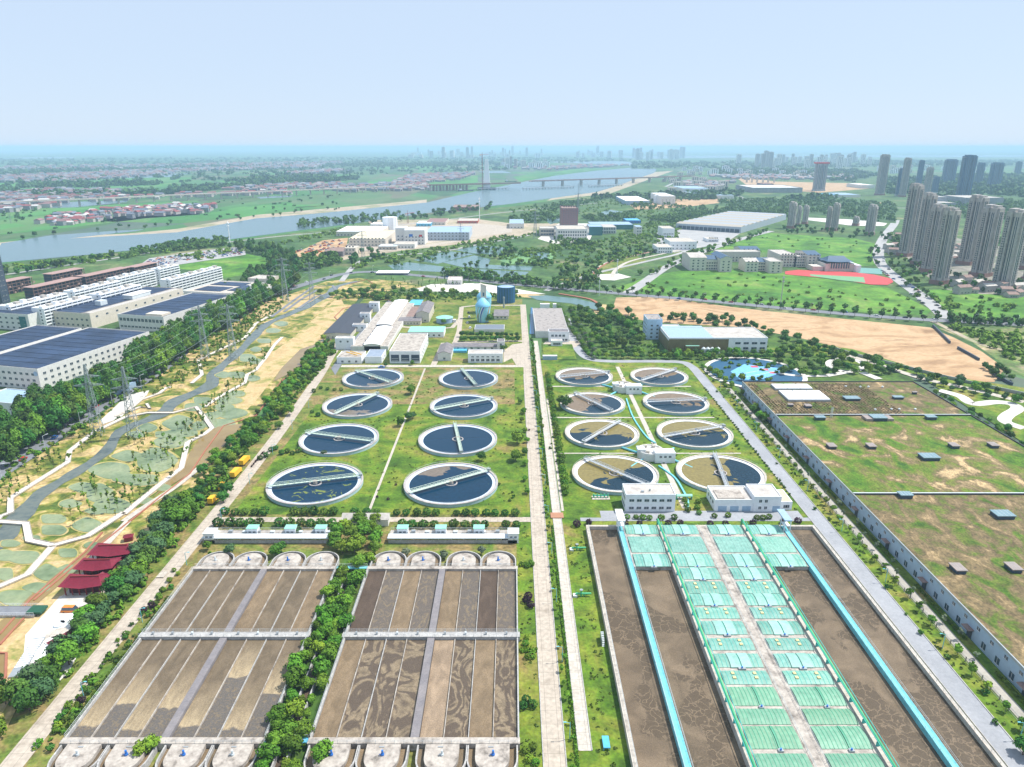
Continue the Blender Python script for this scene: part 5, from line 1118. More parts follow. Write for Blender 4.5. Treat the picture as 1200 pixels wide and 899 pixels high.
p = W(567, 372); h0 = HY(p.y, 348); h1 = HY(p.y, 335); o = thing('stair_turret', 'cream turret box joining the tops of the two blue silos', 'turret', (p.x, p.y, h0-1)); MB().box(-2.6,2.6,-2,2,0,h1-h0+1).build('wall', cream, o); MB().box(-.8,.8,-2.06,-2,2,5.5).build('window', glass, o); MB().add([(-3,-2.3,h1-h0+3.2),(3,-2.3,h1-h0+1),(3,2.3,h1-h0+1),(-3,2.3,h1-h0+3.2),(-3,-2.3,h1-h0+3.5),(3,-2.3,h1-h0+1.3),(3,2.3,h1-h0+1.3),(-3,2.3,h1-h0+3.5)], [(0,3,2,1),(4,5,6,7),(0,1,5,4),(1,2,6,5),(2,3,7,6),(3,0,4,7)]).build('roof', slab, o); MB().add([(-2.6,-2,h1-h0+1),(2.6,-2,h1-h0+1),(-2.6,-2,h1-h0+3.1),(-2.6,2,h1-h0+1),(2.6,2,h1-h0+1),(-2.6,2,h1-h0+3.1)],[(0,1,2),(3,5,4),(0,2,5,3)]).build('gable', cream, o)
bpx('silo_annex', 'low annex with ribbed dark blue grey roof at the foot of the silos', 556, 591, 389.5, 386, 380.5, white2, mat('ribbed_slate', [(.12,.15,.19),(.20,.23,.27)], 1.5), [], ph=.15)
bpx('silo_hut', 'grey roofed hut right of the striped silo', 579, 596, 374.5, 370.5, 363, cream, darkroof, [('f',3,1,{})], gable=('x', .8), cat='hut')
p = W(593, 354); hh = HY(p.y, 335.5); o = thing('gas_holder', 'dark blue ribbed cylindrical tank beyond the silos', 'tank', p); r = (601-585)/2/F*p.length; r = 9
MB().lathe([(r,0),(r,hh),(r-.5,hh),(r-.5,hh-.6)], 40).build('shell', paint('navy_steel', (.02,.10,.17)), o); MB().lathe([(r-.5,hh-.4),(.01,hh+1.2)], 40).build('roof', paleblueroof, o)
for i in range(20): a = i*.314; MB().bar((r*math.cos(a),r*math.sin(a),0),(r*math.cos(a),r*math.sin(a),hh),.16).build('rib', bluep, o)
o = thing('flare_stack', 'slim grey stack beside dark blue tank', 'stack', W(590.5, 361)); MB().cyl(0,0,0,9,1.0,.6).build('pipe', metal, o); MB().cyl(0,0,9,11,.9,.9).build('tip', metal, o)
# tank cover block and office right of the road
bpx('covered_reservoir', 'large flat stained grey reservoir roof with white parapet', 627.5, 666, 396, 388.5, 361.5, white2, dirtyroof, [], ph=.35, cat='reservoir')
bpx('lab_block', 'white two-storey laboratory in front of the stained reservoir roof', 643, 666.5, 401, 389.5, 386, white, darkroof, [('f',4,1,dict(z0=4.6,wd=2,hh=1.6,x0=0,x1=15)),('f',3,1,dict(z0=1.2,wd=2,hh=1.6,x0=6,x1=17))], ph=.4)
bpx('lab_porch', 'small white porch block in front of the laboratory', 646, 659, 406, 400, 397.5, white, greyroof, [('f',4,1,dict(wd=1.3,hh=1.8))], ph=.3)
bpx('pale_shed', 'small pale green shed alone on the lawn', 636, 653, 422, 417.5, 416, paleblueroof, steel, [], ph=0, cat='shed')
for i, (a, b) in enumerate(((633,644),(648,652))): bpx('white_hut', f'white hut at the far edge of the stained reservoir, the {"larger" if i == 0 else "smaller"} one', a, b, 361.5, 356.5, 355.5, white, brightroof, [], ph=0, cat='hut')
rect('lawn', 24, 48, Y(422), Y(404), lawn, .12)
patch('canal', [(620.5,392),(626,392),(624.5,361),(622,361)], paint('blue_channel', (.02,.12,.25), rough=.2), .22)
# big shed right
p = W(783, 413); q = W(899, 413); o = bpx('sludge_works', 'large works with bronze glass front and white windowed end beyond the hedge', 783, 898, 413, 396.5, 384, white, greyroof, [], ph=.5, cat='works'); L_ = q.x-p.x
MB().box(-.12, L_*.6, -.12, 0, .3, HY(p.y,397)-.3).build('bronze_front', mat('bronze_cladding', [(.14,.11,.045),(.21,.17,.075)], .2, rough=.4), o); windows(o, 'f', 4, 2, L_, 30, x0=L_*.64, x1=L_, wd=4, hh=1.6, z0=2.5, dz=4, mg=1)
MB().box(1, L_*.45, 1, Y(384.5,9)-p.y-2, HY(p.y,397)+.0, HY(p.y,397)+.55).build('pale_roof_panel', paleblueroof, o)
MB().box(-.15,-.02,.5,50,.3,9).build('bronze_side', MATS['bronze_cladding'], o)
bpx('process_annex', 'greenish box annex against the bronze front', 803, 820, 414.5, 406, 403, MATS['bronze_cladding'], greenroof, [], ph=.2, cat='annex')
for i, x in enumerate((824,829,834,841)): p = W(x, 415); tag(MB().cyl(0,0,0,4.5,1.6,1.6,16).cyl(0,0,4.5,5.6,1.6,.3,16).build('process_tank', steel, None, p), f'steel process tank before the bronze front, {["first","second","third","fourth"][i]} from the box annex', 'tank', 'process tanks')
bpx('blue_office', 'pale blue four-storey office tower block beside large works', 757.5, 775, 398, 375, 369, paint('office_blue', (.45,.60,.74)), dirtyroof, [('f',2,4,dict(z0=1.5,dz=3.2)),('l',4,4,dict(z0=1.5,dz=3.2))], ph=.5)
bpx('link_block', 'pale block with grey roof between blue office and works', 772, 797, 398, 384, 380.5, paint('office_pale', (.55,.66,.75)), greyroof, [('f',4,3,dict(z0=1.5,dz=3,wd=1.3))], ph=.4)
# sports court and park
c0 = W(884, 437); ct = [Vector((c0.x+31*math.cos(t*.3927), c0.y+35*math.sin(t*.3927), 0)) for t in range(16)]
sheet('court_ring', smooth_pts([c0+(p_-c0)*1.1 for p_ in ct]), white_gnd, .15); sheet('court_surround', smooth_pts(ct), paint('court_dark', (.02,.09,.17)), .19)
sheet('sports_court', [W(*p_) for p_ in ((856,436),(872,427.5),(912,432),(914,438),(888,447),(866,445))], paint('court_blue', (.16,.42,.72)), .23)
for px, py in ((884,430.5),(896,434),(906,437.5)): c = W(px,py); rect('court_marking', c.x-2.6, c.x+2.6, c.y-2.2, c.y+2.2, paint('court_red', (.50,.10,.12)) if 'court_red' not in MATS else MATS['court_red'], .26)
for px in ((865,440,905,432),(872,443,914,435)):
    road('court_line', [(px[0],px[1]),(px[2],px[3])], .3, paintw, .27, sm=False)
park = [[(968,441),(985,438),(1005,434),(1012,428),(1000,422),(985,421),(972,425),(975,432),(990,436)], [(1100,458),(1125,465),(1140,474),(1165,472),(1185,474),(1192,480),(1180,488),(1178,495),(1200,503)], [(1010,437),(1030,445)], [(905,437),(935,441),(968,441)]]
for q, w_ in zip(park, (5, 7, 6, 4)): road('park_path', q, w_, white_gnd, .2)
patch('lawn', [(900,410),(1075,440),(1200,520),(1300,560),(1300,470),(1200,455),(1100,440),(1000,410),(940,400)], lawn, .10)
road('road', [(985,415),(1030,428),(1080,444),(1130,455),(1200,472)], 6, slab, .18)
pts = path3([(978,410),(1000,417),(1040,427),(1080,437),(1130,449),(1200,464)], True); mb = MB(); ribbon_mb(mb, pts, .5, 0, 2.4); tag(mb.build('site_hoarding', metal), 'grey hoarding wall between park road and bare earth field', 'wall')
for q, lb in (([(1093,383),(1102,392),(1113,403)], 'upper'), ([(1122,409),(1140,419),(1147,423)], 'lower'), ([(1160,437),(1178,448),(1186,452)],'lowest')):
    pts = path3(q); mb = MB(); ribbon_mb(mb, pts, 1, 0, 2.2); tag(mb.build('dark_fence', dkm), f'{lb} dark green screen fence beside the bare earth field', 'fence')
# ================================================================ factory estate on the left
TH = rad(-14)
def uv(p, u, v): return Vector((p[0]+math.cos(TH)*u-math.sin(TH)*v, p[1]+math.sin(TH)*u+math.cos(TH)*v, 0))
def fac(name, label, ne, L, D, h, wins, roof=solar, wall=None, ext=True, **k):
    """ne: near right corner"""
    A = uv(ne, -L, 0); return bldg(name, label, A, TH, L, D, h, wall or white2, roof, wins, **k)
def solar_rows(o, L, D, h, m0=1.5):
    n = int((D-2*m0)/9)
    for i in range(n):
        y0 = m0+i*(D-2*m0)/n; MB().box(m0, L-m0, y0+.35, y0+(D-2*m0)/n-.35, h+.25, h+.45).build('solar_array', solar, o)
fw = dict(z0=1.6, dz=4.1, wd=2.2, hh=1.5, mg=2)
o = fac('solar_factory', 'white three-storey factory under dark solar roof nearest the tree belt', (-305,436), 56, 101, 14, [('f',11,3,fw),('r',18,3,fw)], roof=darkroof); solar_rows(o, 56, 101, 13.9)
ml = MB(); ml.cyl(0,0,0,.1,1.6,n=24); e_ = ml.build('round_emblem', paleblueroof, o, (1.0,-.05,11.6)); e_.rotation_euler = (rad(90),0,0); e_.location = (54,-.03,11.2)
o = fac('solar_factory', 'white factory with solar roof set behind a white loading corridor, second from the belt', tuple(uv((-305,436), -63, 5))[:2], 44, 96, 13, [('r',14,1,dict(z0=9,wd=3,hh=1.5)),('f',8,3,fw)], roof=darkroof); solar_rows(o, 44, 96, 12.9)
fac('loading_corridor', 'narrow white loading corridor between the two nearest solar roofs', tuple(uv((-305,436), -57, 2))[:2], 5, 100, 11, [], roof=slab, ph=.2, cat='corridor')
o = fac('solar_factory', 'white factory with tall teal glass stair bay and solar roof at the frame edge', (-412,592), 60, 30, 14, [('f',9,3,fw)], roof=darkroof); solar_rows(o, 60, 30, 13.9); MB().box(50,57,-.15,-.02,1,12.5).build('glass_bay', glassteal, o)
o = fac('solar_factory', 'cream fronted factory with long solar roof and rooftop plant house', (-364,600), 44, 120, 13, [('f',8,2,dict(z0=2,dz=5,wd=2,hh=1.6)),('r',10,1,dict(z0=9,wd=2.6,hh=1.5))], wall=cream, roof=darkroof); solar_rows(o, 34, 120, 12.9); MB().box(37,43.5,2,117,12.9,13.6).build('roof_deck', greyroof, o)
MB().box(26,36,60,84,13.4,17).build('plant_house', steel, o); MB().box(25.6,36.4,59,85,17,17.6).build('plant_roof', brightroof, o); MB().box(22,28,30,38,13.4,17.5).build('plant_house', steel, o)
o = fac('solar_factory', 'grey white factory with banded window front and solar roof beside the belt', (-295,588), 46, 98, 13, [('f',12,1,dict(z0=8,wd=2.6,hh=2.6,mg=1)),('f',12,1,dict(z0=2.5,wd=2.6,hh=1.4,mg=1)),('r',10,1,dict(z0=6,wd=2.6,hh=1.6))], roof=darkroof); solar_rows(o, 46, 98, 12.9, 2); MB().box(28,44,1,12,13.4,15.2).build('stair_house', cream, o)
o = fac('solar_factory', 'low white factory with patchy solar roof at the far end of the estate', (-262,690), 70, 62, 12, [('f',10,1,dict(z0=7,wd=2.4,hh=1.6)),('r',8,2,dict(z0=2,dz=5,wd=2,hh=1.6))], roof=slab); MB().box(6,36,8,30,12,12.5).build('solar_array', solar, o); MB().box(40,64,14,44,12,12.5).build('solar_array', solar, o); MB().box(3,40,38,56,12,12.5).build('solar_array', solar, o)
fac('end_block', 'cream end block with red gate canopy beyond the solar roofs', (-262,758), 24, 22, 15, [('f',4,3,dict(z0=2,dz=4))], wall=cream, roof=greyroof)
fac('blue_shed', 'low pale blue sheds among trees before the nearest factory', (-252,421), 13, 22, 4, [], roof=paleblueroof, wall=paleblueroof, ph=0, cat='shed')
fac('grey_hall', 'grey flat hall at frame edge beside the factory car park', (-281,388), 40, 22, 7, [('f',8,1,{})], roof=paleblueroof, cat='hall')
def dorm(lab, a, L, D, h, floors, ang=None, m=None, g='white dormitory slabs'):
    """long slab of white flats with balconies: each balcony strip a part"""
    o = thing('dormitory', lab, 'dormitory', (a[0], a[1], 0), (math.pi/2+TH) if ang is None else ang, g)
    MB().box(0, L, -D, 0, 0, h).build('wall', m or white, o); mb = MB()
    for i in range(int(L/7)): mb = MB(); mb.box(i*7+1, i*7+5, -D+1, -D+5, h, h+1.4+(i % 3)*.6); mb.build('roof_house', greyroof if i % 2 else m or white, o)
    for f in range(floors):
        z = .9+f*(h-1)/floors
        MB().box(.6, L-.6, -D-.05, -D+.0, z+.2, z+1.7).build('window_band', glass, o); MB().box(.3, L-.3, -D-1.1, -D-.05, z-.5, z+.35).build('balcony', m or white, o)
    for i in range(int(L/6)): MB().box(i*6, i*6+.35, -D-1.15, -D, 0, h-.3).build('balcony_fin', m or white, o)
    for f in range(floors): MB().box(-.06, 0, -D+2, -D+3.4, 1+f*(h-1)/floors, 2.4+f*(h-1)/floors).build('window', glass, o)
    return o
E_ = [('white dormitory slab nearest the cream factory', (-416,604), 54),('white dormitory slab in line behind the nearest one', (-400,664), 54),('white dormitory slab at the frame edge in the second row', (-450,612), 62),('white dormitory slab in the second row before the brown frames', (-434,680), 60),
      ('white dormitory slab behind the brown unfinished blocks', (-430,750), 58),('stepped white dormitory slab at the end of the second row', (-414,812), 34),('white dormitory slab standing alone beside the green mound', (-370,742), 88)]
for lb, a, L in E_: dorm(lb, a, L, 12, 18, 6)
def frame_block(lab, a, L, h=14, D=13):
    o = thing('unfinished_block', lab, 'unfinished block', (a[0], a[1], 0), math.pi/2+TH, 'brown unfinished concrete blocks'); fr = MATS.get('raw_frame') or paint('raw_frame', (.20,.13,.12)); rr = MATS.get('raw_roof') or paint('raw_roof', (.36,.23,.20))
    MB().box(.5, L-.5, -D+2, -.5, 0, h-.5).build('core', dkm, o); MB().box(-.5, L+.5, -D-.8, .8, h-.4, h).build('roof_slab', rr, o)
    for f in range(1, 4): MB().box(0, L, -D, 0, f*h/4-.2, f*h/4+.15).build('floor_slab', fr, o)
    for i in range(int(L/5)+1): MB().box(i*5-.3, i*5+.3, -D, -D+.5, 0, h-.4).build('column', fr, o); MB().box(i*5+1.2, i*5+3.2, -D+.1, -D+.3, h/4*(i%3)+.2, h/4*(i%3)+2).build('infill_panel', rr, o)
for lb, a, L in (('brown unfinished block nearest the white dormitories', (-500,720), 62),('brown unfinished block in line beyond the nearest one', (-484,786), 66),('brown unfinished block at the frame edge', (-552,745), 40),('brown unfinished block farthest back near the bank road', (-530,800), 45),('brown unfinished block at the end by the vehicle pound', (-462,850), 40)): frame_block(lb, a, L)
bpx('dark_tower', 'dark blue grey tower block cut by the frame edge', -12, 3.5, 357, 300, 298, dkm, dkm, [('r',2,10,dict(z0=3,dz=5,wd=2.5))], ph=0, cat='tower block')
# ================================================================ middle distance
bpx('podium_block', 'white windowed block in front of the brown high rise', 653, 688, 281.5, 269, 264.5, white2, slab, [('f',12,3,dict(z0=1.5,dz=5.2,wd=2.2,hh=3,mg=1)),('r',6,3,dict(z0=1.5,dz=5.2,wd=2.2,hh=3))], ph=.8)
o = bpx('brown_high_rise', 'dark brown high rise block with shallow vertical recesses', 658, 677, 268.5, 245, 242, brickbr, brownroof, [('f',6,10,dict(z0=3,dz=4.2,wd=2,hh=2)),('r',4,9,dict(z0=3,dz=4.2,wd=2,hh=2))], ph=1.5, cat='high rise')
bpx('bare_frame_block', 'grey half finished frame block left of the white podium', 632.5, 650, 277, 268, 265.5, slab, greyroof, [('f',5,2,dict(z0=2,dz=5.5,wd=4,hh=3,m=dkm))], ph=.5)
bpx('dark_glass_wing', 'dark glass wing right of the white podium block', 690, 706, 276, 266, 263, glassteal, paleblueroof, [], ph=.4, cat='office wing'); bpx('white_office_wing', 'white striped wing beyond the dark glass', 704, 722, 274, 266.5, 263, white2, greyroof, [('f',8,2,dict(wd=2,hh=4,z0=1,dz=6))], ph=.4, cat='office wing'); bpx('long_canopy_block', 'long blue grey roofed block behind glass wing', 692, 742, 269, 263.5, 260, glassteal, paleblueroof, [], ph=.3)
for i, (a, b, yb, yr, yk, wl, rf, lb) in enumerate(((409,452,289,280,270,cream,paint('cream_roof',(.62,.54,.38)),'cream shed with pale yellow roof in the riverside works'),(464,475,286,267.5,265,white2,steel,'tall narrow silver grey block of the riverside works'),(474,498,287,270,266.5,white2,steel,'silver grey block with blue and red emblem on its front'),(499,550,282,272.5,265.5,paint('grey_clad',(.40,.47,.55)),paleblueroof,'long grey clad hall with pale blue roof'),(394,446,277,271.5,265,cream,brightroof,'low white roofed sheds left of the round white tower'),(434,448,268,263,260.5,white2,brightroof,'small white vaulted shed near the river trees'),
   (597,614,268,262,257,white2,paleblueroof,'grey three-storey block at the right end of riverside yard'),(499,522,264,260.5,256,cream,redstone,'cream shed with dull red roof near riverside'),(488,505,265.5,262,259,cyanp,brightroof,'small white and blue shed beside the dull red roof'),(461,486,291.5,286.5,283,white2,slab,'low white annex in front of the silver grey block'),
   (404,417,299,291,288,cream,slab,'cream two-storey house with square windows beside yard'),(380,402,301,295,290,darkroof,brownroof,'low dark sheds with rusty roofs at the yard edge'),(536,560,262,259,256,paint('red_frame',(.45,.12,.08)),slab,'red gantry frame hall beside pale yard'),(443,465,293,289,286,slab,steel,'grey lean-to before the cream shed'),
   (733,761,240.5,235.5,230,paleblueroof,brightroof,'blue and white shed near the round white tank'),(774,791,240,230,226,white2,brightroof,'large white works block far right of the river'),(800,830,228,221,218,white2,paleblueroof,'pale blue roofed factory beyond the scrub'),(734,751,262,258.5,256,bluep,cyanp,'low bright blue shed beyond the scrub'),(745,752,276,266,264,white2,paleblueroof,'small dark windowed white block near depot'),
   (818,860,233,229,224,white2,paleblueroof,'row of pale workshop roofs beside the highway'),(530,560,247,243,240,redstone,brownroof,'low red roofed house below the river mast'))):
    o = bpx('riverside_building', lb, a, b, yb, yr, yk, wl, rf, [('f', max(2,int((b-a)/4)), 1 if yb-yr < 8 else 3, dict(z0=1.5, dz=5, wd=2.2, hh=1.8, mg=1))], ph=.3)
    if 'emblem' in lb: MB().box(8,14,-.25,-.18,13,17).build('blue_emblem', bluep, o); MB().box(24,29,-.25,-.18,13,16).build('red_emblem', paint('emblem_red', (.5,.03,.03)), o)
for px, py, yt, r, lb in ((457.5,269.5,254.5,14,'white round tower in the riverside works'),(770,238,229,9,'white round tank far right of the river')):
    p = W(px, py); h = HY(p.y, yt); o = thing('round_tower', lb, 'tank', p); MB().lathe([(r,0),(r,h),(.01,h+.5)], 32).build('shell', white, o)
    for i in range(12): a = i*.5236; MB().bar(((r+.05)*math.cos(a),(r+.05)*math.sin(a),0),((r+.05)*math.cos(a),(r+.05)*math.sin(a),h),.3).build('rib', steel, o)
bpx('pavilion', 'small white two-storey pavilion on the pale yard by the avenue', 524, 541, 334, 329, 324.5, white2, paint('pink_roof', (.6,.48,.44)), [('f',6,1,{})], cat='pavilion')
bpx('bus_shelter', 'long white canopy with dark underside beside avenue', 441, 478, 322.5, 320, 317, dkm, brightroof, [], ph=0, over=.4, cat='canopy')
# train depot
o = thing('train_depot', 'long train depot with ridged white and tan roof beyond the scrub', 'depot', W(792,268.5)); A = W(792,268.5); B = W(868,273.5); rz = math.atan2(B.y-A.y, B.x-A.x); o.rotation_euler.z = rz; L_ = (B-A).length; D_ = (W(912,256)-B).length*.93
MB().box(0,L_,0,D_,0,11).build('wall', paint('depot_wall',(.36,.42,.48)), o); MB().box(3,L_-3,-.3,-.05,1,7).build('door_band', dkm, o)
for i in range(12): d = D_/12; MB().add([(0,i*d,11),(L_,i*d,11),(L_,i*d+d,11),(0,i*d+d,11),(0,i*d+d*.7,13.2),(L_,i*d+d*.7,13.2)], [(0,1,5,4),(2,3,4,5),(1,2,5),(3,0,4)]).build('roof_ridge', [paint('depot_tan',(.38,.34,.28)) if 'depot_tan' not in MATS else MATS['depot_tan'], paint('depot_grey',(.34,.37,.40)) if 'depot_grey' not in MATS else MATS['depot_grey']][i%2], o)
for i in range(14): MB().box(4+i*(L_-8)/14, 4.6+i*(L_-8)/14, -.5, -.31, 0, 8).build('pier', steel, o)
for a, b, yb, yr, yk, lb in ((785,816,293,283.5,279,'white office block with grid of windows near the depot'),(770,788,297,290,286,'low white office near the railway spur'),(776,790,279,268,265,'square white building with dark windows at the depot yard'),(829,842,284,280.5,278,'small white gatehouse in the depot yard')):
    bpx('depot_office', lb, a, b, yb, yr, yk, white, slab, [('f',6,2,dict(z0=1.5,dz=4.5,wd=1.8,hh=1.8))], ph=.4)
# school
navy = paint('navy_tile_roof', (.06,.11,.18)); schw = paint('school_render', (.60,.56,.50))
for a, b, yb, yr, yk, lb, nx, nz in ((808,827,317.5,302,296,'square cream school block at the left end with grey hipped roof',3,4),(826,845,317,304,300,'cream school range with navy roof between two square blocks',6,3),(843,857,319,303,297,'cream school block with navy roof beside the courtyard',2,4),(840,890,307,295.5,293,'long cream school range behind the courtyard',12,2),(868,890,300,293,289,'cream school block under navy roof at the back',4,3),
   (873,888,319,307,303,'cream school block with grey hipped roof in the middle',3,4),(887,902,318,307,302.5,'cream school range with stairs and navy roof',5,3),(901,916,320.5,307,302,'cream gabled school block facing the red track',2,4),(913,932,313,299,293,'brown and cream tower wing at the left of the main school hall',5,5),(930,948,313,301,297,'brown banded middle of the main school hall',6,5),(945,960,314,299,293.5,'cream right wing of the main school hall with navy roof',3,5)):
    o = bpx('school_block', lb, a, b, yb, yr, yk, schw, navy if 'navy' in lb else greyroof, [('f',nx,nz,dict(z0=1.5,dz=3.6,wd=2,hh=1.7,mg=1)),('r',3,2,dict(z0=2,dz=4))], gable=('x' if b-a > 14 else 'y', 3) if 'hip' in lb or 'navy' in lb else None, ph=.6)
o = bpx('school_gymnasium', 'glazed school gymnasium with dark hipped roof beside the red track', 967, 1000, 318.5, 309, 302.5, schw, navy, [], ph=0, cat='gymnasium')
A = W(967,318.5); L_ = W(1000,318.5).x-A.x; MB().box(6,L_-6,-.2,-.05,4,10).build('glass_front', glassteal, o)
for i in range(9): MB().box(5+i*(L_-10)/8-.3, 5+i*(L_-10)/8+.3, -.6, -.21, 1, 11).build('column', schw, o)
hip(MB(), L_-4, 28, 12, 6, 1).build('roof', navy, o, (2,1,0))
MB().box(L_,L_+6,-6,24,0,9).build('annex', white, o); MB().box(-14,-1,4,22,0,6).build('annex', schw, o)
c = W(985, 325.4); a = 85; r_ = 27; st = [Vector((c.x-a+ (r_*1.0)*-abs(math.sin(t)), c.y+r_*math.cos(t),0)) for t in np.linspace(0,math.pi,12)]
patch('running_track', [(920,318.5),(935,316.8),(1000,319.5),(1025,322.5),(1044,327),(1047,331),(1040,334.5),(1020,334),(985,328),(920,322)], paint('track_red', (.50,.06,.06)), .3)
patch('pitch', [(949,322),(1012,325.5),(1014,332),(985,329),(950,324)], paint('pitch_green', (.16,.34,.17)), .36)
patch('ball_court', [(1003,314),(1033,315.5),(1034,322),(1006,320.5)], paint('court_grey_green', (.14,.30,.27)), .3)
# ================================================================ towers
def tower(name, label, px0, px1, yb, yt, wm=None, depth=None, strips=5, rz=0., crown=True, group=None, banding=True, sm=None, facets=True, capm=None):
    A = W(px0, yb); B = W(px1, yb); L = (B-A).length; cz, sz = math.cos(rad(rz)), abs(math.sin(rad(rz)))
    vd = Vector((A.x, A.y)).normalized(); rn = Vector((math.cos(rad(rz)), math.sin(rad(rz)))); k1 = abs(rn.x*vd.y-rn.y*vd.x); k2 = abs(rn.x*vd.x+rn.y*vd.y)
    ra = 1.1 if rz < -30 else .8; L = L*vd.y/(k1+ra*k2); D = depth or L*ra; h = HY(A.y, yt); wm = wm or towerw; sm = sm or towerd
    o = thing(name, label, 'tower', ((A.x+B.x)/2+D/2*math.sin(rad(rz))+vd.x*D*.5, A.y-D/2*math.cos(rad(rz))+vd.y*D*.5, 0), rad(rz), group)
    mb = MB()
    if facets:   # stepped plan: front bay, two shoulders
        pts = [(-L*.5,D*.22),(-L*.36,D*.22),(-L*.36,0),(-L*.06,0),(-L*.06,D*.1),(L*.08,D*.1),(L*.08,0),(L*.38,0),(L*.38,D*.2),(L*.5,D*.2),(L*.5,D*.8),(L*.34,D*.8),(L*.34,D),(-L*.34,D),(-L*.34,D*.8),(-L*.5,D*.8)]
    else: pts = [(-L/2,0),(L/2,0),(L/2,D),(-L/2,D)]
    mb.prism(pts, 0, h); mb.build('body', wm, o)
    MB().box(-L*.51,L*.51,-.5,D+.3,0,5).build('podium', redstone if wm is towerw else metal, o)
    if crown:
        MB().box(-L*.36,-L*.02,D*.1,D*.8,h,h+3.4).build('roof_house', wm, o); MB().box(L*.1,L*.36,D*.15,D*.75,h,h+2.6).build('roof_house', wm, o); MB().box(-L*.52,L*.52,D*.18,D*.84,h-4.2,h-3.7).build('cornice', capm or slab, o)
    for i in range(strips):
        x = -L*.34+(L*.68)*(i+.15)/strips; y = 0 if (x < -L*.06-2 or x > L*.08) or not facets else D*.1
        MB().box(x, x+L*.05, y-.12, y+.3, 8, h-5).build('window_strip', glass if sm is towerd else sm, o)
    for s in (-1, 1):
        for k in range(2 if strips < 9 else 3):
            y = D*(.3+.2*k); e = L*.5; MB().box(min(s*e, s*(e+.15)), max(s*e, s*(e+.15)), y, y+D*.08, 8, h-5).build('window_strip', glass if sm is towerd else sm, o)
    if banding:
        n = min(30, int(h/3)); 
        for f in range(n):
            z = 8+f*(h-12)/n; MB().box(-L*.365, -L*.2, -.9, 0.02, z, z+1.1).build('balcony', wm, o)
            if f % 1 == 0: MB().box(L*.5, L*.5+1.0, D*.52, D*.74, z, z+1.1).build('balcony', wm, o)
    return o
EST = [(1050,1071,301,218,'tallest beige residential tower at the left rear of the close cluster',-57),(1066,1086,311,229,'beige residential tower second in the left row of the close cluster',-57),(1076,1100,320,243,'beige residential tower third in the left row, close behind the front one',-57),(1088,1112,334,247,'beige residential tower at the front of the left row by the curved road',-57),
 (1119,1146,311,232,'beige residential tower rearmost of the middle pair',-57),(1134,1163,325,244,'beige residential tower nearer of the middle pair',-57),(1158,1190,340,249,'broad beige residential tower standing nearest the right meadow',-57),(1183,1212,316,232,'beige residential tower cut by the frame edge, behind the broad one',-57),(1195,1226,331,250,'beige residential tower mostly outside the frame at the edge',-57)]
for a, b, yb, yt, lb, rz in EST: tower('residential_tower', lb, a, b, yb, yt, towerw, None, 7, rz, group='beige residential towers')
for a, b, yb, yt, lb in ((921,932,268,238.5,'mid-rise twin block leftmost of the small tower group'),(932,938,265,243,'narrow mid-rise slab between the two left blocks'),(939,947,263,242.5,'short mid-rise block right of the narrow slab'),(966,973,270,244,'low rear half of the middle mid-rise pair'),(972,982,271,240,'taller half of the middle mid-rise pair'),(998,1007,265,255.5,'squat small block between mid-rise towers'),(1012,1025,276,242,'mid-rise tower nearest the curved road')):
    tower('mid_rise_tower', lb, a, b, yb, yt, towerw, None, 4, -40, group='mid-rise towers beyond the meadow', banding=False)
for a, b, yb, yt, lb, m_, s_ in ((951,967,224,192,'grey slab tower with red crown beside the shopping hall',towerd,glass),(1024,1037,229,182,'tall grey curved-top tower standing apart on the left',towerw,glass),(1048,1057,230,198.5,'dark blue tower half hidden behind the twin-step tower',towerb,towerb),(1052,1062,231,186,'pale stepped tower right of the tall grey one',towerw,glass),(1071,1079,222,188.5,'small pale blue tower with dark lower half',towerb,towerb),(1080,1090,229,197,'slim pale tower before the dark low block',towerw,glass),(1090,1099,227,208,'low dark blue block right of the slim pale tower',towerb,towerb),
  (1101,1119,216,187.5,'broad slate blue tower with flat top',towerb,towerd),(1117,1137,236,183,'tall twin glass tower with dark podium',towerb,towerd),(1140,1151,217,191.5,'slim slate tower between the twin glass tower and the chamfered one',towerb,towerd),(1155,1173,219,191.5,'wide slate tower with chamfered shoulders',towerb,towerd),(1187,1196,206,190,'hazy rounded tower near the frame edge',towerb,towerd)):
    o = tower('city_tower', lb, a, b, yb, yt, m_, None, 5, -8, crown=('crown' not in lb), group='tall city towers on the right', banding=False, sm=s_)
    if 'red crown' in lb: L = (W(b,yb)-W(a,yb)).length/1.1; h = HY(W(a,yb).y, yt); MB().box(-L*.52,L*.52,-.5,L*.8+.5,h,h+5).build('red_crown', paint('crown_red',(.5,.04,.05)), o)
bpx('shopping_hall', 'long dark shopping hall with red edged white roof', 882, 940, 226, 220.5, 217, towerd, white2, [], ph=1.5, cat='hall'); bpx('shopping_hall', 'small upper storey with red trim on the shopping hall', 893, 906, 222, 215.5, 214.5, brickbr, redstone, [], ph=.5, cat='hall')
for i, (a, b, yb, yr, yk) in enumerate(((966,985,231,228.5,226.5),(985,1008,231.5,228.5,226),(1010,1025,221,217,215),(1085,1120,242,238,235),(1098,1110,240,231,229),(1130,1175,241,232,229))):
    bpx('low_block', ['blue roofed low shed right of the shopping hall','pale blue roofed low shed beside bare earth','white low market roof behind the shed row','low grey pavilion roof behind the beige towers','small dark block among the towers','frame-like grey block right of the twin glass tower'][i], a, b, yb, yr, yk, towerd if i > 2 else white2, [cyanp, paleblueroof, brightroof, greyroof, greyroof, greyroof][i], [], ph=.5)
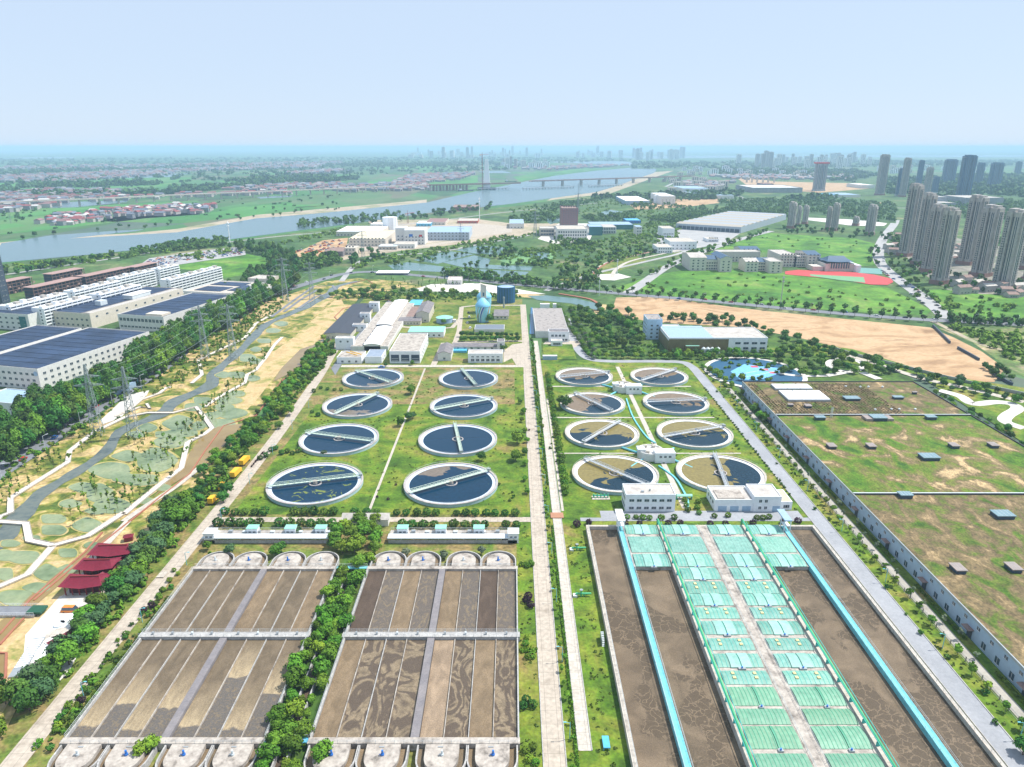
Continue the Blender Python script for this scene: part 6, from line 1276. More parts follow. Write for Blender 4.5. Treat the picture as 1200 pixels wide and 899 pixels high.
# low houses under the towers
for i, q in enumerate(fill([(1105,345),(1130,330),(1190,338),(1210,350),(1180,352)], 14, 12)+fill([(1105,300),(1120,290),(1130,300),(1118,315)], 8, 12)+fill([(1052,290),(1042,300),(1036,290),(1048,275)], 10, 12)):
    bldg('estate_house', 'low brown roofed villa among trees under the beige towers', q, R.uniform(-.6,.6), R.uniform(9,16), R.uniform(8,12), R.uniform(4,9), towerw, brownroof if i % 3 else greyroof, [('f',3,1,{})], group='villas under the beige towers', gable=('x',2), cat='villa')
# ================================================================ far city: repeated pale blocks
def mini(nm, mats, L, D, h, gab=0):
    mb = MB(); mb.box(-L/2,L/2,-D/2,D/2,0,h,0)
    if gab: mb.add([(-L/2-.5,-D/2-.5,h),(L/2+.5,-D/2-.5,h),(L/2+.5,D/2+.5,h),(-L/2-.5,D/2+.5,h),(-L/2,0,h+gab),(L/2,0,h+gab)],[(0,1,5,4),(2,3,4,5),(1,2,5),(3,0,4)],1)
    else:
        mb.box(-L/2+.5,L/2-.5,-D/2+.5,D/2-.5,h,h+.6,1); mb.box(-L*.2,L*.2,-D*.3,D*.3,h,h+3,0)
        for k in range(3): mb.box(-L/2+L*(.15+.28*k),-L/2+L*(.25+.28*k),-D/2-.2,-D/2,2,h-2,2)
    return mb.mesh(nm, mats)
CB = [mini('city_block', [white2, greyroof, glass], 34, 16, 62), mini('city_block', [towerw, greyroof, glass], 24, 18, 85), mini('city_block', [white, redstone, glass], 50, 15, 40), mini('city_block', [cream, greyroof, glass], 40, 22, 28)]
def blocks(px, n, name, label, group, mesh, mind, smin=.7, smax=1.2):
    for q in fill(px, n, mind): s = R.uniform(smin, smax); tag(link(name, R.choice(mesh), None, q, R.uniform(-.3,.3), (s, s, s*R.uniform(.8,1.15))), label, 'apartment block', group)
blocks([(860,192),(1010,189.5),(1030,193),(1000,198),(880,198)], 46, 'city_block', 'pale hazy apartment slab in the city line behind the shopping hall', 'far slabs behind the shopping hall', CB[:2], 60, .9, 1.3)
blocks([(740,184),(800,184),(805,188),(745,188)], 22, 'city_block', 'hazy apartment slab beyond the river bend', 'far slabs beyond the river bend', CB[:2], 90, 1.0, 1.7)
blocks([(585,193),(640,193),(642,198),(590,199)], 20, 'city_block', 'hazy apartment slab beyond the bridge pylon', 'far slabs beyond the pylon', CB[:3], 50, .7, 1.0)
blocks([(480,181),(740,181),(740,186),(480,186)], 55, 'city_block', 'tiny hazy block in the skyline over the river', 'far skyline blocks over the river', CB, 120, 1.0, 1.9)
blocks([(800,200),(950,204),(960,208),(800,207)], 34, 'city_block', 'low pale block in the red roofed quarter behind the highway', 'low blocks of the red roofed quarter', CB[2:], 45, .5, .9)
blocks([(800,222),(815,212),(850,216),(845,228),(805,232)], 12, 'works_block', 'white works block beside the highway junction', 'white works by the highway', CB[3:], 40, .5, .9)
blocks([(770,232),(770,210),(800,205),(805,225)], 12, 'works_block', 'white works block near the bridge end', 'white works near the bridge', CB[3:], 40, .4, .8)
blocks([(1030,196),(1200,196),(1200,204),(1030,205)], 22, 'city_block', 'low hazy block between the slate towers', 'low blocks between the slate towers', CB[2:], 60, .6, 1.1)
# viaduct stubs
for i, x in enumerate((875,881,887,894,900,907)): p = W(x, 214); tag(MB().box(-3,3,-3,3,0,24).build('bridge_pier', slab, None, p), 'bare pale pier of an unfinished viaduct by the shopping hall', 'pier', 'bare viaduct piers')
# villages across the river
vm = [paint('village_wall', (.42,.39,.36)), paint('village_grey', (.24,.25,.27))]; vr = [paint('village_red', (.26,.075,.075)), paint('village_pink', (.24,.14,.14)), paint('village_slate', (.17,.19,.24)), paint('village_pale', (.50,.48,.46))]
VH = [mini('village_house', [vm[i % 2], vr[j]], 11+3*i, 8+2*j % 4, 6.5+2*(i % 2), 2.6) for i in range(3) for j in (0,0,1,1,2,2,3)]
vpol = [([(45,262),(75,253),(130,247.5),(200,242),(255,243),(250,249),(140,257),(75,265),(50,264)], 190), ([(0,250),(0,239),(80,234),(82,239),(40,246)], 60), ([(95,236),(170,231),(340,224),(345,228),(230,232),(110,237)], 60)]
for q, n in vpol[:1]:
    for p in fill(q, n, 9): tag(link('village_house', R.choice(VH), None, p, R.uniform(-.25,.25)+R.choice((0,1.57)), R.uniform(.8,1.3)), 'red or grey roofed house in the riverside village', 'house', 'houses of the riverside village')
for q, n in vpol[1:]:
    for p in fill(q, n, 12): tag(link('village_house', R.choice(VH), None, p, R.uniform(-.25,.25), R.uniform(1,1.5)), 'red or grey roofed house in the villages behind the viaduct', 'house', 'houses behind the viaduct')
spots = []
for q, n in (([(0,236),(0,228),(60,223),(115,223),(170,226),(110,234)], 170),([(0,207),(80,204),(200,200),(210,204),(90,213),(0,215)], 420),([(110,202),(330,195),(380,193),(370,197),(200,202)], 380),([(250,222),(350,216),(400,216),(400,219),(300,224)], 90),([(350,223),(400,218),(500,213),(505,223),(420,226)], 140),([(455,216),(480,206),(560,203),(540,211),(500,215)], 190),([(330,203),(400,199),(410,202),(350,205)], 90),([(0,196),(400,190),(400,193),(0,201)], 300),([(600,198),(690,194),(740,194),(700,197),(640,200)], 90),([(820,206),(1000,207),(1000,211),(860,211)], 150),([(800,214),(860,214),(840,222),(805,226)], 60)): spots += fill(q, int(n*1.5), 6)
vm2 = [paint('far_wall', (.30,.28,.27)), paint('far_wall_grey', (.20,.21,.23))]
vr2 = [paint('far_red', (.22,.10,.10)), paint('far_slate', (.15,.17,.21)), paint('far_pale', (.30,.29,.29)), paint('far_brown', (.26,.19,.18))]
mb = MB()
g = np.random.default_rng(2); VS = []; FS = []; MI = []
for p in spots:
    L, D, h = g.uniform(8,14), g.uniform(7,10), g.uniform(4,8); k = int(g.integers(0, 6)); s = 1+p.y/6000; L *= s; D *= s; h *= s**.7
    mb.box(p.x-L/2,p.x+L/2,p.y-D/2,p.y+D/2,0,h,k % 2); mb.add([(p.x-L/2,p.y-D/2,h),(p.x+L/2,p.y-D/2,h),(p.x+L/2,p.y+D/2,h),(p.x-L/2,p.y+D/2,h),(p.x-L/2,p.y,h+2.5*s),(p.x+L/2,p.y,h+2.5*s)],[(0,1,5,4),(2,3,4,5),(1,2,5),(3,0,4)],2+(k % 4))
tag(mb.build('distant_villages', vm2+vr2), 'thousands of tiny red and grey roofs fading into haze', None, None, 'stuff')
# ================================================================ bridges
o = thing('river_bridge', 'long unfinished road bridge on pale piers coming from the right bank', 'bridge', W(621, 219)); A = W(621,219); B = W(812,212); rz = math.atan2(B.y-A.y,B.x-A.x); o.rotation_euler.z = rz; L = (B-A).length; hd_ = 22
MB().box(0,L,-9,9,hd_-3,hd_).build('deck', slab, o); MB().box(0,L,-9.6,-9,hd_-1,hd_+1.5).build('parapet', redstone, o); MB().box(0,L,9,9.6,hd_-1,hd_+1.5).build('parapet', redstone, o)
for i in range(9): x = L*(.07+i*.105); MB().box(x-3,x+3,-6,6,0,hd_-3).build('pier', slab, o)
for q, lb in (([(613,222.5),(672,220.5)], 'low dark working jetty under the right bridge deck'), ([(690,219.5),(730,218)], 'low working jetty section nearer the right bank'), ([(560,223),(596,222)], 'low dark jetty right of the pylon')):
    pts = path3(q, False); mb = MB(); ribbon_mb(mb, pts, 10, 4.5, 6.5)
    for p in along(pts, 14, 0): mb.box(p.x-1.2,p.x+1.2,p.y-3,p.y+3,0,4.5)
    tag(mb.build('jetty', metal), lb, 'jetty')
o = thing('river_bridge', 'left arm of the unfinished bridge with red formwork ending over the river', 'bridge', W(502,224)); A = W(502,224); B = W(609,221); o.rotation_euler.z = math.atan2(B.y-A.y,B.x-A.x); L = (B-A).length
MB().box(0,L,-9,9,hd_-4,hd_).build('deck', slab, o); MB().box(0,L,-9.8,-9,hd_-3,hd_+1.5).build('formwork', redstone, o)
for i in range(12): x = L*(.02+i*.035); MB().box(x-2,x+2,-6,6,0,hd_-4).build('pier', redstone if i%2 else slab, o)
p = W(570.5, 222); h = HY(p.y, 187); o = thing('bridge_pylon', 'tall white tapering bridge pylon standing in the river', 'pylon', p)
MB().add([(-14,-8,0),(14,-8,0),(14,8,0),(-14,8,0),(-6,-5,h),(6,-5,h),(6,5,h),(-6,5,h)],[(4,5,6,7),(0,1,5,4),(1,2,6,5),(2,3,7,6),(3,0,4,7)]).build('shaft', brightroof, o); MB().box(-34,34,-16,16,0,7).build('base', dkm, o); MB().box(-18,18,-9,9,hd_-4,hd_+1).build('crossbeam', slab, o)
def crane(px, yb, yt, lb, jib=55, m=None):
    p = W(px, yb); h = HY(p.y, yt); o = thing('tower_crane', lb, 'crane', p, R.uniform(.9,1.2)); m = m or redwood
    mb = MB(); k = max(6, int(h/8))
    for s in ((-1.2,-1.2),(1.2,-1.2),(1.2,1.2),(-1.2,1.2)): mb.bar((s[0],s[1],0),(s[0],s[1],h),.3)
    for i in range(k): mb.bar((-1.2,-1.2,h*i/k),(1.2,-1.2,h*(i+1)/k),.2); mb.bar((1.2,1.2,h*i/k),(1.2,-1.2,h*(i+1)/k),.2)
    mb.build('mast', m, o); MB().bar((-jib*.3,0,h),(jib,0,h),.5).build('jib', m, o); MB().box(-jib*.3,-jib*.2,-1.5,1.5,h-4,h).build('counterweight', slab, o); MB().bar((0,0,h),(0,0,h+7),.5).build('peak', m, o)
crane(565.5, 223, 181, 'red tower crane close against the white bridge pylon', 60)
# viaduct on the left plain
pts = path3([(-40,250),(0,245.5),(58,243),(125,240),(200,236),(300,231.5),(400,227),(500,222.5)], True)
o = thing('viaduct', 'long thin pale viaduct crossing the green plain behind the village', 'viaduct', (0,0,0)); mb = MB(); ribbon_mb(mb, pts, 12, 15.5, 18.5); mb.build('deck', slab, o)
for p in along(pts, 48, 0): MB().box(p.x-1.6,p.x+1.6,p.y-3,p.y+3,0,15.5).build('pier', slab, o)
# ships
for px, py, lb in ((545,224,'dark low barge moored left of the pylon'),(598,213,'small dark barge near the broken bridge end')):
    o = thing('barge', lb, 'barge', W(px,py)); MB().add([(-24,-5,0),(20,-5,0),(28,0,0),(20,5,0),(-24,5,0),(-25,-5.5,3),(21,-5.5,3),(31,0,4),(21,5.5,3),(-25,5.5,3)],[(5,6,7,8,9),(0,1,6,5),(1,2,7,6),(2,3,8,7),(3,4,9,8),(4,0,5,9)]).build('hull', dkm, o); MB().box(-20,-12,-3,3,3,8).build('wheelhouse', white, o)
# ================================================================ pylons and masts
PYM = {}
def lattice_pylon(px, py, yt, lab, arms=3, wide=9.):
    p = W(px, py); h = HY(p.y, yt); o = thing('transmission_pylon', lab, 'pylon', p, rad(10), 'grey lattice pylons')
    mb = MB(); b, t = h*.055, h*.012; k = 12
    def wd(z): f = z/h; return b*(1-f)+t if f < .55 else (b*.45+t)*(1-(f-.55)/.45*.75)
    zs = [h*(1-(1-i/k)**1.25) for i in range(k+1)]; th = h*.0027
    for i in range(k):
        a, c = wd(zs[i]), wd(zs[i+1]); C0 = [(-a,-a),(a,-a),(a,a),(-a,a)]; C1 = [(-c,-c),(c,-c),(c,c),(-c,c)]
        for j in range(4):
            mb.bar((*C0[j],zs[i]),(*C1[j],zs[i+1]),th*1.25); mb.bar((*C0[j],zs[i]),(*C1[(j+1)%4],zs[i+1]),th*.8); mb.bar((*C0[(j+1)%4],zs[i]),(*C1[j],zs[i+1]),th*.8); mb.bar((*C1[j],zs[i+1]),(*C1[(j+1)%4],zs[i+1]),th*.8)
    mb.build('lattice', lattice, o)
    for i in range(arms):
        z = h*(.70+.12*i) if arms > 1 else h*.96; w_ = h*(.19-.03*i) if arms > 1 else h*.24; c = wd(z)
        mb = MB()
        for s in (-1, 1):
            for y in (-c, c): mb.bar((s*c,y,z),(s*w_,0,z+h*.012),th); mb.bar((s*c,y,z+h*.035),(s*w_,0,z+h*.012),th)
            for q in range(3): x = c+(w_-c)*(q+1)/4; mb.bar((s*x,-c*(1-(q+1)/4),z),(s*x,c*(1-(q+1)/4),z+h*.03),th*.7)
        mb.build('crossarm', lattice, o)
        for s in (-1, 1): MB().cyl(s*w_,0,z-h*.045,z,th*1.6,th*1.6,8).build('insulator', glassteal, o)
    return o, h
PY = [(115,510,427,'lattice pylon nearest the frame edge on the grass bank',2),(158,513,430,'lattice pylon standing in the wetland beside the stream',2),(241,420,358,'three-armed lattice pylon above the far stream bank',3),(274,422,357,'three-armed lattice pylon beside the stream bend',3),(335,354,302,'three-armed lattice pylon where the avenue bends',3),(366,351,307,'three-armed lattice pylon right of the avenue bend',3)]
PP = []
for px, py, yt, lb, arms in PY: PP.append(lattice_pylon(px, py, yt, lb, arms))
def cable(a, b, ha, hb, off, lab, sag=4):
    A, B = Vector(a), Vector(b); d = (B-A); n = Vector((-d.y, d.x, 0)); n.normalize(); pts = []
    for i in range(11): t = i/10; q = A.lerp(B, t)+n*off; q.z = ha+(hb-ha)*t-sag*4*t*(1-t); pts.append(q)
    mb = MB()
    for p, q in zip(pts[:-1], pts[1:]): mb.bar(p, q, .05, n=3)
    return tag(mb.build('power_line', lattice), lab, 'power line', 'power lines between the pylons')
for i, j in ((0,2),(2,4),(1,3),(3,5)):
    a, b = PP[i][0].location, PP[j][0].location
    for off in (-6, 6): cable(a, b, PP[i][1]*.9, PP[j][1]*.85, off, 'thin sagging power line between two lattice pylons')
def mast(px, py, yt, lb, m=white, r=.5, nm='signal_mast'):
    p = W(px, py); h = HY(p.y, yt); o = thing(nm, lb, 'mast', p); MB().cyl(0,0,0,h,r,r*.45,10).build('pole', m, o); MB().cyl(0,0,h*.9,h*.93,r*2.2,r*2.2,12).build('antenna_ring', m, o); MB().cyl(0,0,h*.8,h*.82,r*2,r*2,12).build('antenna_ring', m, o); return o
mast(296,358,333,'white signal mast beside the avenue under the tree belt', brightroof); mast(270,289,259,'tall thin white mast by the river vehicle pound', brightroof, .9); mast(562,258,231,'thin white mast above the riverside trees', brightroof, .8)
mast(914,363,322,'grey steel mast at the road before the green mound', metal, .55); mast(723,322,303,'white high mast lamp beside the railway spur', steel, .5); mast(702,347,328,'slim lamp mast at the avenue junction', steel, .4)
for px, py, yt, lb in ((678,228,214,'small hazy lattice pylon on the far right bank'),(677,252,226,'hazy lattice pylon behind the brown high rise'),(627,280,247,'hazy lattice pylon left of the brown high rise'),(426,304,270,'hazy lattice pylon before the cream shed'),(540,282,262,'hazy lattice pylon behind the grey clad hall'),(13,262,250,'tiny lattice pylon in the green plain')): lattice_pylon(px, py, yt, lb, 3)
crane(478, 262, 250, 'small crane at the riverside works', 20)
# lamps
LMP = [MB().cyl(0,0,0,5.5,.12,.08,8).mesh('pole', turq), MB().bar((0,0,5.4),(1.4,0,5.7),.06).box(1.0,1.8,-.15,.15,5.62,5.76).mesh('lamp_head', turq)]
def lamp(p, rz=0, group='turquoise lamp posts of the works', label='slim turquoise lamp post beside a works road'):
    o = thing('lamp_post', label, 'lamp post', p, rz, group); link('pole', LMP[0], o); link('lamp_head', LMP[1], o)
for y in range(150, 480, 30): lamp((15.4, y, 0), math.pi)
for y in range(165, 420, 34): lamp((-122.8+ (y-165)*.0, y, 0), 0, label='slim turquoise lamp post along the left works road')
for y in range(150, 460, 36): lamp((135.5, y, 0), math.pi, label='slim turquoise lamp post on the strip beside the green-roof hall')
LM2 = [MB().cyl(0,0,0,9,.13,.08,8).mesh('pole', steel), MB().bar((0,0,8.9),(2,0,9.3),.07).box(1.6,2.8,-.2,.2,9.2,9.36).mesh('lamp_head', steel)]
for q in along(offset(ave, 8), 34, 0)[:60]:
    o = thing('street_lamp', 'pale street lamp along the grey avenue', 'street lamp', q, R.choice((0,1)), 'street lamps of the avenue'); link('pole', LM2[0], o); link('lamp_head', LM2[1], o)
# ================================================================ vegetation
# median wood between the basins
def row(pts, step, jit=.2, **k):
    for q in along([Vector(p) for p in pts], step, jit): tree(q, **k)
for x in (-63.2, -60.9, -58.2, -55.6):
    row([(x,140,0),(x,235,0)], 5.6, .28, kind='broad', lm=R.choice((leafB, leafB, leafA)), label='leafy green tree in the narrow strip between the two sludge basins', group='trees between the sludge basins', s=.62 if abs(x+59.4) > 2 else .55, js=.35)
for q in fill([(385,655),(440,655),(448,628),(452,612),(400,620),(385,632)], 16, 4.0): tree(q, 'broad', leafB, label='leafy tree in the clump before the vaulted shed', group='trees before the vaulted shed', s=.85)
# left road belt
for (a, b, n, s, lm) in (([(15,832),(35,842),(125,732),(178,665),(232,592),(208,590),(165,650),(108,722)], None, 62, .95, 0), ([(215,598),(228,600),(262,560),(312,505),(395,410),(380,398),(330,455),(290,500),(245,545)], None, 120, .66, 1)):
    for q in fill(a, n, 3.4 if lm else 4.2): tree(q, R.choice(('broad','broad','conifer')) if R.random() < .12 else 'broad', R.choice((leafA, leafD, leafA, leafP) if not lm else (leafD, leafA, leafB)), label='bushy dark tree in the belt between left road and %s' % ('temple square' if not lm else 'sand flat'), group='trees of the left road belt, %s end' % ('lower' if not lm else 'upper'), s=s, js=.25)
for px, py, s, kd, lm in ((247,650,1.0,'shrub',leafA),(168,887,.62,'broad',leafB),(178,882,.55,'broad',leafB),(7,826,.9,'broad',leafA),(0,862,.8,'broad',leafA),(4,806,.7,'conifer',leafD),(243,645,.6,'broad',leafA),(266,581,1.0,'broad',leafD),(262,589,.8,'broad',leafD),(339,487,.95,'broad',leafA),(327,503,.7,'broad',leafD),(482,462,.8,'broad',leafA),(478,493,.8,'broad',leafD),(484,491,.7,'broad',leafP),(470,500,.8,'broad',leafA),(565,540,.85,'broad',leafD),(498,403,.9,'broad',leafA),(483,428,.6,'broad',leafA),(661,479,1.0,'broad',leafD),(380,534,.5,'broad',leafD),(590,412,1,'broad',leafA),(573,378,1.0,'broad',leafD),(184,655,.6,'conifer',leafD),(190,640,.7,'conifer',leafP),(270,650,.6,'broad',leafP),(323,652,.6,'broad',leafA),(330,648,.6,'broad',leafD),(476,652,.5,'broad',leafG),(520,655,.5,'broad',leafG),(564,650,.55,'broad',leafG),(435,660,.6,'broad',leafB),(1198,885,.9,'broad',leafD),(378,893,.8,'broad',leafB),(325,880,.9,'broad',leafB),(316,893,.8,'broad',leafB),(340,868,.8,'broad',leafB),(349,628,.6,'broad',leafP),(606,520,.9,'broad',leafA),(604,540,.8,'broad',leafA),(520,380,.7,'broad',leafA),(507,365,.8,'broad',leafD),(440,355,1,'broad',leafD),(452,430,.5,'broad',leafD)):
    tree(W(px, py), kd, lm, label='lone bushy tree on the grounds of the works', group='scattered trees of the works', s=s)
for i, o in enumerate([o for o in bpy.data.objects if o.get('group') == 'scattered trees of the works']): pass
# clipped balls
def balls(lst, lab, grp, s=1., lm=None, nm='clipped_shrub'):
    for px, py in lst: tree(W(px, py), 'round', lm or leafD, name=nm, cat='shrub', label=lab, group=grp, s=s, js=.12)
balls([(264,603),(276,603),(287,603),(299,603),(310,603),(345,603),(357,603),(368,603),(380,603),(391,603),(416,603)], 'round clipped shrub in the back row left of the vaulted shed', 'clipped shrubs, back row', 1.25)
balls([(256,617),(270,616),(282,617),(293,617),(304,617),(328,617),(340,617),(353,616),(364,617),(376,617),(389,617)], 'round clipped shrub in the front row left of the vaulted shed', 'clipped shrubs, front row', 1.35)
balls([(465,604),(476,604),(489,604),(500,604),(511,604),(535,604),(546,604),(557,604),(570,604),(580,604),(592,604),(604,604),(442,603),(430,603)], 'round clipped shrub behind the path right of the vaulted shed', 'clipped shrubs behind the right path', 1.1)
balls([(472,618),(483,618),(496,618),(509,618),(532,618),(545,618),(557,618),(568,618),(593,618),(605,618)], 'round clipped shrub before the path beside the right gallery', 'clipped shrubs before the right path', 1.25)
balls([(735,608),(745,608),(753,609),(761,609),(775,609),(790,609),(837,607),(853,606),(887,609),(894,609),(901,608),(804,594),(806,600),(818,590),(817,597),(819,603),(802,589)], 'round clipped shrub before the white buildings beside the mint covers', 'clipped shrubs before the white buildings', .85, leafA)
balls([(733,616),(749,616.5),(783,616),(797,615),(832,616),(850,616),(882,616),(918,614),(935,613),(690,615),(676,617)], 'round purple leaved shrub along the grey road before the mint covers', 'purple shrubs along the grey road', .95, leafR, 'purple_shrub')
balls([(617,824),(613,830),(625,829)], 'dark green clipped ball in the trio beside the central road', 'dark trio of balls', .8, leafD)
balls([(618,772),(624,771),(618,665),(623,663),(618,749),(616,756),(624,878),(616,882),(620,892),(628,896)], 'bright clipped ball on the lawn strip beside the central road', 'bright balls by the central road', .7, leafB)
balls([(619,702),(622,712),(617,706)], 'purple shrub in the cluster on the lawn beside central road', 'purple cluster by central road', .9, leafR, 'purple_shrub')
balls([(170,717),(178,712),(96,823)], 'dark purple ball on the verge of the left road', 'purple balls on the left verge', .8, leafR, 'purple_shrub')
balls([(204,670),(209,674),(199,682),(192,693),(186,700),(148,745),(84,850)], 'bright clipped ball on the verge between left road and basin', 'bright balls on the left verge', .65, leafB)
balls([(318,529),(323,527),(330,533),(337,531),(343,533),(350,530),(312,536),(305,539)], 'dark bush in the line beside the left clarifier column', 'dark bushes by the left column', .95, leafD)
balls([(376,456),(384,457),(392,458),(368,460),(400,458),(373,488),(366,484)], 'dark bush between the second and third left clarifiers', 'dark bushes between clarifiers', .85, leafD)
balls([(455,586),(431,603),(442,583),(500,614),(507,586),(620,505),(464,569)], 'tiny purple ball dotted on the clarifier lawn', 'purple dots on the lawn', .42, leafR, 'purple_shrub')
# strip between road and culvert; beyond culvert
row([(15.4,118,0),(15.4,330,0)], 5.2, .12, kind='street', lm=leafB, label='small bright street tree in the strip between road and culvert', group='trees between road and culvert', s=.42, js=.3)
row([(15.6,330,0),(15.6,560,0)], 6.2, .15, kind='street', lm=leafA, label='loose street tree in the strip between road and culvert, far stretch', group='trees between road and culvert, far stretch', s=.68, js=.3)
row([(24.6,290,0),(24.8,470,0)], 4.8, .1, kind='round', lm=leafA, name='clipped_tree', label='plump round tree in the row between culvert and right clarifiers', group='round trees by the culvert', s=1.1, js=.15)
row([(6.6,290,0),(6.6,420,0)], 15, .1, kind='broad', lm=leafA, label='dark rounded tree at the left edge of the central road', group='trees at the road edge', s=.5)
V = []; g = np.random.default_rng(11)
for y0, y1, x_, hh in ((118,262,16.8,.7),(300,560,16.8,.6)):
    for i in range(int((y1-y0)*34)): c_ = np.array([x_+g.uniform(-.3,.3), g.uniform(y0,y1), .1+hh*math.sqrt(g.random())]); u = g.normal(size=3)*.13; v = g.normal(size=3)*.13; V.append(np.stack([c_-u-v,c_+u-v,c_+u+v,c_-u+v]))
tag(link('low_hedge', cloud_mesh('low_hedge', np.concatenate(V), leafA)), 'very long low clipped hedge beside the pale culvert strip', 'hedge')
def hedge(x0, x1, y0, y1, h, lab, lm=leafA, dens=26):
    n = int(max(30, (x1-x0)*(y1-y0)*dens)); c = np.stack([g.uniform(x0,x1,n), g.uniform(y0,y1,n), .1+h*np.sqrt(g.random(n))], 1); u = g.normal(size=(n,3))*.15; v = g.normal(size=(n,3))*.15
    tag(link('box_hedge', cloud_mesh('box_hedge', np.stack([c-u-v,c+u-v,c+u+v,c-u+v],1).reshape(-1,3), lm)), lab, 'hedge', 'box hedges')
for py, lb in ((662,'far'),(664,'second far'),(762,'middle'),(764.5,'second middle')): hedge(2.6, 7.8, Y(py)-.5, Y(py)+.6, .8, f'short bright box hedge bar on the lawn strip, {lb} one', leafB)
hedge(-121,-118.6,Y(862),Y(700),.6,'low ragged hedge along the outer wall of the left basin', leafA, 10)
hedge(X(296,545),X(310,530),Y(548),Y(530),.6,'dark purple low hedge beside the parked yellow trucks', leafR, 12)
# strip beside the green roof hall
row([(138.2,130,0),(138.2,440,0)], 7.5, .1, kind='street', lm=leafB, label='young street tree behind the dark railing fence by the hall', group='young trees by the hall fence', s=.66, js=.25)
row([(142.2,180,0),(142.2,430,0)], 9, .15, kind='thin', lm=leafG, label='thin silvery sapling on the service path of the hall', group='silvery saplings by the hall', s=.9)
row([(134.6,120,0),(134.6,470,0)], 12, .25, kind='shrub', lm=leafD, name='shrub', cat='shrub', label='small dark shrub on the verge right of the grey road', group='shrubs right of the grey road', s=.9, js=.4)
row([(126,290,0),(126,440,0)], 3.4, .1, kind='shrub', lm=leafD, name='shrub', cat='shrub', label='small dark shrub lining the left edge of the grey road', group='shrubs left of the grey road', s=.75, js=.3)
for q in fill([(560,555),(600,550),(603,590),(560,590)], 8, 3)+fill([(640,440),(640,600),(655,600),(650,440)], 10, 6)+fill([(860,560),(905,575),(920,600),(880,575)], 12, 3)+fill([(820,470),(850,500),(870,530),(850,520)], 14, 3): tree(q, 'shrub', leafD, name='shrub', cat='shrub', label='low dark shrub scattered on the clarifier lawns', group='shrubs on the clarifier lawns', s=.8, js=.4)
# road-side verge growth on the left
for q in fill([(60,880),(130,800),(215,672),(205,668),(100,800),(40,880)], 55, 1.5): tree(q, 'shrub', R.choice((leafA, leafB, leafD)), name='shrub', cat='shrub', label='low weedy bush on the verge of the left road', group='bushes on the left verge', s=1.0, js=.5)
# hedge wood by the silos, and right-hand groves
for q in along([W(540,400), W(612,400)], 4.2, .2)+along([W(541,395), W(611,395)], 4.2, .2): tree(q, 'broad', leafD, label='dark tree in the dense row before the silos', group='trees before the silos', s=.62)
for q in fill([(372,345),(440,340),(610,345),(610,352),(500,352),(470,358),(440,352),(400,352)], 60, 6): tree(q, 'broad', R.choice((leafA, leafB, leafD)), parts=False, label='bushy tree in the scrub behind the old works', group='trees behind the old works', s=.75, js=.4)
for q in fill([(668,372),(690,362),(745,370),(750,395),(760,405),(700,412),(690,395),(678,385)], 62, 6.5): tree(q, 'broad', R.choice((leafA, leafD, leafD)), parts=False, label='dark tree in the grove between reservoir and large works', group='trees of the grove by the large works', s=.95, js=.3)
for q in along([W(655,362), W(667,385), W(683,405), W(690,418), W(700,423)], 4.5, .2)+along([W(668,362), W(685,395), W(697,413)], 4.5, .2): tree(q, 'broad', R.choice((leafG, leafA, leafA)), label='rounded tree lining the narrow road right of the reservoir', group='trees lining the narrow road', s=.55)
for q in along([W(696,420), W(820,421), W(905,421)], 5.2, .3)+along([W(700,416), W(820,417), W(920,417)], 5.6, .3): tree(q, 'broad', R.choice((leafA, leafD, leafB)), label='tree in the dense row before the large works', group='trees before the large works', s=.72)
for q in fill([(770,372),(850,372),(900,388),(985,412),(980,422),(905,400),(895,390),(780,380)], 40, 6.5): tree(q, 'broad', leafD, parts=False, label='dark tree in the row behind the large works', group='trees behind the large works', s=.85)
for q in fill([(905,405),(985,415),(1060,432),(1040,440),(985,440),(925,445),(905,430)], 48, 6.5): tree(q, 'broad', R.choice((leafA, leafD)), label='park tree between sports court and green-roof hall', group='park trees by the sports court', s=.8, js=.3)
for q in fill([(1060,434),(1110,447),(1200,468),(1200,478),(1130,462),(1090,455)], 34, 6): tree(q, 'broad', R.choice((leafA, leafD, leafP)), label='park tree beside the curved white plaza', group='park trees by the white plaza', s=.7, js=.35)
for q in fill([(1095,462),(1135,482),(1180,505),(1200,520),(1200,535),(1140,500),(1090,470)], 34, 4): tree(q, 'broad', R.choice((leafA, leafD)), label='low bushy tree between hall parapet and white plaza', group='bushes behind the hall parapet', s=.5, js=.4)
for q in fill([(850,448),(868,450),(905,500),(895,500)], 10, 3)+fill([(822,430),(845,440),(862,455),(850,455)], 14, 4)+fill([(855,446),(900,449),(905,446),(860,442)], 12, 4): tree(q, 'broad', R.choice((leafA, leafB)), label='loose tree around the sports court ring', group='trees around the sports court', s=.55, js=.3)
for q in fill([(1150,430),(1180,435),(1190,450),(1160,445)], 8, 5): tree(q, 'broad', leafD, label='tree clump at the corner of the bare earth', group='trees at the bare earth corner', s=.8)
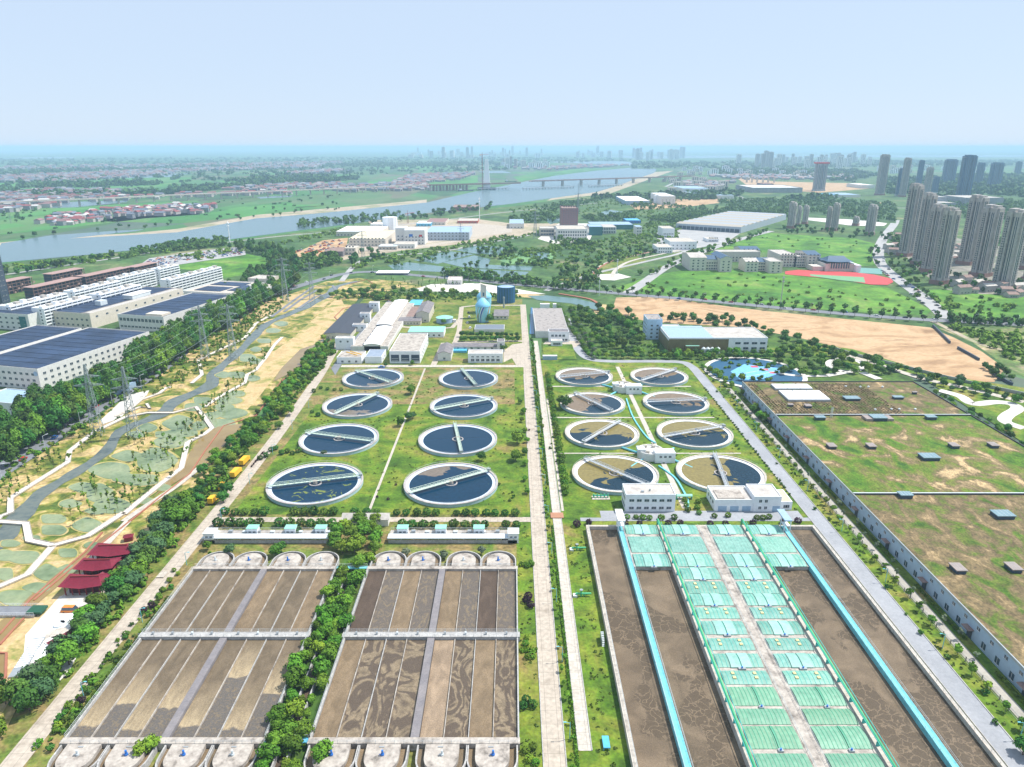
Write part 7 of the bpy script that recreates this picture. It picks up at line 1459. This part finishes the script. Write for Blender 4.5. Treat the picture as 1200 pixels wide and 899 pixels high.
# poplar belt beside the factories (the biggest ones as trees of their own)
belt = [(-10,560),(0,528),(60,478),(90,470),(140,440),(200,400),(262,362),(305,345),(345,330),(352,338),(310,358),(280,376),(225,415),(165,452),(100,492),(45,525),(0,556)]
for q in fill(belt, 300, 3.0): tree(q, 'poplar', R.choice((leafD, leafD, leafA)), parts=q.y < 480, label='tall dark poplar in the belt between factories and avenue', group='poplars of the factory belt', s=1.0, js=.22)
for q in fill([(0,500),(40,470),(85,462),(92,480),(40,520),(0,535)], 22, 5): tree(q, 'poplar', leafD, label='tall dark tree in the clump below the factory car park', group='trees below the car park', s=.9, js=.2)
for q in fill([(262,345),(300,318),(330,302),(345,300),(350,325),(310,345)], 60, 6): tree(q, 'poplar', leafD, parts=False, label='dark poplar on the slope beyond the solar roofs', group='poplars beyond the solar roofs', s=.85)
for q in fill([(265,292),(290,286),(345,300),(350,312),(325,312),(300,300)], 45, 7): tree(q, 'poplar', leafD, parts=False, label='dark poplar in the belt running towards the river', group='poplars running to the river', s=.85)
for q in along(offset(ave, -9), 9, .1):
    if q.y < 620 and q.x < -120: tree(q, 'street', R.choice((leafY, leafB, leafA)), label='yellow green street tree on the factory side of the avenue', group='street trees, factory side', s=1.15)
for q in along(offset(ave, 9), 11, .1):
    if q.x < -150 and q.y < 700: tree(q, 'street', R.choice((leafY, leafA)), parts=False, label='street tree on the wetland side of the avenue', group='street trees, wetland side', s=.8)
for o_ in (-10, 10):
    for q in along(offset(ave, o_), 11, .12):
        if q.x > -60: tree(q, 'street', leafD, parts=False, label='dark street tree along the avenue behind the works', group='street trees behind the works', s=1.5 if o_ > 0 else 1.3)
# wetland saplings and shrubs
n = 0
for poly, k in (([(150,520),(215,500),(300,420),(330,395),(300,440),(250,495),(215,545),(190,575),(140,610),(120,600),(160,560)], 140), ([(60,600),(120,560),(160,585),(120,610),(70,620)], 26), ([(160,470),(225,430),(290,372),(315,365),(250,425),(215,455),(190,462)], 80), ([(0,600),(50,560),(100,530),(130,510),(105,505),(40,545),(0,575)], 44)):
    for q in fill(poly, k, 2.6): tree(q, 'sapling' if n % 3 else 'thin', R.choice((leafB, leafY, leafA)), name='sapling', parts=q.y < 380, label='thin young sapling planted on the wetland banks', group='saplings of the wetland', s=.95, js=.3); n += 1
for q in fill([(0,600),(100,520),(170,470),(240,410),(300,372),(330,352),(330,362),(250,430),(180,462),(110,510),(0,600)], 230, 2.2): tree(q, 'shrub', R.choice((leafY, leafA, leafB)), name='wetland_shrub', cat='shrub', parts=False, label='low shrub planted on the grassy bank below the avenue', group='shrubs of the grassy bank', s=1.1, js=.4)
for q in fill([(395,352),(450,345),(480,352),(420,352),(400,358)], 24, 5)+fill([(440,330),(560,330),(540,338),(470,342)], 40, 5): tree(q, 'sapling', leafA, name='avenue_sapling', parts=False, label='sapling row beside the avenue planting beds', group='saplings by the avenue beds', s=1.1)
# far trees, by place
def far(px, n, lab, grp, lm=leafD, s=1.0, mind=8, kind='far'):
    for q in fill(px, n, mind): tree(q, kind, lm, name=('riverside_tree' if 'river' in grp or 'bank' in grp or 'pond' in grp or 'dyke' in grp else 'street_tree' if 'street' in grp or 'lining' in grp or 'avenue' in grp else 'estate_tree' if 'tower' in grp else 'field_tree'), parts=False, label=lab, group=grp, s=s, js=.3)
far([(395,263),(500,252),(575,241),(576,246),(500,257),(410,266)], 60, 'dark tall tree in the riverside row before the barges', 'riverside row of tall trees', leafD, 1.15, 9)
for px in (6,22,36,52,57,70,80,92,100,110,120,130,150,160,168,190,196,203,208,214,225,232,238): far([(px-4,321-px*.16),(px+4,320-px*.16),(px+4,325-px*.16),(px-4,326-px*.16)], 2, 'tree on the near river bank beyond the white dormitories', 'bank trees beyond the dormitories', leafD, .95, 3)
far([(640,322),(700,300),(820,282),(824,286),(740,306),(660,330)], 40, 'tree along the railway spur', 'trees along the railway spur', leafD, .7)
far([(735,328),(800,300),(815,296),(900,270),(905,273),(820,300),(760,325),(736,335)], 50, 'tree along the oblique avenue before the school', 'trees along the oblique avenue', leafA, .75)
far([(920,266),(1020,272),(1045,277),(1040,283),(1000,281),(915,274)], 48, 'tree at the foot of the mid-rise towers', 'trees under the mid-rise towers', leafD, .75)
far([(1060,310),(1085,330),(1120,345),(1200,348),(1200,334),(1120,325),(1085,300)], 64, 'tree among the villas under the beige towers', 'trees under the beige towers', leafD, .7)
far([(1110,376),(1200,380),(1200,384),(1110,380)], 26, 'street tree right of the junction by the far meadow', 'street trees by the far meadow', leafD, .6, 5)
far([(1045,290),(1056,300),(1075,330),(1095,350),(1088,352),(1060,335),(1042,312)], 40, 'tree lining the curved road by the towers', 'trees lining the curved road', leafA, .6, 6)
far([(1018,290),(1030,288),(1030,312),(1018,312)], 12, 'dark bush on the meadow near the curved road', 'bushes on the meadow', leafD, .7, 6)
far([(560,295),(600,290),(620,297),(600,306),(565,303)], 22, 'tree clump on the bank of the fish ponds', 'trees on the pond banks', leafD, .8, 6)
far([(445,300),(480,305),(530,298),(600,285),(600,290),(520,305),(460,315)], 40, 'tree along the road above the fish ponds', 'trees above the fish ponds', leafA, .6, 7)
far([(545,314),(520,312),(640,306),(655,312),(600,314)], 22, 'tree on the dyke between the fish ponds', 'trees on the dykes', leafD, .65, 6)
far([(410,300),(440,292),(455,300),(430,312),(410,312)], 20, 'dark tree left of the fish ponds', 'trees left of the fish ponds', leafD, .9, 7)
far([(700,290),(700,300),(650,290),(640,285),(700,282),(780,284)], 50, 'scrub tree below the white podium block', 'scrub trees below the podium', leafA, .6, 6)
far([(0,262),(60,266),(180,260),(330,247),(400,240),(400,225),(300,234),(100,240),(0,247)], 18, 'lone tree on the green plain beyond the river', 'lone trees of the plain', leafD, .9, 20)
far([(0,284),(150,270),(260,262),(400,246),(400,243),(250,258),(130,267),(0,280)], 24, 'small tree on the far river bank', 'trees of the far bank', leafD, .8, 12)
# woods that read as masses
woodfl = mat('woodland_floor', [(.03,.075,.02),(.06,.13,.03)], .02, detail=8)
sp = []
for q, n in (([(590,256),(640,252),(660,258),(640,262),(600,262)], 60),([(680,256),(745,250),(745,258),(700,262)], 90),([(760,258),(830,250),(920,246),(935,256),(850,246),(790,262)], 240),([(840,236),(960,232),(1050,240),(1050,262),(980,256),(930,244),(860,248)], 420),([(700,232),(800,228),(870,226),(860,231),(800,238),(740,236)], 160),([(1100,232),(1200,236),(1200,262),(1150,260),(1100,250)], 260),([(1030,210),(1200,205),(1200,232),(1100,226),(1040,228)], 420),([(840,198),(1000,200),(1030,205),(1000,214),(900,206),(840,205)], 380),([(620,245),(700,232),(705,236),(640,252)], 70),([(0,226),(120,228),(200,222),(300,214),(420,208),(420,211),(300,219),(200,228),(60,232)], 260),([(0,220),(60,216),(190,214),(185,217),(60,221)], 120),([(270,212),(330,208),(390,205),(385,208),(300,214)], 110),([(0,199),(400,191),(600,190),(600,193),(400,197),(0,206)], 520),([(0,186),(600,184.5),(740,186),(740,189),(600,189),(0,193)], 420),([(740,190),(1200,188),(1200,195),(740,198)], 650),([(1040,277),(1110,285),(1110,298),(1050,290)],60),([(640,330),(705,318),(700,342),(650,340)],26),([(1130,275),(1200,275),(1200,300),(1140,300)],60),([(520,320),(640,334),(645,338),(520,324)],30),([(350,262),(400,256),(470,250),(470,254),(400,262),(350,269)],60),([(740,238),(838,245),(900,262),(880,262),(800,250),(740,244)],90),([(150,302),(180,290),(270,281),(262,290),(180,298),(140,306)],60),([(350,300),(395,300),(400,310),(350,320)],50),([(640,272),(660,290),(700,296),(690,285)],20)):
    sp += fill(q, int(n*1.7), 4)
    if n > 200: patch('woodland_floor', q, woodfl, .14)
for q, n in (([(0,230),(400,207),(620,198),(620,193),(0,202)], 420),([(0,202),(620,193),(740,188),(0,190)], 420)): sp += [p for p in fill(q, n, 20)]
near_ = [p for p in sp if p.y < 2200]; mid_ = [p for p in sp if p.y >= 2200]
clump_stuff('scattered_woods', near_, leafD, 5.5, 4.6, 1.0, 80, 'green woods and thickets spreading across the middle distance', 3)
clump_stuff('distant_woods', mid_, leafD, 17, 7, 4.2, 26, 'dark tree lines fading into haze on the plain', 4)
tk = []
for q, n in (([(640,282),(700,285),(760,262),(800,262),(790,290),(700,312),(650,318)], 420),([(590,245),(640,240),(735,228),(740,240),(700,250),(600,256)], 160),([(400,318),(440,300),(520,290),(600,276),(640,272),(600,282),(480,305)], 150),([(560,296),(640,290),(655,300),(640,316),(560,300)], 90),([(742,246),(840,246),(860,256),(790,262),(742,262)], 160),([(1040,345),(1200,352),(1200,372),(1110,366)], 30),([(1110,384),(1200,392),(1200,430),(1160,410)], 60),([(200,300),(330,285),(400,268),(400,275),(280,296),(240,306)], 110),([(0,312),(150,298),(270,283),(262,288),(100,310),(0,322)], 120)): tk += fill(q, n, 2.5)
clump_stuff('thicket', tk, leafA, 4.2, 1.9, .9, 60, 'bushy thickets over the waste ground in the middle distance', 9)
tk2 = fill([(0,275),(200,262),(400,240),(400,226),(200,238),(0,262)], 45, 14)+fill([(0,262),(100,250),(0,245)], 30, 14)
clump_stuff('field_scrub', tk2, leafD, 5, 1.6, 1.4, 40, 'low hedges dotted over the green plain beyond the river', 10)
clump_stuff('meadow_scrub', fill([(722,340),(800,322),(900,322),(1080,362),(1080,368),(900,357),(800,349),(735,344)], 70, 4)+fill([(840,296),(900,276),(1020,284),(1030,310),(900,296)], 30, 5), leafB, 2.2, 1.0, .7, 60, 'low scrub dotted through the meadows', 6)
clump_stuff('scrub_growth', fill([(392,352),(470,340),(610,346),(610,350),(480,356),(430,350)], 160, 3)+fill([(640,355),(740,372),(780,380),(900,402),(990,412),(985,440),(905,440),(820,428),(700,405),(670,365)], 230, 4)+fill([(15,822),(118,725),(225,590),(380,405),(395,412),(250,578),(130,735),(30,845)], 260, 2.2)+fill([(0,545),(110,475),(225,402),(340,335),(340,350),(230,416),(110,497),(0,562)], 200, 3), leafA, 2.3, 1.0, .42, 90, 'low undergrowth and weeds along belts and groves', 7)
cc_ = [(o.location.x, o.location.y) for o in bpy.data.objects if o.name.startswith('round_clarifier')]
tf = [p for p in fill([Vector((-118,272,0)),Vector((7,272,0)),Vector((7,470,0)),Vector((-118,470,0))], 700, .8, True)+fill([Vector((26,275,0)),Vector((124,275,0)),Vector((124,495,0)),Vector((26,495,0))], 420, .8, True)+fill([Vector((2.5,135,0)),Vector((7.5,135,0)),Vector((7.5,262,0)),Vector((2.5,262,0))], 50, .8, True)+fill([Vector((22,130,0)),Vector((29,130,0)),Vector((29,262,0)),Vector((22,262,0))], 90, .8, True)+fill([Vector((134,120,0)),Vector((138,120,0)),Vector((138,440,0)),Vector((134,440,0))], 150, .8, True) if all((p.x-a)**2+(p.y-b)**2 > 23**2 for a, b in cc_)]
clump_stuff('lawn_tufts', tf, leafY, .75, .16, .2, 26, 'small weed tufts scattered through the lawns of the works', 12)
# ---------------------------------------------------------------- labels that single out members of a row
UN = 'zeroth first second third fourth fifth sixth seventh eighth ninth tenth eleventh twelfth thirteenth fourteenth fifteenth sixteenth seventeenth eighteenth nineteenth'.split()
def ordw(n):
    if n < 20: return UN[n]
    t = ['twent','thirt','fort','fift','sixt','sevent','eight','ninet'][n//10-2]
    return t+'ieth' if n % 10 == 0 else t+'y-'+UN[n % 10]
def rowlabels(grp, base, key, tail):
    m = sorted([o for o in bpy.data.objects if o.get('group') == grp], key=key)
    for i, o in enumerate(m): o['label'] = f'{base}, {ordw(i+1)} {tail}'
kx = lambda o: o.location.x; ky = lambda o: o.location.y
rowlabels('clipped shrubs, back row', 'round clipped shrub in the back row', kx, 'from the left road')
rowlabels('clipped shrubs, front row', 'round clipped shrub in the front row', kx, 'from the left road')
rowlabels('clipped shrubs behind the right path', 'round clipped shrub behind the path', kx, 'from the vaulted shed')
rowlabels('clipped shrubs before the right path', 'round clipped shrub before the path', kx, 'from the vaulted shed')
rowlabels('clipped shrubs before the white buildings', 'clipped green ball by the white buildings', kx, 'from the left')
rowlabels('purple shrubs along the grey road', 'purple shrub on the grey road edge', kx, 'from the left')
rowlabels('young trees by the hall fence', 'young street tree along the hall fence', ky, 'from its near end')
rowlabels('silvery saplings by the hall', 'thin silvery sapling on the service path', ky, 'from its near end')
rowlabels('round trees by the culvert', 'plump round tree beside the right clarifiers', ky, 'from the near end')
rowlabels('trees between road and culvert', 'bright small tree between road and culvert', ky, 'from the near end')
rowlabels('trees between road and culvert, far stretch', 'loose tree in the far road strip', ky, 'from its near end')
rowlabels('trees at the road edge', 'dark rounded tree left of central road', ky, 'from the near end')
rowlabels('turquoise lamp posts of the works', 'turquoise lamp post of the works', lambda o: (round(o.location.x/40), o.location.y), 'counting from the left road inwards')
rowlabels('street lamps of the avenue', 'pale street lamp of the grey avenue', kx, 'from its left end')
rowlabels('round turbine vents', 'small round metal turbine vent', lambda o: (-round(o.location.y/15), o.location.x), 'counting along the far roof bay')
rowlabels('bare viaduct piers', 'bare pale pier by the shopping hall', kx, 'from the left')
rowlabels('dark bushes by the left column', 'dark bush in the line by the left clarifiers', kx, 'from the left')
rowlabels('dark bushes between clarifiers', 'dark bush between two left clarifiers', kx, 'from the left')
rowlabels('bright balls by the central road', 'bright clipped ball by the central road', ky, 'from the near end')
rowlabels('bright balls on the left verge', 'bright clipped ball on the left verge', ky, 'from the near end')
rowlabels('purple balls on the left verge', 'dark purple ball on the left verge', ky, 'from the near end')
rowlabels('purple dots on the lawn', 'tiny purple ball on the clarifier lawn', kx, 'from the left')
rowlabels('dark trio of balls', 'dark green ball of the roadside trio', kx, 'from the left')
rowlabels('purple cluster by central road', 'purple shrub of the roadside cluster', kx, 'from the left')
rowlabels('power lines between the pylons', 'thin sagging power line between lattice pylons', ky, 'counting away')
rowlabels('cars beside the silo', 'parked car beside the tall blue silos', ky, 'from the near end')
rowlabels('villas under the beige towers', 'brown or grey roofed villa under the towers', kx, 'from the left')
rowlabels('white works by the highway', 'white works block by the highway junction', kx, 'from the left')
rowlabels('white works near the bridge', 'white works block near the bridge end', kx, 'from the left')
LMK = [(-93,297,'nearest left clarifier'),(-29,297,'nearest clarifier of the second column'),(-29,340,'second clarifier of the second column'),(50,305,'clarifier behind the white block'),(-60,270,'vaulted shed'),(-115,235,'head of the left sludge basin'),(-25,235,'head of the swirled basin'),(-100,145,'foot of the left sludge basin'),(-58,145,'foot of the tree strip'),(-128,300,'parked yellow trucks'),(-128,400,'upper left road'),(-65,520,'concrete open-front hall'),(-30,600,'blue silos'),(0,520,'white office'),(-140,180,'lower left road'),(-150,240,'garden plot'),(130,140,'near end of the grey road'),(49,373,'third-column clarifier with tan water'),(8,350,'central road')]
seen = {}
for o in sorted([o for o in bpy.data.objects if o.get('group') in ('scattered trees of the works',)], key=kx):
    l = min(LMK, key=lambda q: (q[0]-o.location.x)**2+(q[1]-o.location.y)**2); seen.setdefault(l[2], []).append(o)
for k, m in seen.items():
    for i, o in enumerate(m): o['label'] = f'bushy tree near the {k}' + (f', {ordw(i+1)} from the left' if len(m) > 1 else ', standing alone')
for o in bpy.data.objects:
    if o.name.startswith('basin_cover'): o['label'] = o['label'].replace(' from the far end, ', ' from far end, ').replace('column left of the centre deck', 'left of centre deck').replace('column right of the centre deck', 'right of centre deck')
print('TREES', sum(NT.values()), NT)
HAZE = 1.05e-4; HC = (.53, .77, 1.0, 1)
# ---------------------------------------------------------------- the air
hz = MB().box(-60000, 60000, -400, 80000, -1.2, 168).build('haze', None)
hm = bpy.data.materials.new('haze'); hm.use_nodes = True; hn = hm.node_tree; hn.nodes.clear()
ho = hn.nodes.new('ShaderNodeOutputMaterial'); hv = hn.nodes.new('ShaderNodeVolumePrincipled')
hv.inputs['Color'].default_value = HC; hv.inputs['Density'].default_value = HAZE; hv.inputs['Anisotropy'].default_value = 0.0
hn.links.new(hv.outputs[0], ho.inputs['Volume']); hz.data.materials.clear(); hz.data.materials.append(hm)
tag(hz, 'pale blue air haze over the plain', None, None, 'stuff')
